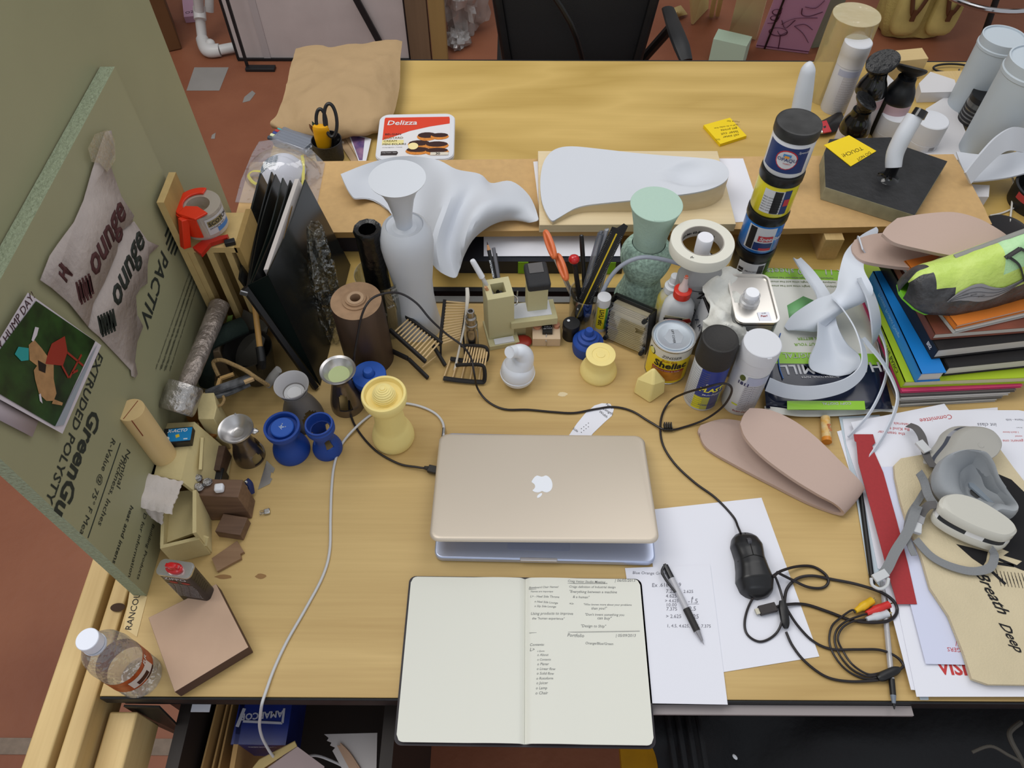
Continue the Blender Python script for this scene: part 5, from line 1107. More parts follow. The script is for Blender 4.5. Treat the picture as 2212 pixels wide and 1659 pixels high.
# white ribbon forms on the ream
WR = M('white_pvc',(206,212,222),.42)
def rib(b,pts,w_,up=(0,0,1),t_=.003,n=8): 
    """w_: list of widths (m); strip lies across path direction, tilted by up vector list"""
    C_ = [P(*q) for q in pts]; W = []
    for i,c in enumerate(C_):
        tg = (C_[min(i+1,len(C_)-1)]-C_[max(i-1,0)]).normalized(); u_ = V(up[i] if isinstance(up,list) else up); x_ = tg.cross(u_).normalized(); W.append(x_*w_[i])
    b.ribbon(C_,W,t_,n)
cR = P(1800,680,.03)
t = thing('ribbon_model', 'looping white ribbon-like form, its curved arms rising over the paper ream', 'model',cR)
b = B(); net(b,[[(1893,490,.118),(1858,510,.135),(1826,545,.150),(1812,590,.130),(1802,630,.110),(1760,648,.085),(1712,680,.050),(1694,705,.036)],
                 [(1897,500,.116),(1868,522,.132),(1846,560,.146),(1842,605,.136),(1830,645,.115),(1790,680,.088),(1735,708,.055),(1704,714,.038)],
                 [(1886,530,.118),(1874,545,.130),(1866,580,.146),(1886,625,.136),(1872,650,.112),(1818,676,.082),(1765,716,.052),(1722,708,.038)]],7,.0035)
part('upper_arm',b,WR,t,True)
b = B(); rib(b,[(1860,600,.14),(1880,640,.125),(1890,680,.105),(1893,715,.075),(1888,740,.040)],[.028,.030,.032,.030,.018],[(.6,-.6,.5)]*5); part('side_loop',b,WR,t,True)
b = B(); rib(b,[(1868,545,.150),(1852,520,.145),(1846,548,.120),(1850,590,.10),(1868,640,.085),(1898,710,.06),(1915,760,.045),(1912,820,.036),(1880,890,.030),(1832,944,.012)],[.02,.02,.02,.018,.014,.010,.008,.007,.006,.005],[(.6,-.6,.6)]*10,.0025); part('thin_strip',b,WR,t,True)
b = B(); rib(b,[(1864,730,.075),(1905,780,.06),(1932,830,.045),(1938,870,.036),(1915,930,.026),(1872,996,.012)],[.016,.014,.012,.010,.008,.005],[(.7,-.4,.6)]*6,.0025); part('thin_strip',b,WR,t,True)
t = thing('scoop_model', 'white spoon-like form with a broad shallow scoop end resting on the ream', 'model',P(1790,760,.03))
b = B(); net(b,[[(1714,556,.060),(1738,594,.075),(1764,636,.080),(1768,690,.075),(1766,735,.060),(1750,775,.052),(1752,797,.040),(1775,808,.034)],
                 [(1722,560,.060),(1750,600,.072),(1780,650,.078),(1786,700,.062),(1796,745,.044),(1800,778,.034),(1806,806,.034),(1812,812,.034)],
                 [(1730,556,.060),(1764,592,.075),(1800,648,.080),(1808,700,.070),(1828,742,.062),(1856,768,.056),(1856,790,.044),(1836,808,.034)]],7,.003)
part('scoop',b,WR,t,True)
b = B(); rib(b,[(1795,640,.115),(1822,670,.105),(1848,712,.092),(1866,760,.080),(1862,800,.070),(1825,832,.060),(1760,848,.052),(1700,845,.048),(1658,830,.045)],[.016,.018,.020,.022,.024,.026,.027,.027,.027],[(.8,-.1,.4),(.8,-.1,.4),(.8,-.2,.4),(.6,-.5,.5),(.4,-.7,.5),(.2,-.8,.5),(0,-.8,.5),(0,-.8,.5),(0,-.8,.5)],.0025)
solo('curled_strip',b,WR, 'wide flat white strip curling around the front of the scoop form', 'strip')
# pink folded sole forms
PK = M('pink_clay_foam',(186,162,150),.7,bump=.06,bscale=200,sss=0)
def folded(name,label,cols,th=.007):
    b = B(); net(b,[[c[0] for c in cols],[c[1] for c in cols],[c[2] for c in cols]],6,th)
    return solo(name,b,PK,label, 'sole model')
folded('sole_model', 'dusty pink folded sole form lying on the desk in front of the ream',[
 ((1511,938,.009),(1508,929,.009),(1514,918,.009)),((1528,968,.009),(1545,938,.009),(1565,905,.009)),((1590,1005,.009),(1610,965,.008),(1640,920,.009)),((1670,1047,.009),(1700,1005,.008),(1735,960,.009)),
 ((1745,1085,.009),(1775,1045,.008),(1808,1005,.009)),((1795,1104,.009),(1822,1074,.009),(1848,1040,.010)),((1816,1106,.016),(1840,1080,.018),(1860,1052,.020)),((1800,1090,.032),(1826,1062,.034),(1846,1034,.034)),((1762,1070,.040),(1790,1034,.040),(1812,1000,.040)),
 ((1705,1035,.042),(1735,985,.040),(1762,950,.042)),((1645,990,.044),(1680,940,.041),(1712,912,.044)),((1608,950,.045),(1635,910,.043),(1660,889,.045)),((1597,920,.045),(1604,900,.045),(1618,886,.045))])
# ================================================================ books and shoe
def book(name,label,fl,fr,z0,z1,depth,mats,rot=None,cat='book',grp=None,spine=True,titles=None,overhang=.002):
    """front-left and front-right lower corners as picture points at height z0; spine on the left"""
    A_ = P(*fl,z0); C_ = P(*fr,z0); xd = (C_-A_).normalized(); W = (C_-A_).length; ang = math.degrees(math.atan2(xd.y,xd.x)); T = z1-z0
    t = thing(name,label,cat,(A_.x,A_.y,TZ+z0),ang,grp); ct = min(.0022,T*.2)
    b = B(); b.box((W/2+.001,depth/2,T/2),(W-.006,depth-.006,T-2*ct)); part('pages',b,mats[1],t)
    b = B(); b.box((W/2,depth/2,T-ct/2),(W,depth,ct)); b.box((W/2,depth/2,ct/2),(W,depth,ct)); b.box((ct/2,depth/2,T/2),(ct,depth,T))
    if titles:
        for st,u0,sz,mi,bd in titles: b.text(st,plane_fn((-.0005,depth-u0,T*.5+sz*.35),(0,-1,0),(0,0,-1),0),sz,mi,0,bd)
    part('cover',b,[mats[0]]+mats[2:],t,bev=.0006); return t,W,T
PG = M('page_edges',(206,200,190),.8,var=.06,scale=300,stretch=(.02,.02,1)); PGY = M('page_edges_cream',(208,204,168),.8)
TXT = M('title_black',(30,34,20),.5)
gm = 'thin magazines at the bottom of the book stack'
for i,(z0,z1,c_,lb) in enumerate(((0.0003,.007,(184,180,172), 'grey covered magazine at the very bottom of the book stack'),(.0075,.0135,(120,116,110), 'thin magazine second from the bottom of the book stack'),
        (.014,.022,(210,206,202), 'pale magazine third from the bottom of the book stack'),(.0225,.029,(96,92,90), 'dark edged magazine right under the pink book'))):
    book('magazine',lb,(1942+i*0,880-7*i),(2150+i*14,868-7*i),z0,z1,.27,[M('magazine_cover_%d' % i,c_,.5),PG],cat='magazine',grp=gm)
book('book', 'thin pink covered book low in the stack',(1945,850),(2206,838),.0295,.036,.27,[M('pink_cover',(206,64,110),.4),PG])
t,W_,T_ = book('book', 'lime green sketching book with lettering on its spine',(1945,838),(2215,828),.0365,.056,.31,[M('lime_cover',(164,190,36),.4),PGY,TXT],titles=[('SKETCHING',.13,.014,2,.02),('THE BASICS',.215,.013,2,0)])
t,W_,T_ = book('book', 'bright blue hardback design book on top of the lime book',(1976,826),(2030,823),.0565,.084,.26,[M('blue_cover',(26,122,200),.35),PG,M('title_pale_blue',(150,196,230),.5)],titles=[('Process: Product Design',.05,.0115,2,0)])
book('book', 'black book with a small orange mark sitting over the blue book',(2035,813),(2250,791),.0565,.083,.24,[M('black_cover',(26,24,26),.4),PG,M('orange_mark',(220,90,40),.5)])
b = B()
t,W_,T_ = book('book', 'thick black hardback with white three letter imprint, under the top books',(2012,776),(2260,748),.0845,.112,.25,[M('black_cover',(26,24,26),.4),PG,M('print_white',(200,200,205),.5)],titles=[('BIS',.22,.012,2,.03)])
t,W_,T_ = book('book', 'pale book with brown spine and a black label, beneath the orange book',(2010,735),(2270,715),.1125,.130,.22,[M('brown_spine_cover',(120,66,50),.5,var=.3,scale=12),PG],titles=None)
book('book', 'thin white booklet with torn corner lying below the shoe toe',(2058,722),(2290,668),.1305,.140,.17,[M('booklet_cover',(190,190,186),.5),PG])
book('book', 'orange covered book directly under the green shoe',(2060,712),(2300,655),.1405,.152,.17,[M('orange_cover',(214,122,44),.45),PG])
# shoe model
zS = .1525; sa = P(1938,650,zS); sb = P(2300,590,zS+.0); ax = (sb-sa); L_ = ax.length*1.0; ax.normalize(); sd = V((-ax.y,ax.x,0))
t = thing('shoe_model', 'lime green running shoe mock-up with black toe and grey wave trim on the books', 'shoe',(sa.x,sa.y,TZ+zS),math.degrees(math.atan2(ax.y,ax.x)))
def lp(tab,x):
    for (x0_,y0_),(x1_,y1_) in zip(tab,tab[1:]):
        if x <= x1_: 
            f_ = (x-x0_)/(x1_-x0_); f_ = f_*f_*(3-2*f_) if False else f_; return y0_+(y1_-y0_)*f_
    return tab[-1][1]
hw = [(0,.008),(.03,.032),(.10,.046),(.25,.054),(.45,.052),(.65,.044),(.85,.042),(1,.036)]
hh = [(0,.034),(.04,.060),(.12,.072),(.25,.082),(.45,.112),(.6,.136),(.8,.150),(1,.150)]
z0s = [(0,.016),(.08,.006),(.2,.0),(.6,.0),(1,.004)]
def shf(u,v):
    x = u*L_; w_ = lp(hw,u); h_ = lp(hh,u); z_ = lp(z0s,u); a = PI*v
    c_,s_ = math.cos(a),math.sin(a); pw = .75
    y = w_*math.copysign(abs(c_)**pw,c_)*(1 if s_ < .35 else 1-(s_-.35)*.35); z = z_+h_*s_**.85
    n_ = noise.noise(V((x*60,a*3,0)))*.0012; return V((x,-y,z+n_))
def shm(u,v):
    vv = min(v,1-v)
    if u < .10 and vv < .47: return 1
    if vv < .125+.03*math.sin(u*9): return 1
    if vv < .24 and u < .19: return 1
    if v > .35 and .20 < u < .30 and False: return 1
    return 3 if (v > .2 and .42 < u < .9 and v < .55) else 0
b = B(); b.grid(shf,60,40,mfn=shm); 
up_ = part('upper',b,[M('lime_tape_upper',(188,214,100),.35,scale=22,col2=(204,226,120),bump=.35,bscale=60),M('black_taped_band',(44,44,46),.35,scale=30,col2=(78,78,80),bump=.5,bscale=70),INK,M('mint_tape',(166,214,160),.35,scale=22,col2=(186,226,170),bump=.35,bscale=60)],t,sol=.002,off=-1)
b = B(); pts = []
for k in range(33):
    u = k/32*.98; w_ = lp(hw,u)-.002; pts.append((u*L_,-w_,0))
outl = [(p_[0],p_[1]) for p_ in pts]+[(p_[0],-p_[1]) for p_ in pts[::-1]]
b.prism(outl,lambda x,y: -.0+max(0,.012*(1-x/.03)) if x < .03 else .0005+(.003 if int(x*90) % 2 else 0),lambda x,y: .012+(.010*(1-x/.03) if x < .03 else 0)); part('outsole',b,M('neon_green_sole',(118,196,44),.4),t)
def onshoe(u,v,l_=.0025):
    p0_ = shf(u,v); d1 = shf(min(1,u+.01),v)-shf(max(0,u-.01),v); d2 = shf(u,min(1,v+.01))-shf(u,max(0,v-.01)); n_ = d1.cross(d2).normalized()
    c0_ = V((u*L_,0,.03)); n_ = n_ if n_.dot(p0_-c0_) > 0 else -n_; return p0_+n_*l_
wv_t = [(.16,.13),(.20,.19),(.26,.235),(.32,.225),(.38,.17),(.46,.135),(.58,.15),(.66,.165)]; wv_b = [(.16,.125),(.22,.135),(.27,.12),(.33,.085),(.40,.075),(.48,.095),(.58,.135),(.66,.155)]
tt = catmull([(a,c,0) for a,c in wv_t],4); bb = catmull([(a,c,0) for a,c in wv_b],4)
b = B()
rows = [[b.v(onshoe(p_.x,p_.y)) for p_ in tt],[b.v(onshoe((p_.x+q_.x)/2,(p_.y+q_.y)/2,.0032)) for p_,q_ in zip(tt,bb)],[b.v(onshoe(p_.x,p_.y)) for p_ in bb]]
for r0,r1 in zip(rows,rows[1:]):
    for i in range(len(r0)-1): b.f([r0[i],r1[i],r1[i+1],r0[i+1]],0)
for k in range(3): b.tube([onshoe(tt[j].x*(1-k*.25-.2)+bb[j].x*(k*.25+.2),tt[j].y*(1-k*.25-.2)+bb[j].y*(k*.25+.2),.0038) for j in range(0,len(tt),3)],.0005,2,5,m=1)
for u,v in ((.245,.178),(.29,.158),(.335,.128)): b.tube(loop(onshoe(u,v,.004),V((.9,-.1,.3)).normalized(),V((0,-.5,.8)).normalized(),.0045,.0045,0,10),.0006,2,5,m=1,closed=True)
part('wave_trim',b,[M('grey_trim',(150,148,150),.4),M('trim_line',(80,80,84),.5)],up_)
b = B()
for path in ([(.44,.38),(.50,.26),(.56,.14),(.60,.10)],[(.50,.40),(.57,.27),(.62,.15)],[(.43,.37),(.50,.40)],[(.56,.14),(.62,.16)]):
    b.tube([onshoe(u,v,.002) for u,v in path],.0045,5,6,flat=.3)
part('side_strap',b,M('black_strap',(40,40,40),.5),up_)
b = B(); b.tube([onshoe(u,v,.001) for u,v in ((.25,.60),(.40,.58),(.60,.55),(.8,.52))],.005,5,6,flat=.4); part('lace_edge',b,M('grey_edge',(140,140,134),.6),t)
# upper folded pink sole
folded('sole_model', 'dusty pink folded sole form resting on the books behind the green shoe',[
 ((1842,545,.150),(1840,532,.150),(1846,518,.150)),((1862,562,.150),(1875,535,.148),(1890,505,.150)),((1910,572,.150),(1935,535,.146),(1960,500,.150)),((1975,578,.152),(2005,540,.148),(2030,505,.152)),
 ((2060,572,.156),(2080,540,.156),(2100,515,.158)),((2130,560,.160),(2150,540,.162),(2165,520,.165)),((2150,555,.175),(2165,535,.178),(2170,515,.178)),((2120,555,.186),(2140,530,.190),(2150,500,.188)),
 ((2060,558,.190),(2085,515,.192),(2110,478,.190)),((1990,545,.190),(2020,505,.190),(2055,464,.190)),((1930,530,.190),(1955,495,.188),(1985,468,.190)),((1903,510,.190),(1912,495,.190),(1935,477,.190))])
# ================================================================ papers, bag and respirator on the right
REDI = M('red_ink',(190,60,60),.7); PENCIL = M('pencil_grey',(110,110,120),.8)
def sheet(label,px,z,name='paper',th=.0006,mat_=None,grp=None,writer=None,wave=0.):
    b = B(); pts = [P(x,y,z) for x,y in px]; b.prism([(p_.x,p_.y) for p_ in pts],TZ+z-th,TZ+z)
    mm = [mat_ or PAPER]
    if writer: writer(b); mm += [INK,REDI,PENCIL]
    return solo(name,b,mm,label, 'paper',group=grp)
sheet('white sheet under the pile, its left edge beside the black stick',[(1808,932),(1900,905),(1960,1230),(1908,1232),(1902,1222),(1882,1218),(1868,1120)],.0012)
sheet('bluish sheet at the bottom of the right paper pile',[(1812,900),(1900,896),(2000,1200),(2006,1512),(1988,1512),(1930,1300),(1876,1240),(1850,1080)],.0024,mat_=M('pale_blue_paper',(190,204,214),.8))
sheet('white sheet second from the bottom of the right paper pile',[(1820,905),(2155,880),(2180,1260),(1925,1240),(1896,1228),(1862,1060),(1828,960)],.0036)
def w1(b):
    ht(b, 'VISITORS',(2030,1456),(2190,1462),.0106,2,0,.03)
sheet('white sheet printed with a big red heading, lowest sheet near the desk edge',[(1922,1230),(1980,1505),(2260,1505),(2260,1150),(1935,1150)],.0106,writer=w1)
sheet('letter sheet peeking out left of the red heading page',[(1900,1225),(1968,1490),(2050,1495),(2030,1180)],.0094)
def w2(b):
    ht(b, 'Committee',(2055,895),(1985,905),.0126,2,.2); ht(b, 'Materials',(1968,915),(1930,912),.0126,2,.2); ht(b, 'Be Kind to',(1965,925),(1915,922),.0126,2,.2); ht(b, 'the team car',(1955,935),(1895,930),.0126,2,.2)
    for k,(s_,x0_,x1_,m_) in enumerate((('Name - kids',2210,2172,3),('int class',2152,2110,3),('Be hero',2208,2195,3),('I don\'t know',2200,2165,2),('wanted',2208,2192,2),('generic one',2210,2165,2))):
        ht(b,s_,(x0_,905+k*9),(x1_,905+k*9),.0126,m_,.2)
sheet('white sheet covered in upside-down red and grey handwriting beside the book stack',[(1838,912),(2040,872),(2050,886),(2200,886),(2260,896),(2260,1200),(1930,1180),(1872,1000)],.0126,writer=w2)
def w3(b):
    ht(b, 'W/',(2085,1384),(2060,1384),.0146,2,.2); ht(b, 'FINGERS',(2095,1402),(2045,1398),.0146,2,.1)
sheet('bluish white sheet half covered by the canvas bag',[(1890,1010),(2000,1434),(2092,1436),(2100,1300),(2060,1000)],.0146,mat_=M('lavender_paper',(206,210,232),.8),writer=w3)
RP = [(1844,938),(1886,938),(1891,957),(1884,962),(1888,975),(1908,1020),(1936,1120),(1962,1220),(1981,1305),(1938,1305),(1912,1215),(1880,1095),(1854,1000),(1850,955),(1846,952)]
sheet('long dark red paper strip with a torn top end lying across the white papers',RP,.0162, 'red_paper_strip',mat_=M('crimson_paper',(158,40,44),.6,var=.05,scale=200))
b = B(); b.cyl(P(1857,1052,.004),P(1885,1262,.004),.0042,seg=12); solo('black_rod',b,BLACK, 'slim black rod along the left edge of the paper pile', 'rod')
b = B(); a = P(1906,1258,.006); e = P(1932,1532,.006); d_ = (e-a)
t = thing('ballpoint_pen', 'clear ballpoint pen with black tip sticking out over the desk edge', 'pen',a)
b = B(); b.cyl(a,a+d_*.78,.0042,seg=12); part('barrel',b,film('clear_barrel',(1,1,1),.2,.1,.45,(200,200,206)),t,True)
b = B(); b.cyl(a+d_*.78,a+d_*.90,.0046,.0044,12); part('grip',b,BLACK,t,True)
b = B(); b.cyl(a+d_*.90,a+d_*.96,.0044,.0026,12,0); b.cyl(a+d_*.96,e,.0026,.0008,12,1); part('tip',b,[M('slate_tip',(110,120,134),.4),BLACK],t,True)
# orange lip balm
a = P(1783,902,.009); e = P(1786,955,.009); t = thing('lip_balm_tube', 'small orange and green tube half under the paper ream', 'tube',a-V((0,0,.009)))
b = B(); b.cyl(a,a.lerp(e,.85),.0085,seg=22); b.text('Burt',plane_fn(a+V((-.005,-.02,.009)),(0.1,-1,0),(1,.1,0)),.009,1,0,.02); part('barrel',b,[M('tube_cream_orange',(214,160,60),.4,scale=60,col2=(214,206,170)),M('tube_letters',(180,80,30),.5)],t,True)
b = B(); b.cyl(a.lerp(e,.85),e,.0090,seg=22); part('cap',b,M('amber_cap',(206,130,40),.4),t,True)
# canvas bag
CV = M('natural_canvas',(206,192,160),.95,bump=.25,bscale=400,var=.04,scale=14); BLKP = M('black_fabric_print',(26,25,27),.9)
bag_px = [(1934,1030),(1932,1004),(1946,990),(1990,982),(2040,978),(2070,960),(2110,945),(2150,955),(2190,1010),(2260,1100),(2260,1480),(2135,1478),(2100,1466),(2082,1410),(2050,1330),(2010,1270),(1990,1200),(1960,1130),(1945,1080)]
zb_ = .0235
b = B(); b.prism([(P(x,y,zb_).x,P(x,y,zb_).y) for x,y in bag_px],TZ+.0166,TZ+zb_-.0004,0)
def spoly(b,px,z,m): 
    b.poly([P(x,y,z) for x,y in px][::-1],m)
spoly(b,[(2152,1022),(2185,1036),(2215,1065),(2260,1100),(2260,1290),(2212,1232),(2195,1222),(2208,1212),(2168,1200),(2180,1192),(2130,1172),(2110,1120),(2140,1070)],zb_,1)
spoly(b,[(2065,1175),(2095,1182),(2134,1192),(2130,1212),(2124,1222),(2100,1206)],zb_,1)
for q in (((2140,1232),(2172,1262)),((2142,1215),(2190,1222)),((2150,1205),(2212,1230))): b.bar(P(*q[0],zb_),P(*q[1],zb_),.005,.0005,m=1)
for k in range(26):
    x_ = 2150+k*2.6; y_ = 1225+(k*7 % 22)+k*.6; b.bar(P(x_,y_,zb_),P(x_+5,y_+18,zb_),.0006,.0004,m=1)
b.m = 1
ht(b, 'Breath',(2104,1234),(2160,1330),zb_,1,.6,.014); ht(b, 'Deep',(2156,1344),(2196,1412),zb_,1,.6,.014)
b.m = 0
solo('canvas_bag',b,[CV,BLKP], 'natural canvas bag with black script lettering lying under the respirator', 'bag',bev=0)
# respirator
GR = M('respirator_grey',(152,156,160),.55,bump=.04,bscale=200); GRL = M('filter_grey',(166,164,158),.5); STR = M('strap_grey',(128,130,132),.8,bump=.2,bscale=300); CLR = M('cloudy_filter',(196,194,184),.35)
cR = P(2090,1060,zb_); t = thing('respirator', 'grey half-face respirator mask with two filter cartridges and loose straps on the canvas bag', 'respirator',(cR.x,cR.y,TZ+zb_))
# facepiece: thick soft rim around opening, cup inside
zz = .075
rim = [(2020,1050,.060),(2022,1010,.080),(2042,984,.098),(2078,972,.108),(2120,976,.108),(2142,1000,.098),(2155,1035,.082),(2178,1070,.066),(2198,1100,.060),(2190,1114,.058),(2160,1110,.060),(2140,1118,.060),(2122,1122,.056),(2085,1104,.050),(2050,1085,.050)]
inn = [(2072,1050,.050),(2072,1026,.058),(2082,1012,.066),(2098,1003,.070),(2114,1006,.070),(2126,1022,.064),(2136,1046,.054),(2158,1074,.050),(2172,1092,.046),(2168,1094,.045),(2150,1090,.044),(2135,1096,.044),(2120,1098,.042),(2098,1086,.042),(2078,1068,.045)]
R0_ = catmull([P(*q) for q in rim],5,True); R1_ = catmull([P(*q) for q in inn],5,True); N_ = len(R0_)
b = B()
def ringf(u,v):
    i = int(round(u*N_)) % N_; o_,n_ = R0_[i],R1_[i]; a = v*PI*1.15-.25
    q = n_.lerp(o_,.5-.5*math.cos(min(PI,max(0,v*PI)))); return q+V((0,0,.013*math.sin(PI*v)-.026*max(0,v-.75)*4*.4))
b.grid(ringf,N_,10); ctr = sum(R1_,V())/N_
def innf(u,v):
    i = int(round(u*N_)) % N_; q = R1_[i].lerp(V((ctr.x,ctr.y,TZ+zb_+.012)),v*.75); q.z = R1_[i].z-(R1_[i].z-TZ-zb_-.010)*min(1,v*1.4); return q
b.grid(innf,N_,6); 
bot = [b.v(V((p_.x*.9+ctr.x*.1,p_.y*.9+ctr.y*.1,TZ+zb_+.001))) for p_ in R0_]; top = [b.v(ringf(i/N_,1)) for i in range(N_)]
for i in range(N_): b.f([bot[i],bot[(i+1) % N_],top[(i+1) % N_],top[i]])
bmesh.ops.remove_doubles(b.bm,verts=b.bm.verts[:],dist=.0002)
part('facepiece',b,GR,t,True,sol=.0015)
b = B(); vs = [P(x,y,.034) for x,y in ((2082,1052),(2100,1056),(2120,1075),(2122,1098),(2096,1088),(2080,1072))]; b.prism([(p_.x,p_.y) for p_ in vs],TZ+.030,TZ+.034); part('inner_valve',b,M('dark_valve',(66,66,66),.5),t,True)
b = B(); vs = [P(x,y,.040) for x,y in ((2104,1020),(2122,1024),(2160,1082),(2140,1088),(2118,1070),(2095,1050),(2088,1032))]; b.prism([(p_.x,p_.y) for p_ in vs],TZ+.036,TZ+.040); part('inner_wall',b,M('bluish_grey_inner',(140,150,160),.5),t,True)
def cart(px,z,lean,mats,nm,marks):
    """stadium-ish cartridge: top outline pixels, extruded along lean"""
    top = catmull([P(x,y,z) for x,y in px],4,True); n = len(top); c = sum(top,V())/n; b = B(); lean = V(lean)
    rows = []
    for f_,s_ in ((0,.90),(.06,.97),(.15,1.0),(.36,1.0),(.40,.975),(.60,.975),(.64,1.0),(.9,1.0),(1,.93)):
        rows.append(([b.v(c+(p_-c)*s_+lean*f_) for p_ in top],f_))
    b.f(rows[0][0]); b.f(rows[-1][0][::-1])
    for (r0,f0),(r1,f1) in zip(rows,rows[1:]):
        for i in range(n): b.f([r0[i],r1[i],r1[(i+1) % n],r0[(i+1) % n]],(1 + (marks and (i//3) % 3 == 1)) if f0 == .40 else 0)
    bmesh.ops.recalc_face_normals(b.bm,faces=b.bm.faces[:])
    return part(nm,b,mats,t,True),c
o,c = cart([(2062,962),(2076,938),(2098,924),(2125,922),(2150,930),(2168,952),(2166,972),(2150,990),(2115,1002),(2075,1006),(2045,1008),(2036,996)],.062,(-.020,.018,-.026),[GRL,M('cartridge_label',(70,74,86),.5),M('cartridge_label_pale',(150,152,160),.5)], 'filter_cartridge',True)
b = B(); b.lathe([(.006,0),(.005,.0012),(0,.0008)],c+V((.012,.004,-.0005)),18); part('embossed_mark',b,GRL,o,True)
o,c = cart([(2012,1108),(2040,1100),(2085,1112),(2130,1138),(2162,1162),(2172,1180),(2158,1192),(2135,1192),(2085,1175),(2035,1150),(2008,1128)],.034,(.008,.014,.034),[CLR,M('cartridge_label_black',(40,42,46),.5),M('cartridge_label_white',(214,214,214),.5)], 'filter_cartridge',True)
def strap(pts,w_,nm='strap',m_=None,up=(0,0,1),thk=.0012):
    b = B(); rib(b,pts,[w_]*len(pts),up,thk,8); global LS; LS = part(nm,b,m_ or STR,t,True); return LS
strap([(1982,1062+30,.055),(1975,1110,.045),(1960,1150,.040),(1935,1190,.036),(1918,1225,.034),(1904,1245,.034)],.016)
strap([(1978,1165,.030),(2010,1200,.030),(2050,1222,.030),(2100,1234,.030),(2138,1226,.034),(2148,1200,.04),(2140,1185,.05)],.014)
strap([(1985,1020,.065),(1996,1040,.055),(2005,1070,.048),(2022,1095,.046)],.016)
strap([(1962,918,.028),(1978,924,.036),(1990,940,.040),(1996,960,.040),(2002,985,.045),(2018,1010,.060)],.015,m_=M('strap_dark',(92,90,90),.8))
strap([(2024,1090,.058),(2006,1092,.055),(1994,1104,.046),(1985,1116,.038)],.014,m_=M('strap_dark',(92,90,90),.8))
strap([(2006,1044,.045),(1985,1080,.030),(1966,1110,.028),(1958,1150,.030),(1966,1180,.032),(1975,1200,.032)],.010)
b = B(); b.box(P(1994,965,.048),(.016,.024,.006),(0,0,25)); part('buckle',b,M('clear_buckle',(196,198,200),.3),LS,True,bev=.001)
b = B(); b.box(P(1985,1118,.038),(.018,.022,.006),(0,0,-30)); part('buckle',b,M('grey_buckle',(150,150,152),.4),LS,True,bev=.001)
b = B(); b.box(P(1975,1138,.036),(.022,.022,.008),(0,0,-20)); part('buckle',b,M('clear_buckle',(196,198,200),.3),LS,True,bev=.001)
q = P(1902,1254,.034); b = B(); b.box(q+V((.002,.008,0)),(.026,.014,.005),(0,0,25)); b.tube([q+V((-.014,.004,0)),q+V((-.015,-.008,0)),q+V((-.004,-.014,0)),q+V((.008,-.008,0)),q+V((.014,.004,0))],.0028,4,8); part('end_loop',b,M('clear_buckle',(196,198,200),.3),LS,True,bev=.001)
# ================================================================ laptop, notebook, mouse, cables
ALM = M('aluminium_lid',(206,194,178),.42,.35,bump=.01,bscale=800); ALB = M('aluminium_base',(186,196,222),.32,.6)  # base aluminium tinted lavender: the reflection under the lid is put into its colour
fl_,fr_ = P(938,1213,.0),P(1415,1224,.0); xd = (fr_-fl_).normalized(); ang = math.degrees(math.atan2(xd.y,xd.x)); Wb = (fr_-fl_).length; yd = V((-xd.y,xd.x,0)); Db = .245
o_ = (fl_+fr_)/2+V((0,0,.0004)); Wb = .368
t = thing('laptop', 'silver aluminium laptop with a fruit logo, lid almost closed, in the middle of the desk', 'laptop',o_,ang)
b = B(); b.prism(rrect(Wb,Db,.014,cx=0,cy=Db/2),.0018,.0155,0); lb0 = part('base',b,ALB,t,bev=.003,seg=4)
for sx in (-1,1):
    for yy in (.02,Db-.02): b = B(); b.lathe([(0,0),(.008,0),(.008,.003),(0,.003)],(sx*(Wb/2-.02),yy,0),16); part('rubber_foot',b,BLACK,lb0)
b = B(); b.prism(rrect(.105,.075,.003,cx=-.010,cy=.055),.0155,.0157,0); part('trackpad',b,M('trackpad_aluminium',(168,178,208),.4,.5),lb0)  # same lavender reflection painted into the trackpad colour
b = B(); b.prism(rrect(.062,.006,.002,cx=-.010,cy=.0015),.0100,.0162,0); part('thumb_notch',b,M('notch_aluminium',(206,204,208),.3,.6),lb0,bev=.001)
b = B(); b.box((0,Db*.62,.0158),(.30,.10,.0006)); part('keyboard',b,M('keyboard_black',(24,24,26),.6),lb0)
# lid
la,lb_ = P(950,931,.028),P(1391,943,.028); lc,ld = P(1421,1172,.068),P(932,1162,.068)
mi = V(root_of(t).matrix_basis.inverted() @ ((la+lb_)/2)); mf = V(t.matrix_basis.inverted() @ ((lc+ld)/2)); dirY = (mf-mi); Ll = dirY.length; dirY.normalize(); xL = V((1,0,0)); xL = (xL-dirY*xL.dot(dirY)).normalized(); nL = xL.cross(-dirY).normalized()
mt = Matrix.Translation(mi+dirY*Ll/2) @ Matrix((xL,-dirY,nL)).transposed().to_4x4()
def lidp(x,y,z): return mt @ V((x,y,z))
b = B(); n_ = rrect(.373,Ll,.016,8); layers = [(0.985,-.0085),(1,-.0065),(1,-.0045),(.994,-.002),(.984,-.0006),(.968,0)]
rows = []
for s_,z_ in layers: 
    dx = (1-s_)*.18; rows.append([b.v(mt @ V((x-math.copysign(min(abs(x),dx),x),y-math.copysign(min(abs(y),dx),y),z_-.0018*(x/.186)**4*0))) for x,y in n_])
b.f(rows[0][::-1]); b.f(rows[-1])
for r0,r1 in zip(rows,rows[1:]):
    for i in range(len(n_)): b.f([r0[i],r0[(i+1) % len(n_)],r1[(i+1) % len(n_)],r1[i]])
lid = part('lid',b,ALM,t)
b = B(); b.box((0,Db-.022,.016),(.26,.012,.010)); part('hinge',b,M('hinge_black',(30,30,32),.4),t)
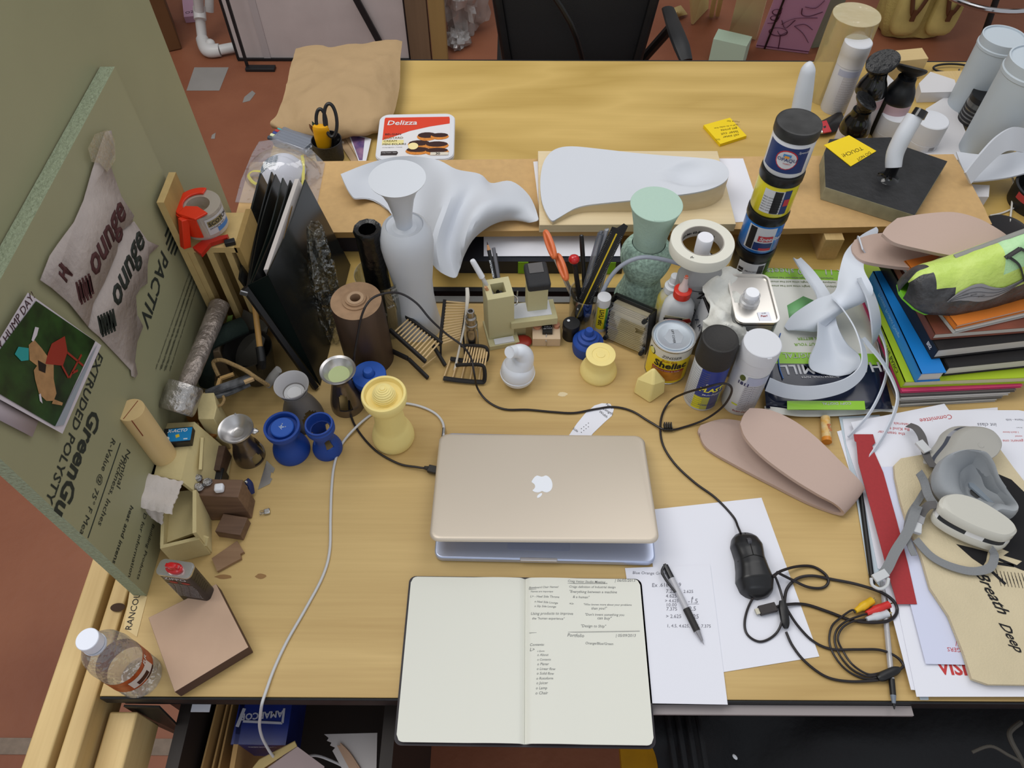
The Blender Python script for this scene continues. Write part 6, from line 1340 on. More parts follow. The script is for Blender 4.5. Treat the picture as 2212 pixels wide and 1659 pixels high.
# logo: apple outline, drawn upright then turned to face away from the user
ap = [(0,.72),(.12,.80),(.34,.86),(.58,.80),(.72,.66),(.60,.52),(.52,.30),(.58,.06),(.78,-.14),(.70,-.38),(.52,-.66),(.34,-.78),(.14,-.72),(0,-.68),(-.14,-.72),(-.34,-.80),(-.56,-.66),(-.74,-.36),(-.82,0),(-.80,.34),(-.66,.66),(-.40,.84),(-.16,.80)]
k_ = .0262; lg_ = [(p_.x*k_*.85,p_.y*k_*.85,0) for p_ in catmull([(x,y,0) for x,y in ap],4,True)]
b = B(); lx,ly = -.002,.0; b.f([b.v(lidp(lx-x,ly-y,.0003)) for x,y,z in lg_])
lf = [(.02+.22*math.cos(a)*.5-.0,1.16+.26*math.sin(a)) for a in [R(20*j) for j in range(18)]]
lf = catmull([(.02,.92,0),(.18,.98,0),(.36,1.18,0),(.36,1.38,0),(.18,1.30,0),(.02,1.10,0)],3,True)
b.f([b.v(lidp(lx-q.x*k_*.85,ly-q.y*k_*.85,.0003)) for q in lf]); b.bm.normal_update()
o = part('logo',b,M('white_logo',(232,236,244),.3),lid,label='white apple shaped logo with a bite')
# notebook
NP = M('cream_notebook_page',(222,222,212),.85); 
nbq = dict(tl=(887,1242),tm=(1130,1245),tr=(1380,1252),bl=(856,1604),bm=(1132,1610),br=(1416,1607))
zn = .012
t = thing('notebook', 'open black-covered notebook with handwriting on its right page, overhanging the front edge', 'notebook',P(1131,1430,.0))
def nbp(u,v,z=None):
    """u 0..1 left to right, v 0 top .. 1 bottom"""
    s_ = nbq
    if u < .5: a_ = lerp2(s_['tl'],s_['tm'],u*2); c_ = lerp2(s_['bl'],s_['bm'],u*2)
    else: a_ = lerp2(s_['tm'],s_['tr'],u*2-1); c_ = lerp2(s_['bm'],s_['br'],u*2-1)
    x,y = lerp2(a_,c_,v); return P(x,y,zn if z is None else z)
cor = [nbp(0,0),nbp(1,0),nbp(1,1),nbp(0,1)]; cc = sum(cor,V())/4; W2 = ((cor[1]-cor[0]).length+(cor[2]-cor[3]).length)/2; H2_ = ((cor[3]-cor[0]).length+(cor[2]-cor[1]).length)/2; xa_ = ((cor[1]-cor[0])+(cor[2]-cor[3])).normalized(); an_ = math.atan2(xa_.y,xa_.x)
print('notebook',W2,H2_)
mtN = Matrix.Translation((cc.x,cc.y,0)) @ Matrix.Rotation(an_,4, 'Z')
def rr1(w_,h_,r_,side):
    pts = rrect(w_,h_,r_,6); return pts
zz_ = TZ+.0004; BUL = .0022
b = B()
for sx,zt2_ in ((-1,.0040),(1,.0040)):
    pts = []
    for x,y in rrect(W2/2,H2_,.010,6): 
        pts.append((x,y))
    if sx > 0: pts = [(x if x > 0 else -W2/4,y) if not (x < -W2/4+.0101) else (-W2/4,math.copysign(H2_/2,y)) for x,y in pts]
    else: pts = [(x,y) if not (x > W2/4-.0101) else (W2/4,math.copysign(H2_/2,y)) for x,y in pts]
    cl = []
    for q in pts:
        if not cl or (abs(q[0]-cl[-1][0])+abs(q[1]-cl[-1][1])) > 1e-5: cl.append(q)
    if (abs(cl[0][0]-cl[-1][0])+abs(cl[0][1]-cl[-1][1])) < 1e-5: cl.pop()
    # page block: gently bulging towards the spine
    hb = (.0075 if sx < 0 else .0085)
    g_ = []
    def pg(u,v,sx=sx,hb=hb):
        x = (u-.5)*W2/2; y = (v-.5)*H2_; r_ = .010; ex_ = W2/4-abs(x) if (x*sx > 0) else 1
        ey_ = H2_/2-abs(y)
        if ex_ < r_ and ey_ < r_: 
            y = math.copysign(H2_/2-r_+math.sqrt(max(0,r_*r_-(r_-ex_)**2)),y) if ey_ < r_ else y
            if ey_ < r_*.99 and ey_ > 0: y = math.copysign(min(abs((v-.5)*H2_),H2_/2-r_+math.sqrt(max(0,r_*r_-(r_-ex_)**2))),v-.5)
        di = (x*sx+W2/4)/(W2/2); z = hb+BUL*math.sin(min(1,di*2.2)*PI/1.0)*(1 if di < .45 else 0)-.006*max(0,1-di/.04)
        return mtN @ V((x+sx*W2/4,y,TZ+z+.0015))
    b2 = B(); b2.grid(pg,56,48,thick=hb-.0055)
    if sx > 0:
        def nx(px,py): 
            q = P(px,py,.0105); return q
        NT = []
        def nt(st,a,c,m=1,it=.25): 
            A_ = P(*a,.0115); C_ = P(*c,.0115); w_ = glyphs(st,it,.004)[2]; sz = (C_-A_).length/w_; xd_ = (C_-A_).normalized(); yd_ = V((0,0,1)).cross(xd_); inv = mtN.inverted()
            def fn_(u,v):
                q = A_+xd_*u+yd_*v; l_ = inv @ q; di = min(1,max(0,(l_.x)/(W2/2))); q.z = TZ+.0015+hb+BUL*math.sin(min(1,di*2.2)*PI)*(1 if di < .45 else 0)-.006*max(0,1-di/.04)+.00025; return q
            b2.text(st,fn_,sz,m,it,.004)
        for st,a,c in (('Craig Vetter Studio Meeting',(1226,1257),(1308,1259)),('| 06/05/2013',(1328,1256),(1373,1256)),('Skateboard Chair Names?',(1142,1271),(1207,1270)),('Names are important',(1146,1279),(1195,1280)),('L> - Heel Side Throne',(1145,1290),(1208,1292)),
            ('o Heel Side Lounge',(1154,1301),(1205,1305)),('o Slip Side Lounge',(1154,1311),(1201,1313)),('Using products to improve',(1146,1328),(1238,1328)),('the "human experience"',(1149,1338),(1220,1339)),
            ('Craigs definition of Industrial design',(1229,1269),(1330,1270)),('"Everything between a machine',(1229,1280),(1333,1281)),('& a human"',(1237,1291),(1274,1292)),('=>',(1229,1306),(1239,1307)),
            ('"Who knows more about your problems',(1260,1307),(1365,1308)),('than you?"',(1277,1316),(1312,1316)),('"Don\'t invent something you',(1263,1329),(1349,1330)),('can buy"',(1290,1337),(1322,1338)),('"Design to Ship"',(1254,1354),(1310,1355)),
            ('Portfolio',(1225,1375),(1262,1376)),('| 05/09/2013',(1330,1375),(1374,1375)),('Contents:',(1144,1395),(1176,1395)),('Orange/Blue/Green',(1264,1391),(1325,1393)),('L>',(1144,1406),(1155,1406)),
            ('o Quote',(1160,1408),(1184,1408)),('o About',(1160,1417),(1185,1417)),('o Contents',(1160,1427),(1190,1427)),('o Planar',(1160,1437),(1186,1437)),('o Linear flow',(1159,1447),(1200,1448)),('o Solid flow',(1159,1457),(1197,1458)),
            ('o Rotoform',(1158,1468),(1195,1468)),('o Juicer',(1158,1478),(1184,1478)),('o Lamp',(1157,1489),(1182,1489)),('o Chair',(1156,1500),(1184,1500))): nt(st,a,c)
        for a,c in (((1226,1260),(1312,1260)),((1142,1273),(1208,1272)),((1143,1367),(1382,1363))): b2.bar(P(*a,.0112),P(*c,.0112),.0005,.0003,m=1)
    part('page',b2,[NP,M('pencil_handwriting',(120,122,122),.9)],t,True)
b = B(); b.prism([(x,y) for x,y in rrect(W2+.008,H2_+.007,.011,6)],TZ+.0002,TZ+.0024,0,mt=mtN); part('cover',b,M('black_notebook_cover',(36,30,38),.5),t,True)
# loose letter sheets near the mouse
sheet('large white sheet under the mouse',[(1395,1102),(1645,1075),(1770,1418),(1500,1462),(1420,1300)],.0012)
def w4(b):
    for st,a,c in (('Blue Orange Green',(1366,1240),(1440,1242)),('Ex .618 x .19',(1408,1268),(1472,1267)),('7.25',(1438,1281),(1458,1281)),('4.625',(1438,1291),(1462,1291)),('> 4.625',(1436,1301),(1466,1301)),('10.00',(1438,1310),(1462,1310)),('7.375',(1439,1319),(1463,1319)),
        ('> 2.625',(1438,1335),(1472,1335)),('2.625',(1476,1281),(1498,1281)),('4',(1493,1295),(1498,1295)),('-1.5',(1486,1303),(1508,1303)),('2.5',(1488,1319),(1504,1319)),('.25',(1494,1336),(1510,1336)),('1, 4.5, 4.625, 7.25, 7.375',(1440,1355),(1536,1356))): ht(b,st,a,c,.0024,3,.15)
    b.bar(P(1486,1305,.0025),P(1510,1305,.0025),.0005,.0002,m=3)
sheet('narrow white sheet with pencilled sums, right of the notebook',[(1350,1227),(1534,1220),(1572,1522),(1395,1519)],.0024,writer=w4)
# pen
a = P(1437,1222,.009); e = P(1520,1392,.006); d_ = e-a
t = thing('ballpoint_pen', 'clear click pen with black rubber grip lying on the sheet of sums', 'pen',a-V((0,0,.009)))
b = B(); b.cyl(a,a+d_*.17,.0050,.0055,14); b.cyl(a-d_*.02,a,.0028,seg=10); part('pusher',b,M('pen_black',(26,26,30),.25),t,True)
b = B(); b.tube([a+d_*.02+V((-.004,0,.003)),a+d_*.08+V((-.011,-.003,.004)),a+d_*.2+V((-.010,-.002,.003)),a+d_*.36+V((-.0055,0,.003))],.0022,4,8,flat=.6); part('clip',b,M('pen_black',(26,26,30),.25),t,True)
b = B(); b.cyl(a+d_*.17,a+d_*.56,.0052,seg=14); part('barrel',b,M('translucent_barrel',(176,176,182),.2),t,True)
b = B(); b.cyl(a+d_*.56,a+d_*.84,.0058,.0056,14); part('rubber_grip',b,M('grip_rubber',(38,36,36),.6),t,True)
b = B(); b.cyl(a+d_*.84,a+d_*.96,.0052,.0024,14); b.cyl(a+d_*.96,e,.0012,.0005,8); part('metal_tip',b,M('chrome_tip',(180,178,182),.2,.9),t,True)
# mouse
a = P(1605,1160,.0); e = P(1634,1290,0); c_ = (a+e)/2; d_ = (e-a); an = math.degrees(math.atan2(d_.y,d_.x))+90; L_ = d_.length+.012
t = thing('mouse', 'black wired optical mouse on the large white sheet', 'mouse',(c_.x,c_.y,TZ+.0013),an)
def mw(v): 
    # front (v=0, +y) wide, waist, back wider
    return lp([(0,.0),(.03,.46),(.10,.72),(.22,.88),(.42,.80),(.58,.86),(.75,1.0),(.90,.86),(.97,.55),(1,.0)],v)
def mz(v): return lp([(0,.35),(.1,.62),(.3,.86),(.55,1.0),(.75,.96),(.9,.74),(1,.35)],v)
def msf(u,v):
    a_ = PI*u; w_ = mw(v)*.0305; x = w_*math.copysign(abs(math.cos(a_))**.7,math.cos(a_)); z = .0005+(.034*mz(v))*math.sin(a_)**.65*(mw(v)**.35 if mw(v) > 0 else 0); return V((-x,L_*(.5-v),z))
b = B(); b.grid(msf,28,44)
bmesh.ops.remove_doubles(b.bm,verts=b.bm.verts[:],dist=.0001); ms0 = part('shell',b,M('mouse_black',(28,28,30),.32),t)
def onm(x,v): 
    best = min(range(5,96),key=lambda i: abs(msf(i/100,v).x-x)); return msf(best/100,v)+V((0,0,.0004))
b = B(); b.tube([onm(.0,.04),onm(0,.18),onm(0,.32),onm(0,.44)],.0006,3,5); b.tube([onm(x,.44+abs(x)*2) for x in (-.024,-.015,0,.015,.024)],.0006,3,5); part('button_gap',b,M('gap_black',(8,8,8),.6),ms0)
b = B(); q = onm(0,.22); b.lathe([(0,-.0035),(.0062,-.0035),(.007,-.002),(.007,.002),(.0062,.0035),(0,.0035)],q-V((0,0,.0035)),20,axis=(1,0,0)); part('scroll_wheel',b,M('wheel_grey',(60,60,66),.5),ms0)
CB = M('black_cable',(28,22,24),.4)
def cable(name,label,pts,r,m_=CB,cat='cable',n=8):
    b = B(); b.tube([P(*q) if len(q) == 3 else P(q[0],q[1],.0035) for q in pts],r,n,8); return solo(name,b,m_,label,cat)
t = thing('mouse_cable', 'black cable running from the mouse across the desk to the laptop side', 'cable',P(1500,880))
b = B(); zc_ = .003
b.tube([P(*q) for q in [(1600,1152,.016),(1594,1138,.010),(1583,1115,zc_),(1545,1075,zc_),(1500,1042,zc_),(1456,1000,zc_),(1430,955,zc_),(1428,905,zc_),(1446,868,.010),(1478,850,.055),(1520,838,.098),(1556,829,.118),(1576,832,.120),(1580,848,.098),(1562,878,.050),(1525,905,.012),(1480,922,zc_),(1440,929,zc_+.003),(1405,912,zc_),(1365,888,zc_),(1325,879,zc_),(1285,884,zc_),(1240,892,zc_),
    (1195,890,zc_),(1140,885,zc_),(1090,884,zc_),(1055,868,zc_),(1032,840,.012),(1024,805,.050),(1018,775,.062),(1000,748,.085),(965,722,.105),(930,690,.135),(900,655,.160),(865,634,.178),(830,634,.190),(800,648,.192),(782,680,.178),(772,730,.140),(762,790,.090),(755,850,.035),(756,890,.008),(772,928,zc_),(810,972,zc_),(860,1001,zc_),(900,1009,.006),(922,1012,.008)]],.0021,6,8)
part('cord',b,CB,t,True)
b = B(); a = P(916,1010,.008); e = P(948,1017,.010); d_ = (e-a); b.cyl(a,a+d_*.3,.0032,.0044,10); b.bar(a+d_*.28,e,.014,.0075); part('usb_plug',b,M('plug_grey',(44,42,40),.5),t,True,bev=.0012)
b = B(); q = P(1442,925,.006)
for k in range(4): b.box(q+V((-.006+.004*k,.002,.004)),(.0022,.012,.010))
b.box(q+V((0,-.004,.001)),(.018,.004,.006)); part('cable_tie',b,BLACK,t,True)
t = thing('charger_cable', 'pale grey laptop charging cable curving down the left of the desk over its edge', 'cable',P(720,1100))
b = B(); WC = M('pale_grey_cable',(196,196,198),.4)
b.tube([P(*q) for q in [(958,942,.010),(957,915,.004),(940,893,.003),(905,877,.003),(865,871,.003),(835,878,.003),(800,897,.003),(768,924,.0082),(738,960,.003),(722,1005,.003),(716,1060,.003),(714,1120,.003),(712,1190,.003),(697,1245,.003),(660,1315,.003),(620,1385,.003),(592,1445,.003),(574,1495,.004),(566,1520,.004),(563,1542,-.03),(561,1572,-.09),(572,1605,-.14),(600,1642,-.20),(640,1640,-.25),(680,1632,-.28),(720,1645,-.30),(760,1665,-.33)]],.0024,6,8); part('cord',b,WC,t,True)
b = B(); b.cyl(P(959,925,.008),P(955,965,.009),.0030,.0032,10); part('magnetic_plug',b,STEEL,t,True)
# AV cable bundle
t = thing('av_cable', 'tangled black audio video cable with coloured plugs beside the mouse', 'cable',P(1780,1340))
K = .0034
paths = [
 [(1672,1313,.008),(1700,1306,.008),(1740,1306,K),(1790,1322,K),(1840,1340,K),(1890,1345,.010),(1925,1338,.012),(1938,1318,.012),(1928,1296,.014),(1900,1278,.012),(1850,1262,.008),(1800,1252,K),(1755,1244,.006),(1722,1250,.006),(1700,1272,.006),(1694,1305,.012)],
 [(1668,1246,.028),(1686,1234,.020),(1720,1224,.008),(1755,1224,K),(1782,1240,K),(1789,1258,K),(1776,1270,K),(1745,1268,.006),(1710,1252,.010),(1678,1236,.022)],
 [(1682,1236,.024),(1650,1266,.014),(1622,1300,.006),(1609,1340,K),(1614,1370,K),(1640,1386,K),(1668,1376,K),(1686,1352,.008),(1693,1310,.012),(1684,1270,.014),(1674,1244,.022)],
 [(1700,1316,.010),(1722,1350,.006),(1755,1384,K),(1795,1402,K),(1850,1403,.006),(1900,1404,.006),(1935,1418,.008),(1951,1436,.008),(1944,1446,.008)],
 [(1698,1365,.006),(1712,1395,.004),(1740,1430,K),(1785,1462,K),(1835,1472,K),(1890,1470,.006),(1906,1466,.008)],
 [(1900,1462,.008),(1870,1466,K),(1835,1452,K),(1808,1425,K),(1792,1390,K),(1796,1355,.005),(1815,1335,.006),(1840,1318,.007),(1848,1324,.007)],
 [(1900,1458,.008),(1870,1460,K+.002),(1838,1444,K),(1814,1415,K),(1803,1385,K),(1808,1360,.006),(1828,1342,.007),(1858,1330,.008),(1874,1326,.008)],
 [(1900,1454,.008),(1874,1456,K+.002),(1842,1436,K+.003),(1822,1408,K),(1810,1380,K+.003),(1820,1356,.009),(1844,1342,.007),(1872,1338,.006)]]
for i,q in enumerate(paths): b = B(); b.tube([P(*z) for z in q],(.0026,.0024,.0020,.0022,.0022,.0017,.0017,.0017)[i],8,8); part('cord',b,CB,t,True)
b = B(); a,e = P(1640,1320,.007),P(1676,1311,.008); b.bar(a,e,.015,.008); part('mini_plug',b,M('plug_charcoal',(44,38,38),.5),t,True,bev=.001); b = B(); b.bar(P(1632,1322,.007),a,.009,.004); part('plug_tip',b,M('plug_pale_tip',(180,176,160),.35,.5),t,True)
b = B(); a,e = P(1690,1298,.012),P(1698,1358,.008); b.tube([a,a.lerp(e,.3),a.lerp(e,.8),e],[.005,.008,.007,.003],3,10,flat=.8); part('ferrite_choke',b,BLACK,t,True)
b = B(); a,e = P(1896,1466,.009),P(1944,1444,.010); b.tube([a,a.lerp(e,.2),a.lerp(e,.75),e],[.004,.0075,.0070,.003],3,10,flat=.8); part('splitter',b,BLACK,t,True)
for nm,c1,c2,col in (('yellow',(1848,1320),(1884,1297),(222,176,30)),('red',(1872,1325),(1920,1306),(204,48,44)),('white',(1872,1338),(1918,1326),(196,200,206))):
    a,e = P(*c1,.008),P(*c2,.008); 
    b = B(); b.tube([a,a.lerp(e,.3),a.lerp(e,.36),a.lerp(e,.62),a.lerp(e,.66),e],[.0038,.0052,.0066,.0068,.0062,.0062],1,14,smooth=False); part('video_plug',b,M(nm+'_plug',col,.4),t,True,label=nm+' plug')
    b = B(); b.cyl(e,e+(e-a)*.18,.0018,seg=8); part('plug_pin',b,M('gold_pin',(210,190,130),.25,.9),t,True)
# paper template under the cable behind the laptop
b = B(); pts = [(1228,942),(1246,915),(1264,893),(1284,876),(1300,871),(1318,872),(1326,884),(1322,898),(1306,912),(1282,935),(1274,945)]
b.prism([(P(x,y,.001).x,P(x,y,.001).y) for x,y in pts],TZ+.0004,TZ+.001,0)
ht(b, 'Nose',(1308,874),(1322,884),.001,1,0); ht(b, 'Length',(1302,884),(1322,897),.001,1,0); ht(b, 'Width',(1293,890),(1310,903),.001,1,0); ht(b, 'Side',(1236,927),(1247,934),.001,1,0)
for k in range(8): b.box(P(1256+(k % 4)*5,926-(k % 4)*4+(k//4)*8,.0012),(.0015,.0015,.0002),m=1)
solo('paper_template',b,[PAPER,INK], 'white rounded paper cut-out with dimension text behind the laptop', 'paper template')
# ================================================================ on the shelf and the far table
BASS = wood('basswood',(206,186,146),(224,206,170), 'X',4,.6,7,0,.35,1.5)
# foot-shaped model
t = thing('footbed_model', 'white footbed-shaped sheet on a carved pale wood form, on a wood base on the shelf', 'model',P(1370,420,SH))
zb1 = SH+.022
b = B(); b.prism([(P(x,y,zb1).x,P(x,y,zb1).y) for x,y in ((1162,326),(1550,326),(1590,484),(1165,486))],TZ+SH+.0012,TZ+zb1); part('wood_base',b,BASS,t,True,bev=.0008)
out = [(1190,475),(1172,440),(1167,400),(1170,365),(1180,340),(1200,322),(1235,316),(1300,322),(1370,330),(1440,336),(1500,340),(1545,345),(1568,358),(1575,376),(1566,392),(1540,406),(1500,416),(1440,424),(1370,432),(1310,438),(1262,444),(1230,455),(1206,470)]
hz = lambda x: zb1+.008+.040*min(1,max(0,(x-1190)/330))
oc = catmull([P(x,y,hz(x)+.003) for x,y in out],4,True)
b = B(); n = len(oc); top = [b.v(p_) for p_ in oc]; mid = [b.v(p_-V((0,0,.0035))) for p_ in oc]; 
cx_ = sum(oc,V())/n
for i in range(n): b.f([mid[i],mid[(i+1) % n],top[(i+1) % n],top[i]])
heel = P(1500,375,hz(1500))
rings = [top]
for f_ in [.9,.8,.7,.6,.5,.4,.3,.2,.1]:
    r_ = []
    for p_ in oc:
        q = cx_.lerp(p_,f_); d = math.hypot((q.x-heel.x)/.060,(q.y-heel.y)/.045); base_ = TZ+hz(proj(q)[0])+.003
        q.z = base_-.022*max(0,1-d*d)**1.0; r_.append(b.v(q))
    rings.append(r_)
for r0,r1 in zip(rings,rings[1:]):
    for i in range(n): b.f([r0[i],r0[(i+1) % n],r1[(i+1) % n],r1[i]])
b.f(rings[-1]); part('white_sheet',b,VW,t,True,ang=60)
b = B(); lo = [b.v(V((p_.x,p_.y,TZ+zb1))) for p_ in oc]; hi = [b.v(p_-V((0,0,.0036))) for p_ in oc]; dn = [b.v(cx_.lerp(p_,.93)-V((0,0,.030))) for p_ in oc]; b.f(dn); b.f(lo[::-1])
for i in range(n): b.f([hi[i],hi[(i+1) % n],dn[(i+1) % n],dn[i]])
for i in range(n): b.f([lo[i],lo[(i+1) % n],hi[(i+1) % n],hi[i]])
part('carved_form',b,BASS,t,True)
for lb,px in (('white paper peeking out left of the wood base of the footbed model',[(1152,350),(1200,345),(1200,480),(1168,480)]),('white paper lying under the footbed model, between its base and the jar stack',[(1500,343),(1605,343),(1650,478),(1560,482),(1500,470)])):
    b = B(); b.prism([(P(x,y,SH).x,P(x,y,SH).y) for x,y in px],TZ+SH+.0002,TZ+SH+.0010); solo('paper',b,PAPER,lb, 'paper')
# black topped block with handle
zk = SH+.035
t = thing('foam_block', 'foam block with black painted faceted top and stem, a yellow note on its corner', 'block',P(1900,390,SH))
kp = [(1780,330),(1792,300),(1925,296),(1960,318),(2047,348),(1976,465),(1783,404)]
b = B(); b.prism([(P(x,y,zk).x,P(x,y,zk).y) for x,y in kp],TZ+SH+.0003,TZ+zk,1,mside=0,mbot=0); part('block_body',b,[M('sanded_khaki_foam',(150,146,120),.85,var=.12,scale=40),M('black_paint_top',(26,26,28),.45,var=.5,scale=26,bump=.1,bscale=90)],t,True,bev=.001)
q = P(1918,385,zk); b = B(); b.lathe([(.024,0),(.017,.004),(.013,.012),(.012,.030),(.013,.040)],q,24); part('stem',b,M('gloss_black',(14,14,16),.12,coat=.5),t,True)
t = thing('tube_form', 'curved white tube handle rising from the black topped block', 'handle',q+V((0,0,.034)))
e = q; b = B(); hp = [q+V((0,0,.030)),P(1934,330,zk+.055),P(1953,290,zk+.090),P(1976,252,zk+.120)]
b.tube(hp,[.0165,.018,.0185,.0175],6,24); part('tube',b,VW,t,True)
b = B(); a_ = hp[3]; d_ = (hp[3]-hp[2]).normalized(); b.tube([a_-d_*.004+V((.004,-.004,.006)),a_+d_*.012+V((.004,-.004,.006))],[.0150,.0142],3,16); part('dark_end',b,M('gloss_black',(14,14,16),.12),t,True)
def note(nm,px,z,th,label,lines,m0):
    t = thing(nm,label, 'sticky notes',sum([P(x,y,z) for x,y in px],V())/4-V((0,0,z-0)))
    b = B(); b.prism([(P(x,y,z).x,P(x,y,z).y) for x,y in px],TZ+z-th,TZ+z,0)
    for st,a,c in lines: ht(b,st,a,c,z,1,.2,0,.0004)
    part('note',b,[m0,M('pencil_brown',(90,74,20),.8)],t,True)
YN = M('yellow_sticky',(238,206,14),.6)
note('sticky_note_pad',[(1520,270),(1577,254),(1613,293),(1556,311)],.0085,.0083, 'pad of yellow sticky notes with tiny list, alone on the far table',[('Make list',(1598,262),(1570,260)),('Stuff to do today first',(1594,268),(1542,276)),('get prints',(1592,275),(1556,280)),('laser cut',(1594,282),(1556,288)),('call sister',(1596,289),(1560,295)),('GO',(1556,300),(1545,300))],YN)
note('sticky_note',[(1780,313),(1834,292),(1893,326),(1838,359)],zk+.0016,.0012, 'single yellow sticky note with faint pencil words on the black topped block',[('DO NOT',(1878,327),(1848,344)),('TOUCH!',(1860,317),(1816,334))],YN)
# slender white form
p = P(1700,405,SH); Y_ = p.y; sl = [p,PYp(1706,375,Y_),PYp(1714,352,Y_),PYp(1718,335,Y_),PYp(1722,300,Y_),PYp(1730,240,Y_+.004),PYp(1738,190,Y_+.008),PYp(1746,150,Y_+.012),PYp(1751,134,Y_+.014)]
t = thing('slender_form', 'tall slender white form with slanted open top, behind the jar stack', 'model',p)
b = B(); b.tube(sl[:4],[.021,.017,.0155,.0215],6,28); part('stem',b,VG,t,True)
b = B(); b.tube(sl[3:],[.0225,.0215,.0195,.0175,.0140,.0040],6,28); part('blade',b,VG,t,True)
# clear blister pack with dust mask
zc_ = SH+.001
t = thing('blister_pack', 'clear plastic blister pack lying on the left end of the shelf', 'package',P(600,380,SH))
CP = film('blister_plastic',(.97,.97,1),.06,.06,.03,bump=.25,bscale=30)
base = [(508,436),(575,440),(685,440),(702,352),(672,322),(640,318),(600,300),(560,305),(545,330),(520,390)]
b = B(); b.prism([(P(x,y,SH+.003).x,P(x,y,SH+.003).y) for x,y in base],TZ+SH+.0012,TZ+SH+.003); part('backing',b,CP,t,True)
cm = P(612,378,SH); bw = P(690,378,SH).x-cm.x
b = B(); 
def dome(u,v):
    a = u*2*PI; r_ = v; sx_ = .080; sy_ = .070; w_ = 1+.08*math.cos(2*a); h_ = .052*(1-r_**3.0); return V((cm.x+sx_*r_*math.cos(a)*w_,cm.y+sy_*r_*math.sin(a)*w_,TZ+SH+.004+h_))
b.grid(dome,40,12); part('dome',b,CP,t,True)
t = thing('dust_mask', 'white cup dust mask with yellow straps inside the blister pack', 'mask',cm+V((0,0,.004)))
b = B()
def mask(u,v):
    a = u*2*PI; r_ = v; h_ = .040*(1-r_**2.4)*(1+.12*math.cos(a)); return V((.052*r_*math.cos(a),.058*r_*math.sin(a)*(1-.12*math.sin(a)),.003+h_))
b.grid(mask,36,12); 
for k in range(6): b.text('warning this mask helps',lambda u,v,k=k: mask(0,0)*0+V((-.046+u,-.022+.0055*k+v,.003+.040*(1-min(1,math.hypot((-.046+u)/.052,(-.022+.0055*k+v)/.058))**2.4)*(1+.12*0)+.0016)),.0048,1)
part('mask_shell',b,[M('mask_white',(214,216,222),.8),M('grey_print',(110,130,140),.7)],t,sol=.001,off=-1)
for i,pts in enumerate(([(.038,.05,.012),(.046,.02,.014),(.052,-.02,.010),(.055,-.05,.006),(.062,-.058,.005)],[(-.044,-.01,.014),(-.066,-.002,.008),(-.074,-.014,.006),(-.062,-.034,.006),(-.05,-.044,.006)])):
    b = B(); b.tube(pts,.0034,5,6,flat=.2); part('strap',b,M('yellow_elastic',(214,204,90),.7),t)
# food tub
zt3 = .050; tp_ = [(828,246),(976,248),(984,340),(806,348)]
A_,B_,C_,D_ = [P(x,y,zt3) for x,y in tp_]; xd = ((B_-A_)+(C_-D_)).normalized(); W_ = ((B_-A_).length+(C_-D_).length)/2; L2 = ((A_-D_).length+(B_-C_).length)/2; cc_ = (A_+B_+C_+D_)/4
t = thing('dessert_tub', 'rectangular white dessert tub with red label and pictured pastries on the far table', 'tub',(cc_.x,cc_.y,TZ),math.degrees(math.atan2(xd.y,xd.x)))
b = B(); rows = []
for s_,z_ in ((.86,.0004),(.9,.006),(.97,zt3-.010)): rows.append([b.v((x*s_,y*s_,z_)) for x,y in rrect(W_,L2,.022,6)])
b.f(rows[0][::-1])
for r0,r1 in zip(rows,rows[1:]):
    for i in range(len(r0)): b.f([r0[i],r0[(i+1) % len(r0)],r1[(i+1) % len(r0)],r1[i]])
part('tub_body',b,M('tub_white',(206,208,214),.4),t)
b = B(); b.prism(rrect(W_+.004,L2+.004,.024,7),zt3-.011,zt3-.002); b.prism(rrect(W_+.001,L2+.001,.023,7),zt3-.002,zt3)
w_,l_ = W_-.018,L2-.022
def on(x,y,z=.0004): return (x*w_/2,y*l_/2,zt3+z)
b.m = 1; b.prism(rrect(w_,l_,.014,6),zt3,zt3+.0003,1); b.m = 0
def lp_(pts,m,z): b.poly([on(x,y,z) for x,y in pts],m)
lp_([(-.96,.98),(.96,.98),(.98,.86),(.98,.62),(.4,.48),(-.2,.26),(-.7,-.04),(-.98,-.18),(-.98,.9)][::-1],2,.0005)
lp_([(-.98,-.42),(-.35,-.42),(-.35,-.18),(-.98,-.18)],3,.0005)
for i,(x0_,y0_,x1_,y1_) in enumerate(((-.20,-.55,.42,-.30),(.05,-.18,.60,.10),(.45,-.12,.95,.02),(.30,-.62,.95,-.38),(-.25,-.86,.40,-.66),(.3,-.9,.96,-.72))):
    n_ = 14; cx2,cy2 = (x0_+x1_)/2,(y0_+y1_)/2; rx,ry = (x1_-x0_)/2*1.08,(y1_-y0_)/2+.13
    lp_([(cx2+rx*math.cos(2*PI*k/n_),cy2+ry*math.sin(2*PI*k/n_)*.8) for k in range(n_)],4,.0007+.0001*i); lp_([(cx2+rx*.92*math.cos(2*PI*k/n_),cy2+.07+ry*.55*math.sin(2*PI*k/n_)) for k in range(n_)],5,.00075+.0001*i)
lp_([(-.08+.15*math.cos(2*PI*k/14)+.02,-.52+.17*math.sin(2*PI*k/14)) for k in range(14)],6,.0016)
lp_([(-.98,-.94),(-.52,-.94),(-.48,-.82),(-.52,-.74),(-.98,-.74)],7,.0006); lp_([(.45,-.98),(.97,-.98),(.97,-.84),(.45,-.84)],8,.0016)
fnT = lambda x,y,z=.0012: plane_fn(on(x,y,z),(1,0,0),(0,1,0),0)
b.text('Delizza',fnT(-.90,.58),.0255,1,.15,.015); b.text('BELGIAN',fnT(-.92,.06),.0100,7); b.text('CUSTARD',fnT(-.94,-.13),.0105,9); b.text('CREAM',fnT(-.94,-.28),.0100,9); b.text('MINI ECLAIRS',fnT(-.96,-.44),.0095,7)
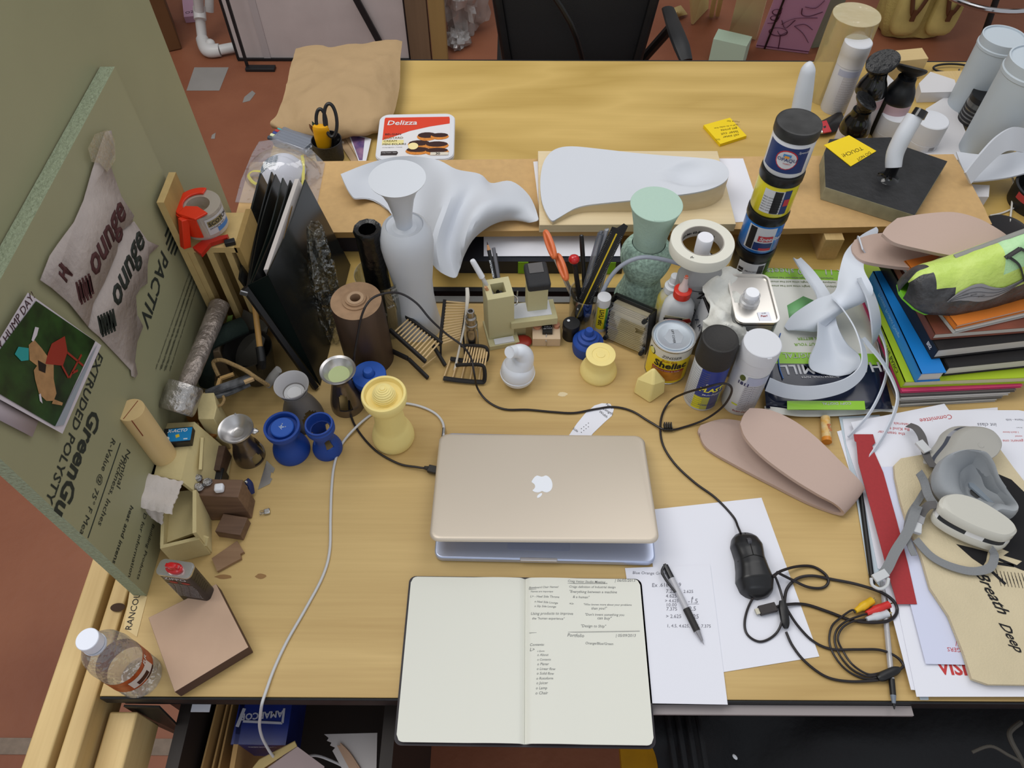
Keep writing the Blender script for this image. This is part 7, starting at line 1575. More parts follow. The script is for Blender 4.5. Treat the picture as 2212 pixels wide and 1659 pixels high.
b.text('serving suggestion - 7 minutes',fnT(-.96,-.57),.0040,7); b.text('keep frozen - thaw',fnT(-.94,-.84,.0016),.0045,1); b.text('30',fnT(.60,-.96,.0020),.011,7,0,.02)
part('lid',b,[M('tub_lid_white',(214,216,222),.4),M('label_paper_white',(220,218,220),.45),M('label_red_orange',(212,62,34),.4),M('label_pale_yellow',(226,214,150),.5),M('pastry_orange',(206,128,50),.5,var=.2,scale=160),M('chocolate',(54,26,20),.3),M('custard',(238,220,160),.5),M('label_ink',(50,40,40),.5),M('label_cream_tab',(214,206,190),.5),M('label_gold_text',(120,100,30),.5)],t)
# kraft paper bag
KR = M('kraft_paper',(172,144,106),.75,var=.05,scale=6,bump=.35,bscale=20)
b = B(); net(b,[[(640,106,.030),(690,100,.034),(716,104,.034),(770,98,.040),(832,90,.038),(869,92,.030)],
                 [(628,150,.038),(680,150,.060),(735,150,.060),(790,148,.062),(835,140,.050),(864,135,.034)],
                 [(616,205,.042),(668,205,.064),(725,205,.070),(785,202,.064),(830,198,.050),(862,190,.032)],
                 [(600,245,.034),(650,250,.050),(715,258,.058),(775,256,.052),(820,250,.044),(852,240,.026)],
                 [(586,266,.024),(638,282,.026),(700,290,.034),(760,290,.030),(805,284,.026),(838,274,.018)],
                 [(590,276,.010),(640,291,.008),(700,296,.008),(760,294,.008),(808,287,.008),(840,278,.006)]],12,.003)
for v_ in b.bm.verts: v_.co.z += .012*(.25-abs(noise.noise(v_.co*11)))+.005*(.2-abs(noise.noise(v_.co*27+V((3,1,2)))))
solo('paper_bag',b,KR, 'big crumpled brown kraft paper bag lying on the left end of the far table', 'paper bag')
# pencil cup with contents
p = P(714,342); t = thing('pencil_cup', 'black wire cup of pens on the far table beside the blister pack', 'pen cup',p)
b = B(); b.lathe([(0,.0005),(.034,.0005),(.037,.055),(.035,.055),(.034,.004),(0,.004)],seg=28); part('cup_wall',b,M('black_mesh_cup',(30,30,32),.5,var=.5,scale=300),t)
t = thing('utility_knife', 'yellow utility knife handle sticking out of the black pen cup', 'knife',p+V((-.015,-.008,.01)))
a = p+V((-.010,-.010,.012)); e = PYp(692,272,p.y-.005); d_ = (e-a); b = B(); b.tube([a.lerp(e,.3),a.lerp(e,.62),a.lerp(e,.9),e],[.015,.019,.020,.017],5,14,flat=.55); part('handle',b,M('knife_yellow',(222,160,16),.35),t,True)
t = thing('scissors', 'black handled scissors standing in the black pen cup on the far table', 'scissors',p+V((.006,0,.012)))
for cx2,cy2,rr_ in ((694,264,.019),(714,260,.024)):
    q = PYp(cx2,cy2,p.y+.004); b = B(); b.tube(loop(q,V((1,0,0)),V((0,.5,.85)).normalized(),rr_*.62,rr_*1.55,0,14),.0042,3,8,closed=True); part('handle',b,BLACK,t,True)
    b = B(); b.bar(q-V((0,.015,rr_*1.5)),p+V((.006,0,.015)),.010,.004); part('blade',b,STEEL,t,True)
for i,(px,py,dx,m_,nm,lb) in enumerate(((668,268,-.02,M('brown_pencil',(110,70,40),.5), 'pencil', 'thin brown pencil, leftmost in the black pen cup'),(674,262,-.006,M('dark_green_barrel',(30,60,44),.4), 'pencil', 'dark green pencil next to the yellow knife in the black cup'),
        (742,306,.022,M('silver_barrel',(160,150,140),.4,.5), 'pencil', 'pale wooden pencil leaning right in the black pen cup'),(733,300,.016,BLACK, 'pen', 'short black pen at the right of the black pen cup'))):
    a = p+V((dx*.5,.008,.012)); e = PYp(px,py,p.y+.002); b = B(); b.cyl(a,a.lerp(e,.9),.0038,seg=8); b.cyl(a.lerp(e,.9),e,.0038,.0006,8); solo(nm,b,m_,lb,nm)
p2 = P(640,316); t = thing('marker_case', 'clear grey case of markers lying behind the blister pack', 'case',p2,-28)
b = B(); b.box((0,0,.014),(.10,.055,.026)); part('case_body',b,film('case_grey',(.8,.84,.9),.2,.2,.45,(130,136,150)),t,bev=.003)
for i,(c_,nm) in enumerate((((40,180,190), 'turquoise'),((170,50,44), 'red'),((40,60,130), 'blue'),((210,214,170), 'cream'),((60,70,80), 'slate'))):
    b = B(); b.cyl((-.062,.020-.010*i,.016),(.055,.020-.010*i,.016),.0046,seg=12); b.m = 0; b.cyl((-.066,.020-.010*i,.016),(-.050,.020-.010*i,.016),.0056,seg=12,m=1)
    o = solo('marker',b,[M('marker_barrel_grey',(150,154,160),.4),M('marker_'+nm,c_,.4)],nm+' capped marker in the grey case behind the blister pack', 'marker',world=False,loc=p2,rz=-28,group='markers in the grey case')
b = B(); 
for i,px in enumerate(([(728,300),(750,298),(785,350),(760,350)],[(746,298),(758,297),(790,342),(776,348)])): b.prism([(P(x,y,.004+.002*i).x,P(x,y,.004+.002*i).y) for x,y in px],TZ+.0005+.003*i,TZ+.003+.003*i)
solo('cardboard_strips',b,M('beige_card',(190,160,124),.8), 'overlapping beige cardboard strips sticking out between pen cup and dessert tub', 'cardboard')
b = B(); px = [(752,288),(790,296),(802,300),(790,352),(776,352)]; b.prism([(P(x,y,.008).x,P(x,y,.008).y) for x,y in px],TZ+.0066,TZ+.008,1); b.prism([(P(x,y,.008).x,P(x,y,.008).y) for x,y in [(756,291),(788,298),(783,346),(776,346)]],TZ+.008,TZ+.0084,0)
solo('postcard',b,[M('night_sky_print',(46,44,110),.4,scale=26,col2=(160,120,150)),PAPER], 'postcard with purple and blue night picture between cardboard and dessert tub', 'postcard')
# spray can, far
p = P(1799,234); H = hat(1855,88,p); r = .0325
t = thing('spray_can', 'tall white spray can with lavender band standing on the far table', 'spray can',p)
b = B(); b.lathe([(0,.001),(r*.97,0),(r,.003),(r,H-.06),(r*.92,H-.052)],seg=40,m=0); cyl_patch(b,(0,0,0),r,-150,-10,H-.080,H-.064,1); cyl_patch(b,(0,0,0),r,-120,-10,.03,H-.080,2)
for i in range(16): b.text('first aid keep away from heat sparks and flame'[(i*3) % 9:],cyl_fn((0,0,0),r,-118,H-.09-.0068*i,.0008),.0048,3)
part('can_body',b,[M('can_silverwhite',(196,198,206),.35),M('can_lavender',(160,166,200),.4),M('can_grey_panel',(176,178,188),.4),PAPER,INK],t)
b = B(); b.lathe([(r+.0006,H-.058),(r+.001,H-.030),(r+.0016,H-.029),(r+.001,H-.002),(r-.001,H),(0,H)],seg=40); part('cap',b,M('bright_white_cap',(208,210,216),.5),t)
# tall cream plastic roll
p = P(1787,203); H = hat(1850,32,p); r = .058
t = thing('plastic_film_roll', 'tall roll of yellowish clear plastic film at the far right of the table edge', 'film roll',p)
b = B()
def rollf(u,v): 
    a = u*2*PI; rr = r*(1-.02*math.sin(a*3+v*4))*(1+.05*(1-v)); return V((rr*math.cos(a),rr*math.sin(a),.001+H*v))
b.grid(rollf,48,10); part('film_wall',b,film('yellowed_film',(.98,.95,.84),.12,.15,.42,(206,190,142),.5,14),t)
b = B(); b.lathe([(r,H),(r*.99,H+.001),(0,H+.0005)],seg=48); part('film_end',b,film('yellowed_film_end',(.98,.95,.84),.12,.2,.6,(214,202,164),.8,22),t)
b = B(); b.box((-.02,-.03,H*.5),(.012,.004,H*.98),(0,2,15)); part('folded_edge',b,film('yellowed_fold',(.98,.93,.8),.1,.2,.5,(186,164,104)),t)
# black bottles
BB = M('bottle_glossy_black',(12,12,14),.15,coat=.4); 
for i,(bp_,tp2,lb,sk) in enumerate((((1843,285),(1884,128), 'black topped paint bottle farthest back of the three, its cap shiny',1),((1826,325),(1869,213), 'black topped paint bottle in front, its cap top crinkled and glossy',0),((1906,285),(1957,142), 'black topped paint bottle on the right with matt black cap',2))):
    p = P(*bp_); H = hat(*tp2,p); r = .036
    t = thing('paint_bottle',lb, 'bottle',p,0, 'black topped paint bottles')
    b = B(); b.lathe([(0,.0005),(r,.0005),(r,H-.088),(r*.99,H-.086)],seg=36,m=0); cyl_patch(b,(0,0,0),r,-150,-30,H-.115,H-.09,1)
    part('label',b,[M('bottle_label_grey',(190,186,190),.5) if i != 2 else M('dark_olive_glass',(50,48,36),.3),M('bottle_label_pink',(190,160,166),.5),M('label_red_text',(150,60,60),.5)],t)
    b = B(); b.lathe(sm([(r*1.0,H-.087),(r*1.0,H-.080),(r*.88,H-.062),(r*.66,H-.044),(r*.60,H-.030)]),seg=36); b.lathe([(0,H-.03),(r*.60,H-.03)],seg=36); part('shoulder',b,BB if i != 2 else M('matt_black_bottle',(16,18,22),.4),t)
    b = B()
    n_ = 30; tilt = Euler((R(22),R((-18,12,16)[i]),R((10,60,120)[i]))).to_matrix(); lo = []; rows = []
    for s_,z_ in ((.58,-.034),(.62,-.022),(.78,-.012),(.98,-.005),(1.02,.001),(.92,.004)):
        rr = [];
        for k in range(n_):
            a = 2*PI*k/n_; x_ = r*s_*math.cos(a)*1.08; y_ = r*s_*math.sin(a)*(.80); q = V((x_,y_,0)); q = q.lerp(tilt @ q,min(1,max(0,(s_-.42)/.3))); rr.append(b.v((q.x,q.y,q.z+H-.006+z_)))
        rows.append(rr)
    for r0,r1 in zip(rows,rows[1:]):
        for k in range(n_): b.f([r0[k],r0[(k+1) % n_],r1[(k+1) % n_],r1[k]])
    b.f(rows[-1]); part('flared_cap',b,[M('cap_gloss_black',(20,20,22),.12,bump=.6,bscale=70),M('matt_black_cap2',(20,21,24),.5)][i == 2] if i != 2 else M('matt_black_cap2',(20,21,24),.5),t)
# tan block
zk2 = .06; b = B(); b.prism([(P(x,y,zk2).x,P(x,y,zk2).y) for x,y in ((1903,112),(1992,103),(2006,126),(1920,134))],TZ+.0004,TZ+zk2)
solo('wood_block',b,wood('poplar_block',(190,162,108),(208,182,130), 'X',5,.6,6), 'tan glued wood block behind the right black bottle', 'wood block',bev=.0008)
# white foam pieces
for lb,px,z in (('white foam slab with a chamfered corner at the back right of the far table',[(1985,180),(2010,155),(2062,172),(2070,198),(1990,200)],.03),('large triangular white foam board piece right of the white cylinders',[(2000,235),(2053,202),(2110,345),(1985,345)],.012),('small white foam wedge between the black bottles',[(1890,170),(1908,152),(1935,178),(1900,235)],.03)):
    b = B(); b.prism([(P(x,y,z).x,P(x,y,z).y) for x,y in px],TZ+.0004,TZ+z); solo('foam_piece',b,M('white_foam_board',(214,212,214),.8),lb, 'foam piece')
for i,(bp_,tp2,r,lb) in enumerate((((1912,298),(1936,246),.033, 'left white cylinder behind the curved white handle'),((1985,318),(2014,258),.0385, 'right white cylinder with a faint grey barcode behind the curved white handle'))):
    p = P(*bp_); H = hat(*tp2,p); b = B(); b.lathe([(0,.0004),(r*.97,.0004),(r,.003),(r,H*.35),(r-.0006,H*.36),(r,H*.37),(r,H-.002),(r-.002,H),(0,H)],seg=40,m=0)
    if i: 
        for k in range(10): cyl_patch(b,(0,0,0),r,-85+k*2.2,-84+k*2.2,.016,.026,1)
    solo('white_cylinder',b,[M('chalky_white',(214,216,222),.55),M('print_grey',(120,120,124),.6)],lb, 'cylinder',p,world=False,group='white cylinders on the far table')
# big white cups
for i,(bp_,tp2,r,lb) in enumerate((((2085,235),(2172,78),.052, 'tall white plastic beaker at the right edge of the far table, farther one'),((2120,335),(2215,128),.062, 'large white plastic container at the right picture edge, nearer one'))):
    p = P(*bp_); H = hat(*tp2,p); b = B(); b.lathe([(0,.0004),(r*.92,.0004),(r*.95,.004),(r,H*.86),(r*1.03,H*.87),(r*1.03,H*.90),(r*.99,H*.91),(r*.99,H),(r*.93,H),(r*.93,H-.004),(0,H-.004)],seg=48)
    solo('white_container',b,M('white_beaker_plastic',(190,200,208),.45),lb, 'container',p,world=False)
p = P(2098,268); t = thing('striped_jar', 'glass jar with black lid and black scribbled stripes, left of the white containers', 'jar',p); H = .085
b = B(); b.lathe([(0,.001),(.036,.001),(.038,.006),(.038,H-.02),(.034,H-.012)],seg=36,m=0); part('glass',b,film('jar_glass',(.9,.9,.9),.15,.05,.3,(110,110,108)),t)
b = B(); b.lathe([(.037,H-.014),(.037,H),(0,H)],seg=36); part('lid',b,BLACK,t)
b = B()
for k in range(5): b.lathe([(.0384,.012+.010*k),(.0386,.014+.010*k),(.0384,.018+.010*k)],(0,0,0),36)
part('stripes',b,M('charcoal_stripe',(30,30,32),.6),t)
# ring clamp with hook
q = P(2060,148,.01); t = thing('ring_clamp', 'thin black ring with a bent metal hook, back right of the far table', 'clamp',q)
b = B(); b.tube([q+V((.055*math.cos(a),.022*math.sin(a),0)) for a in [R(24*k) for k in range(15)]],.003,3,8,closed=True); part('ring',b,BLACK,t,True)
b = B(); b.tube([P(2072,150,.016),P(2074,175,.012),P(2075,200,.006),P(2092,212,.003)],.0026,4,8); part('hook',b,M('dull_metal',(110,104,100),.4,.8),t,True)
b = B(); zz = .02; b.prism([(P(x,y,zz).x,P(x,y,zz).y) for x,y in ((2008,155),(2090,152),(2100,180),(2060,180),(2050,168))],TZ+.0004,TZ+zz); solo('wood_strip',b,PINE, 'small pine strip under the ring clamp on the far table', 'wood piece')
# paint tube
t = thing('paint_tube', 'crumpled metal paint tube with red and black label beside the spray can', 'paint tube',P(1785,272))
b = B(); net(b,[[(1754,268,.010),(1775,262,.010),(1795,252,.012),(1815,240,.006)],[(1758,278,.016),(1780,274,.020),(1800,262,.020),(1820,250,.008)],[(1758,288,.008),(1785,290,.008),(1808,282,.008),(1826,268,.004)]],5,.002); part('tube_body',b,[M('tube_black',(30,28,30),.35)],t,True)
b = B(); slab(b,[P(1768,266,.0215),P(1784,262,.0225),P(1795,286,.014),P(1778,289,.013)],.004); part('red_label',b,M('tube_red',(190,40,50),.35),t,True)
b = B(); slab(b,[P(1752,266,.014),P(1768,266,.019),P(1778,289,.013),P(1756,290,.010)],.006); part('foil_end',b,STEEL,t,True)
b = B(); q = P(1722,217,.008); b.cyl(q,q+V((.022,.004,0)),.008,seg=16); solo('green_plug',b,M('cap_green',(30,130,70),.4), 'small green screw cap half hidden behind the slender white form', 'cap')
# white curved brackets right
t = thing('curved_white_form', 'white looped plastic form with a broad curved arm, right edge of the shelf', 'model',P(2120,380,0))
b = B(); rib(b,[(2215,305,.12),(2185,300,.14),(2155,315,.135),(2120,350,.115),(2090,385,.095)],[.05,.05,.045,.04,.035],[(.4,-.7,.5)]*5,.005); part('arm',b,VW,t,True)
b = B(); net(b,[[(2065,330,.05),(2110,335,.06),(2160,335,.07),(2230,320,.08)],[(2075,360,.05),(2120,365,.05),(2170,362,.055),(2230,350,.06)],[(2092,395,.06),(2130,392,.05),(2180,385,.05),(2230,372,.06)]],5,.004); part('seat_sheet',b,VW,t,True)
b = B(); zz = .03; b.prism([(P(x,y,zz).x,P(x,y,zz).y) for x,y in ((2095,398),(2138,400),(2136,425),(2112,425))],TZ+.0004,TZ+zz); solo('foam_piece',b,M('white_foam_board',(214,212,214),.8), 'small white foam block below the curved white form', 'foam piece')
for i,pts in enumerate(([(2148,372,.05),(2180,375,.04),(2190,400,.03),(2186,440,.01),(2180,490,.003),(2176,505,.003)],[(2138,466,.003),(2165,460,.003),(2200,445,.003),(2230,430,.003)],[(2140,490,.003),(2165,488,.003),(2178,505,.003)])):
    b = B(); b.tube([P(*q) for q in pts],.0022,6,8); solo('white_cable',b,M('white_cord_rubber',(206,204,198),.5),('thin white cord hanging down below the curved white form', 'white cord curving to the right picture edge beyond the shelf', 'short white cord bit over the black lid')[i], 'cord')
b = B(); b.lathe([(0,.0004),(.05,.0004),(.052,.004),(.046,.008),(.04,.006),(0,.006)],P(2172,500),40); solo('round_lid',b,BLACK, 'round black lid lying under the cord behind the pink sole form', 'lid')
b = B(); b.lathe([(0,.0004),(.062,.0004),(.066,.05),(.060,.05),(.056,.006),(0,.006)],P(2235,440),40,m=0); cyl_patch(b,P(2235,440),.066,-170,-120,.030,.046,1); solo('black_tub',b,[BLACK,M('label_red_white',(180,60,60),.5)], 'black tub with red mark cut off by the right picture edge', 'tub')
# ================================================================ dark clutter by the green board
FOIL = M('wrapped_foil',(176,172,168),.32,.85,bump=.8,bscale=45,var=.25,scale=40)
hz_ = .045
t = thing('foil_mallet', 'mallet shape wrapped in crinkled silver tape leaning along the green board', 'mallet',P(390,865,0)+V((0,0,.002)))
h0,h1 = P(384,880,.135),P(400,836,.150); 
b = B(); b.tube([h0-(h1-h0)*.25,h0,h1,h1+(h1-h0)*.15],[.027,.030,.030,.026],4,20); part('head',b,FOIL,t,True)
b = B(); b.tube([P(400,838,.146),P(420,790,.146),P(440,742,.142),P(458,700,.136),P(474,658,.130)],[.0155,.0165,.017,.018,.019],6,14,flat=.8); 
for v_ in b.bm.verts: v_.co += V((1,1,1))*.0016*noise.noise(v_.co*70)
part('handle',b,M('taped_handle',(168,156,148),.4,.6,bump=.7,bscale=60,var=.35,scale=30),t,True)
# beige block, dark foam, cup etc.
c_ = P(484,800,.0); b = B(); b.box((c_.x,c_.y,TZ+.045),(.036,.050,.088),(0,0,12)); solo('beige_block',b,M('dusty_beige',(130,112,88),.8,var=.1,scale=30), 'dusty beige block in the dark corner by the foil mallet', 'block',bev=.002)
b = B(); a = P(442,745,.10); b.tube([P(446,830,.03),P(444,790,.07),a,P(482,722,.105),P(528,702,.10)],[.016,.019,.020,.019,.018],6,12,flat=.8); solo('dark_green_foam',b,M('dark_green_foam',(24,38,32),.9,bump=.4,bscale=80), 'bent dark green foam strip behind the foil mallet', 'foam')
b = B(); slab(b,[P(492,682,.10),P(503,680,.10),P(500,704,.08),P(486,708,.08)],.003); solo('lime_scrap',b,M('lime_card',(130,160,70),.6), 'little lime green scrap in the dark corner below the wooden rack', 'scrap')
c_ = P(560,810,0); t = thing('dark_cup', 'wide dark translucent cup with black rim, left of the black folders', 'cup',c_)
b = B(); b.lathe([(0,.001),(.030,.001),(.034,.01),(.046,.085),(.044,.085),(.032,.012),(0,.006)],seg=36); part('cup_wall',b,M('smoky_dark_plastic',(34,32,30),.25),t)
t = thing('bamboo_brush', 'bamboo handled black brush standing in the dark corner cup', 'brush',c_+V((0,0,.012)))
a,e = P(566,790,.09),P(549,648,.175); b = B(); m_ = a.lerp(e,.28); b.cyl(m_,e,.0055,seg=12); part('bamboo_handle',b,M('bamboo',(176,134,74),.5),t,True)
b = B(); b.tube([c_+V((0,0,.014)),a,m_],[.006,.008,.008],3,12); part('black_ferrule',b,BLACK,t,True)
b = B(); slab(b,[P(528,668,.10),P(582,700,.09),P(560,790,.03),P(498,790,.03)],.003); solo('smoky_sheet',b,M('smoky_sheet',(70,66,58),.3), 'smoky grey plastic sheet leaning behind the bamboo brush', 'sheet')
b = B(); b.tube([P(578,830,.05),P(590,815,.065),P(602,798,.08)],[.010,.012,.009],5,14,flat=.7); solo('grey_spoon_end',b,M('grey_rubber_pale',(150,148,146),.5), 'pale grey rounded tool end behind the grey cup', 'tool')
t = thing('foam_strip_clamp', 'black and silver taped wooden sticks lying above the cream foam stand', 'sticks',P(480,850,.09))
b = B(); b.bar(P(420,866,.085),P(448,852,.088),.008,.008,m=0); part('wood_tip',b,M('pale_stick',(196,164,120),.7),t,True)
b = B(); b.tube([P(446,850,.088),P(480,838,.092),P(520,824,.095),P(548,812,.098)],[.008,.009,.009,.008],4,10,flat=.7); b.tube([P(440,862,.082),P(490,850,.082),P(540,830,.082)],[.004,.006,.004],4,8); part('taped_shaft',b,M('black_silver_tape',(34,34,36),.35,scale=50,col2=(110,112,116)),t,True)
b = B(); b.bar(P(528,826,.100),P(548,818,.100),.006,.006); part('wood_band',b,M('pale_stick',(196,164,120),.7),t,True)
b = B(); b.bar(P(470,838,.09),P(476,818,.095),.006,.006); b.bar(P(476,818,.095),P(505,808,.098),.006,.005); solo('bent_stick',b,M('bent_stick',(182,146,92),.7), 'bent pale wood stick beside the black taped sticks', 'stick')
TW = M('jute_twine',(160,132,88),.9,bump=.5,bscale=260)
b = B(); b.tube([P(472,812,.09),P(462,790,.10),P(463,780,.105),P(480,778,.11),P(505,788,.11),P(530,800,.11),P(552,815,.10),P(580,833,.07)],.0038,7,8)
b.tube([P(408,832,.07),P(418,852,.075),P(432,868,.08),P(455,878,.085),P(476,876,.088),P(484,864,.090),P(482,856,.09)],.0026,7,8)
solo('twine',b,TW, 'loop of coarse jute twine over the sticks near the grey cup', 'twine')
zz = .100; b = B(); b.prism([(P(x,y,zz).x,P(x,y,zz).y) for x,y in ((424,850),(462,848),(468,880),(462,905),(428,905))],TZ+.001,TZ+zz); solo('cream_foam_block',b,CREAM, 'upright cream foam block under the twine, behind the blade box', 'foam block',bev=.001)
b = B(); b.tube([P(408,905,.055),P(425,896,.060),P(445,902,.058),P(450,925,.05),P(462,945,.045)],[.012,.015,.016,.013,.011],5,12,flat=.5)
for x_,y_ in ((433,902),(440,930)): b.blob(P(x_,y_,.068),(.003,.003,.002),m=1,seg=8)
solo('orange_wood_piece',b,[M('orange_stained_wood',(150,96,34),.5,var=.2,scale=30),M('dark_screw',(50,40,30),.5)], 'orange-brown curved wood piece with dark screws behind the blade box', 'wood piece')
# ================================================================ beyond the far table, on the floor
F = -TZ
def fbox(px,hgt,z0=0.): return [(P(x,y,F).x,P(x,y,F).y) for x,y in px]
a1,a2 = P(333,120,F),P(394,107,F); dx = (a2-a1).normalized(); dy = V((-dx.y,dx.x,0)); b = B(); c_ = (a1+a2)/2-dx*.08+dy*.14+V((0,0,.28)); b.box(c_,((a2-a1).length+.16,.28,.555),(0,0,math.degrees(math.atan2(dx.y,dx.x))))
solo('cardboard_box',b,M('brown_cardboard',(96,62,32),.8,var=.08,scale=5), 'tall brown cardboard box on the floor behind the green foam board', 'box',bev=.004)
for lb,px,nm in (('square grey film sheet lying on the red floor',[(420,146),(494,146),(474,196),(403,196)], 'film_sheet'),('small grey tape patch on the red floor left of the paper bag',[(528,210),(545,196),(552,202),(540,218),(524,222)], 'tape_patch'),('tiny grey tape patch on the red floor nearest the green board',[(458,292),(466,287),(464,300),(456,300)], 'tape_patch')):
    b = B(); b.prism(fbox(px,0),.0004,.0012); solo(nm,b,M('grey_film_patch',(146,142,138),.35,var=.05,scale=8),lb, 'floor patch')
PV = M('pvc_white',(208,206,204),.35)
b = B(); q = [P(425,-40,F+.30),P(431,30,F+.14),P(437,85,F+.04),P(448,108,F+.03),P(475,108,F+.03),P(512,101,F+.03)]
b.tube([q[0],q[1],q[2]],.022,3,16); b.tube([q[2]-V((0,0,0)),q[3],q[4]],[.028,.030,.028],6,16); b.tube([q[4],q[5]],.022,2,16); b.cyl(q[1]+V((0,.02,.02)),q[1]+V((.003,-.02,-.015)),.027,seg=16); b.blob(q[3]+V((.015,.02,.02)),(.022,.02,.02),seg=12)
b.tube([P(452,-30,F+.2),P(452,25,F+.1)],.02,2,14)
solo('pvc_pipe',b,PV, 'white plastic pipe frame with elbow standing behind the grey panel', 'pipe')
b = B(); b.prism(fbox([(397,2),(424,2),(424,48),(402,50)],0),.001,.03,0); ht(b, 'OZ',(400,30),(420,27),F+.0305,1,0)
solo('pink_foam_scrap',b,[M('pink_foam',(186,146,168),.7),M('purple_marker',(70,40,70),.7)], 'pink foam scrap with marker letters on the floor by the white pipe', 'foam piece')
Yp = P(700,130,F).y; xl,xr = P(518,130,F).x,P(884,132,F).x
t = thing('display_board', 'big scuffed grey panel standing on edge on the floor beyond the far table', 'panel',((xl+xr)/2,Yp,0))
b = B(); b.box(((xl+xr)/2,Yp+.012,.47),(xr-xl,.022,.935)); part('panel_sheet',b,M('scuffed_grey',(190,180,178),.6,var=.05,scale=8),t,True)
b = B(); b.box(((xl+xr)/2,Yp+.006,.006),(xr-xl+.012,.034,.010)); b.box((xl-.006,Yp+.012,.47),(.010,.03,.935)); b.box((xr+.006,Yp+.012,.47),(.010,.03,.935)); b.box((PYp(560,60,Yp).x,Yp-.001,.47),(.03,.004,.93),m=1); part('edge_trim',b,[BLACK,M('scuffed_grey_ridge',(176,168,168),.5)],t,True)
b = B(); a,e = PYp(765,-10,Yp-.02),PYp(822,95,Yp-.02); b.bar(a,e,.026,.012,(0,1,0)); solo('black_strut',b,BLKM, 'black diagonal bar leaning on the grey panel above the paper bag', 'bar')
a = P(536,148,F); t = thing('display_stand', 'thin black metal stand with flat foot in front of the grey panel', 'stand',a)
b = B(); b.bar(a+V((0,0,.002)),a+V((0,0,.95)),.012,.010,(0,1,0)); part('pole',b,BLKM,t,True)
b = B(); q = P(564,151,F); b.box(q+V((0,0,.008)),(.13,.035,.014)); part('foot',b,BLKM,t,True,bev=.002)
for nm,x0_,x1_,m_,lb in (('wood_plank',888,932,M('grey_brown_plank',(112,90,68),.7,var=.12,scale=4,stretch=(8,8,.5)), 'grey-brown plank standing right beside the grey panel'),('wood_plank',935,968,M('tan_plank',(150,122,74),.7,var=.06,scale=4,stretch=(8,8,.5)), 'tan plank standing left of the clear plastic bag')):
    a,e = P(x0_,136,F),P(x1_,136,F); b = B(); b.box(((a.x+e.x)/2,a.y+.02,.50),(e.x-a.x,.036,.995)); solo(nm,b,m_,lb, 'plank',bev=.002)
b = B(); c_ = P(1000,92,F)
def bgf(u):
    return 1+.55*noise.noise(u*2.6)+.25*noise.noise(u*7)
b.blob(c_+V((-.0,.10,.17)),(.105,.11,.20),seg=40,fn=bgf); b.blob(c_+V((-.02,-.03,.03)),(.05,.06,.035),seg=20,fn=bgf)
for v_ in b.bm.verts: v_.co.z = max(v_.co.z,.001)
solo('plastic_bag',b,film('bag_film',(.9,.9,.9),.25,.2,.4,(190,184,180),.9,18), 'crumpled clear plastic bag on the floor behind the tan plank', 'plastic bag')
# office chair
cx2 = PYp(1242,60,2.18).x; t = thing('office_chair', 'black mesh office chair tucked behind the far table', 'chair',(cx2,2.4,0))
def bk(u,v):
    z = .46+.62*v; w_ = .175+.075*min(1,v*1.3); x = (u-.5)*2*w_; return V((cx2+x,2.16-.05*math.cos((u-.5)*PI)*1+.10*v*v+.04,z))
MESH = M('chair_mesh_black',(17,16,17),.8,bump=.2,bscale=500); b = B(); b.grid(bk,16,16,thick=.006); part('back_mesh',b,MESH,t,True)
for sx in (0,1): b = B(); b.tube([bk(sx,k/6)+V((0,-.004,0)) for k in range(7)],.016,3,10); part('back_frame',b,M('chair_frame_black',(12,12,13),.45),t,True)
b = B(); b.tube([bk(k/6,0)+V((0,0,-.005)) for k in range(7)],.014,3,10); b.tube([(cx2,2.17,.60),(cx2+.03,2.2,.50),(cx2+.02,2.28,.42)],.02,4,10); b.tube([(cx2-.14,2.14,.95),(cx2-.02,2.10,.80),(cx2+.04,2.13,.62)],.008,4,8); part('back_support',b,M('chair_frame_black',(12,12,13),.45),t,True)
b = B(); b.prism(rrect(.48,.46,.08,cx=cx2,cy=2.50),.40,.47); part('seat',b,MESH,t,True,bev=.02)
b = B(); b.cyl((cx2,2.48,.08),(cx2,2.48,.40),.028); part('gas_column',b,BLACK,t,True)
for k in range(5):
    a_ = R(72*k+20); b = B(); e = V((cx2+.27*math.cos(a_),2.48+.27*math.sin(a_),.065)); b.tube([(cx2,2.48,.10),e],[.026,.016],2,10); b.cyl(e+V((-.02,0,-.035)),e+V((.02,0,-.035)),.028,seg=16); part('base_arm',b,BLACK,t,True)
q = PYp(1472,112,2.10); b = B(); b.tube([q+V((.012,-.03,-.01)),q+V((0,.01,.01)),q+V((-.01,.06,.02)),q+V((-.02,.2,.02))],[.020,.026,.026,.020],5,12,flat=.5); b.tube([q+V((-.01,.14,0)),V((cx2+.22,2.42,.44))],.016,2,8); part('armrest',b,M('armrest_black',(26,26,28),.5),t,True)
# things right of the chair
b = B(); net(b,[[(1442,28,F+.01),(1455,18,F+.05),(1470,12,F+.02)],[(1448,36,F+.02),(1463,26,F+.06),(1478,22,F+.02)],[(1458,40,F+.01),(1470,34,F+.03),(1485,32,F+.01)]],4,.002); solo('crumpled_paper',b,M('yellowish_paper',(168,146,96),.8), 'crumpled yellowish paper on the floor right of the chair', 'paper')
def lean(px_b,px_t,h_t,th,mats,nm,lb,cat,m=0,extra=None):
    """slab standing on the floor: bottom edge pixels on the floor, top edge pixels at height h_t"""
    A_,C_ = P(*px_b[0],F),P(*px_b[1],F); D_,E_ = P(*px_t[0],h_t),P(*px_t[1],h_t); up = V((0,0,.004))
    b = B(); slab(b,[A_+up,C_+up,E_,D_],th,m)
    if extra: extra(b,A_+up,C_+up,E_,D_)
    return solo(nm,b,mats,lb,cat)
CRM = M('cream_mdf_board',(214,198,140),.7)
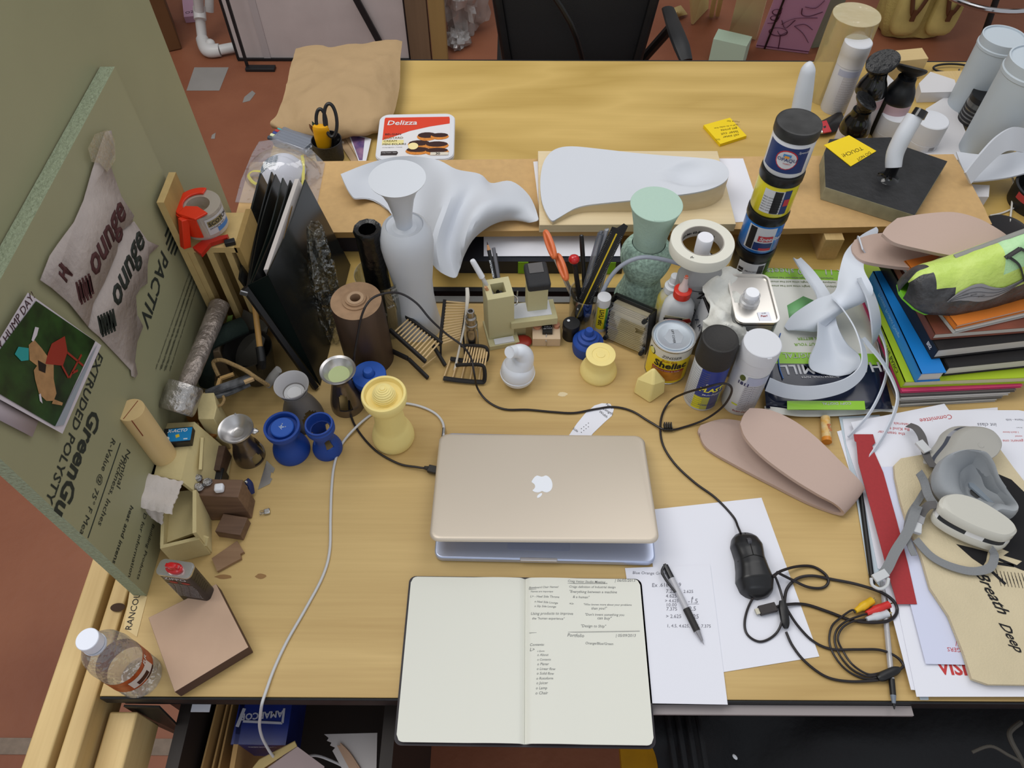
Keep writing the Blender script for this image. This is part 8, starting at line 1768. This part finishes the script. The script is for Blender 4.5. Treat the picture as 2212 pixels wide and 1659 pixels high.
lean([(1497,55),(1530,20)],[(1490,-60),(1535,-70)],F+.35,.012,CRM, 'cream_board', 'thin cream board standing edge-on, first right of the chair', 'board')
lean([(1532,40),(1540,40)],[(1550,-60),(1560,-60)],F+.4,.02,CRM, 'wood_stick', 'left slat of the narrow pair behind the beige plank', 'slat'); lean([(1545,38),(1553,38)],[(1566,-60),(1576,-60)],F+.4,.02,CRM, 'wood_stick', 'right slat of the narrow pair behind the beige plank', 'slat')
b = B(); q4 = [P(x,y,F+.07) for x,y in ((1552,62),(1625,79),(1622,95),(1546,78))]
b.prism([(P(x,y,F+.11).x,P(x,y,F+.11).y) for x,y in ((1552,62),(1625,79),(1613,100),(1541,84))],.001,.11); solo('green_foam_brick',b,M('sage_foam',(184,206,184),.75), 'sage green foam brick on the floor under the beige plank', 'foam block')
lean([(1573,76),(1632,88)],[(1605,-60),(1672,-60)],F+.45,.04,M('beige_plank',(226,212,162),.7,var=.04,scale=8), 'beige_plank', 'broad beige plank leaning behind the sage foam brick', 'plank')
def doodle(b,A_,C_,E_,D_):
    n_ = (C_-A_).cross(E_-C_).normalized()*.002
    def S_(u,v): return (A_.lerp(C_,u)).lerp(D_.lerp(E_,u),v)+n_*.6
    for pts in ([(.30+.17*math.cos(R(24*k)),.26+.055*math.sin(R(24*k))) for k in range(16)],[(.28,.27),(.36,.22),(.46,.27)],[(.36,.22),(.40,.10),(.42,.02)],[(.28,.42),(.40,.32),(.52,.44)],[(.30,.36),(.5,.46),(.9,.50)],[(.55,.36),(.75,.28),(.92,.16)],[(.55,.36),(.72,.40),(.9,.34)],[(.56,.60),(.60,.52),(.75,.51),(.95,.58)],[(.60,.62),(.80,.62),(.9,.72)],
                [(.13+.07*math.cos(R(36*k)),.44+.03*math.sin(R(36*k))) for k in range(11)],[(.13+.08*math.cos(R(36*k)),.52+.035*math.sin(R(36*k))) for k in range(11)],[(.04,.36),(.2,.40),(.2,.58)]):
        b.tube([S_(u,v) for u,v in pts],.0022,4,5,m=1,flat=.4)
    b.bar(S_(.0,.035),S_(1,.035),.003,.003,tuple(n_),1); b.bar(S_(.17,-.0),S_(.17,1),.008,.004,tuple(n_),2)
lean([(1632,104),(1745,118)],[(1696,-60),(1815,-50)],F+.46,.02,[M('mauve_foam_board',(206,162,196),.7),M('purple_line',(84,40,66),.7),BLACK], 'pink_foam_board', 'mauve foam board with looping marker drawing, leaning beyond the far table', 'foam board',extra=doodle)
lean([(1752,106),(1790,100)],[(1800,-60),(1850,-60)],F+.44,.02,M('grey_green_board',(140,150,128),.7), 'grey_green_board', 'grey-green board leaning right of the mauve drawing board', 'board')
# backpack
KH = M('khaki_canvas',(176,158,92),.85,var=.15,scale=10,bump=.3,bscale=120); LE = M('brown_leather',(88,52,28),.5)
c_ = P(1975,95,F); t = thing('backpack', 'khaki canvas backpack with leather straps on the floor by the stool', 'backpack',(c_.x,c_.y+.1,0))
b = B(); b.blob((c_.x,c_.y+.11,.20),(.165,.09,.21),seg=40,fn=lambda u: (abs(u.x)**5+abs(u.y)**5+abs(u.z)**5)**(-1/5)*(1+.05*noise.noise(u*3))); 
for v_ in b.bm.verts: v_.co.z = max(v_.co.z,.002)
part('body',b,KH,t,True)
for sx in (-.075,.085):
    b = B(); b.blob((c_.x+sx,c_.y+.02,.15),(.068,.035,.12),seg=28,fn=lambda u: (abs(u.x)**4+abs(u.y)**4+abs(u.z)**4)**(-1/4)*.95)
    for v_ in b.bm.verts: v_.co.z = max(v_.co.z,.004)
    part('front_pocket',b,M('khaki_canvas_pocket',(190,172,104),.85,var=.15,scale=10),t,True)
    b = B(); b.tube([(c_.x+sx-.045,c_.y-.012,.30),(c_.x+sx-.03,c_.y-.022,.22),(c_.x+sx,c_.y-.028,.15),(c_.x+sx+.03,c_.y-.022,.22),(c_.x+sx+.045,c_.y-.012,.30)],.010,5,8,flat=.4); b.box((c_.x+sx,c_.y-.03,.15),(.02,.008,.05)); part('leather_strap',b,LE,t,True)
b = B(); b.tube([(c_.x+.01,c_.y-.02,.36),(c_.x+.02,c_.y-.03,.32),(c_.x+.03,c_.y-.03,.28)],[.012,.018,.008],4,8); part('pink_charm',b,M('pink_charm',(190,80,110),.5),t,True)
b = B(); b.tube([V((c_.x+.012+.018*math.cos(R(40*k)),c_.y-.035,.255+.018*math.sin(R(40*k)))) for k in range(9)],.003,2,6,closed=True); part('key_ring',b,STEEL,t,True)
# stool
q = P(2150,20,F+.30); t = thing('stool', 'drafting stool with chrome foot ring and black legs, top right corner', 'stool',(q.x,q.y+.12,0))
b = B(); cc3 = V((q.x+.06,q.y+.24,.30)); b.tube([cc3+V((.26*math.cos(R(20*k)),.26*math.sin(R(20*k)),0)) for k in range(18)],.011,3,10,closed=True); part('foot_ring',b,M('chrome',(200,200,204),.12,1.),t,True)
for ex,ey in ((2107,128),(2330,100),(2290,-120)):
    e = P(ex,ey,F); b = B(); b.tube([cc3+(V((e.x,e.y,0))-V((cc3.x,cc3.y,0)))*.15+V((0,0,.26)),V((e.x,e.y,.004))],[.013,.014],2,12); part('leg',b,BLACK,t,True)
b = B(); b.lathe([(0,.54),(.18,.55),(.20,.58),(.18,.61),(0,.62)],(cc3.x,cc3.y,0),32); b.cyl((cc3.x,cc3.y,.3),(cc3.x,cc3.y,.56),.03); part('seat',b,BLACK,t,True)
# ================================================================ under the front edge
t = thing('black_shelf_unit', 'dark shelving under the left front of the desk holding boards', 'shelf unit',P(560,1620,-.55))
yq = .425
for x0_ in (-.535,-.20): 
    b = B(); b.box((x0_,yq,.33),(.02,.44,.62)); part('side_panel',b,M('dark_brown_laminate',(34,26,22),.6),t,True)
b = B(); b.box((-.368,yq,.20),(.315,.43,.02)); part('bottom_panel',b,M('dark_brown_laminate',(34,26,22),.6),t,True)
for i,(a,c,h_,m_,lb) in enumerate((((470,1533),(428,1680),-.18, 'tan', 'thin plywood board edge, leftmost of those stored under the desk'),((490,1533),(452,1680),-.20, 'tan', 'thin plywood board edge, second from left under the desk'),((498,1533),(466,1680),-.20, 'tan', 'thin plywood board edge just right of the second one under the desk'),((512,1533),(492,1680),-.18, 'tan', 'thick plywood board edge beside the blue box under the desk'))):
    A_,C_ = P(*a,h_),P(*c,h_); C_.y = max(C_.y,.05); th_ = (.003,.003,.003,.008)[i]; A_.y += .12
    b = B(); d_ = (A_-C_); xn = V((0,0,1)).cross(d_).normalized()*th_; slab(b,[C_,A_,A_-V((0,0,.30)),C_-V((0,0,.30))],th_); solo('plywood_board',b,M('plywood_edge_tan',(168,132,80),.7),lb, 'board',group='boards stored under the desk')
hb_ = -.18; b = B(); A_,B__,C_,D_ = P(498,1608,hb_),P(617,1610,hb_),P(628,1533,hb_),P(515,1533,hb_); A_.y -= .0
b.prism([(p_.x,p_.y) for p_ in (A_,B__,C_+V((0,.10,0)),D_+V((0,.10,0)))],TZ+hb_-.10,TZ+hb_,0)
ht(b, 'AMARCOR',(612,1535),(518,1543),hb_,1,0,.03,.0006); b.bar(P(525,1558,hb_+.001),P(610,1562,hb_+.001),.004,.0006,m=1); b.bar(P(610,1562,hb_+.001),P(614,1530,hb_+.001),.004,.0006,m=1); b.bar(P(512,1570,hb_+.001),P(528,1530,hb_+.001),.006,.0006,m=1)
b.text('COMBINED',plane_fn(P(604,1610,hb_)+V((0,-.0005,-.010)),(-1,0,0),(0,0,-1),0),.011,1,0,.02)
solo('blue_box',b,[M('deep_blue_carton',(24,40,110),.3,var=.3,scale=12),M('silver_print',(170,170,180),.4)], 'deep blue carton with upside-down silver lettering under the desk', 'box',bev=.001)
b = B(); q = [P(700,1586,-.25),P(815,1583,-.25),P(812,1700,-.25),P(760,1700,-.25),P(718,1622,-.25),P(724,1615,-.25),P(713,1610,-.25),P(716,1604,-.25),P(706,1600,-.25),P(710,1594,-.25)]; b.prism([(p_.x,p_.y) for p_ in q],TZ-.2515,TZ-.25)
solo('torn_paper',b,M('dull_white_paper',(190,184,182),.8), 'white paper with torn zigzag edge in the dark under the desk', 'paper')
b = B(); b.tube([P(735,1606,-.245),P(756,1628,-.245),P(780,1665,-.245)],.0016,5,6); slab(b,[P(728,1610,-.246),P(745,1612,-.246),P(786,1680,-.246),P(770,1690,-.246)],.001); solo('peach_paper',b,M('peach_paper',(178,146,122),.8), 'peach coloured paper flap lying over the torn white paper', 'paper')
b = B(); slab(b,[P(560,1640,-.20),P(637,1600,-.16),P(642,1610,-.17),P(520,1690,-.22)],.002); slab(b,[P(642,1612,-.17),P(700,1655,-.22),P(680,1720,-.24),P(520,1700,-.22)],.002,1); solo('folded_card',b,[M('beige_folded_card',(178,156,104),.8),M('mauve_card_face',(160,142,140),.8)], 'beige folded card leaning out below the desk beside the white cable', 'card')
b = B(); a,e = P(455,1531,-.10),P(492,1531,-.10); b.box(((a.x+e.x)/2-.03,a.y+.02,TZ-.10),(.03,.05,.002)); solo('white_tag',b,PAPER, 'small white tag under the desk rail at the left', 'tag')
b = B(); a,e = P(335,1545,-.03),P(430,1572,-.1); slab(b,[P(268,1522,-.028),P(345,1524,-.028),P(420,1600,-.2),P(330,1560,-.2)],.003); solo('steel_bracket',b,M('black_bracket',(40,38,34),.5,.3), 'black steel corner bracket under the left front corner of the desk', 'bracket')
# yellow tape strip on the floor, black clothes and tray at right
b = B(); q = [P(1340,1612,F),P(1395,1612,F),P(1440,1720,F),P(1350,1720,F)]; b.prism([(p_.x,p_.y) for p_ in [P(1338,1600,-.35),P(1418,1600,-.35),P(1430,1720,-.35),P(1348,1720,-.35)]],TZ-.37,TZ-.35); solo('yellow_board',b,M('mustard_yellow',(196,140,16),.5,var=.12,scale=20), 'mustard yellow board end poking out under the notebook', 'board')
b = B(); a,e = P(1400,1545,-.055),P(1944,1540,-.055); b.box(((a.x+e.x)/2-.04,y0-.0115,TZ-.016),(e.x-a.x+.08,.014,.006)); solo('grey_tray',b,M('tray_grey',(150,142,142),.5), 'long grey board edge sticking out below the desk on the right', 'tray')
BKC = M('black_cloth',(13,14,18),.8,bump=.2,bscale=80); 
b = B(); net(b,[[(1395,1518,-.13),(1500,1518,-.14),(1600,1518,-.15),(1700,1518,-.15),(1800,1518,-.14),(1950,1516,-.13),(2100,1512,-.13),(2280,1510,-.13)],
                 [(1400,1590,-.11),(1500,1590,-.13),(1600,1592,-.19),(1700,1592,-.17),(1800,1590,-.13),(1950,1590,-.12),(2100,1590,-.13),(2280,1590,-.12)],
                 [(1418,1640,-.14),(1500,1640,-.16),(1600,1642,-.21),(1700,1640,-.18),(1800,1640,-.15),(1950,1640,-.13),(2100,1640,-.15),(2280,1640,-.14)],
                 [(1430,1730,-.2),(1500,1730,-.2),(1600,1730,-.22),(1700,1730,-.2),(1800,1730,-.18),(1950,1730,-.16),(2100,1730,-.18),(2280,1730,-.16)]],7,.004)
for k in range(4): b.tube([P(1440+22*k,1545,-.12),P(1450+22*k,1600,-.11),P(1465+22*k,1700,-.15)],.005,6,8)
solo('black_bag',b,BKC, 'large black fabric bag hanging below the right front of the desk', 'bag')
b = B(); b.tube([P(2205,1560,-.09),P(2182,1580,-.085),P(2184,1600,-.085),P(2200,1630,-.09),P(2215,1660,-.10)],.004,6,8); b.tube([P(2100,1625,-.10),P(2140,1612,-.09),P(2180,1632,-.09),P(2215,1650,-.10)],.0025,6,8); solo('grey_strap',b,M('worn_grey_strap',(70,66,60),.8), 'worn grey strap loops in the dark bottom right corner', 'strap')
b = B(); b.blob(P(1584,1638,-.19)+V((0,0,.012)),(.003,.005,.001),(0,0,40)); solo('white_fleck',b,WHITE, 'tiny white fleck on the black bag below the desk', 'fleck')
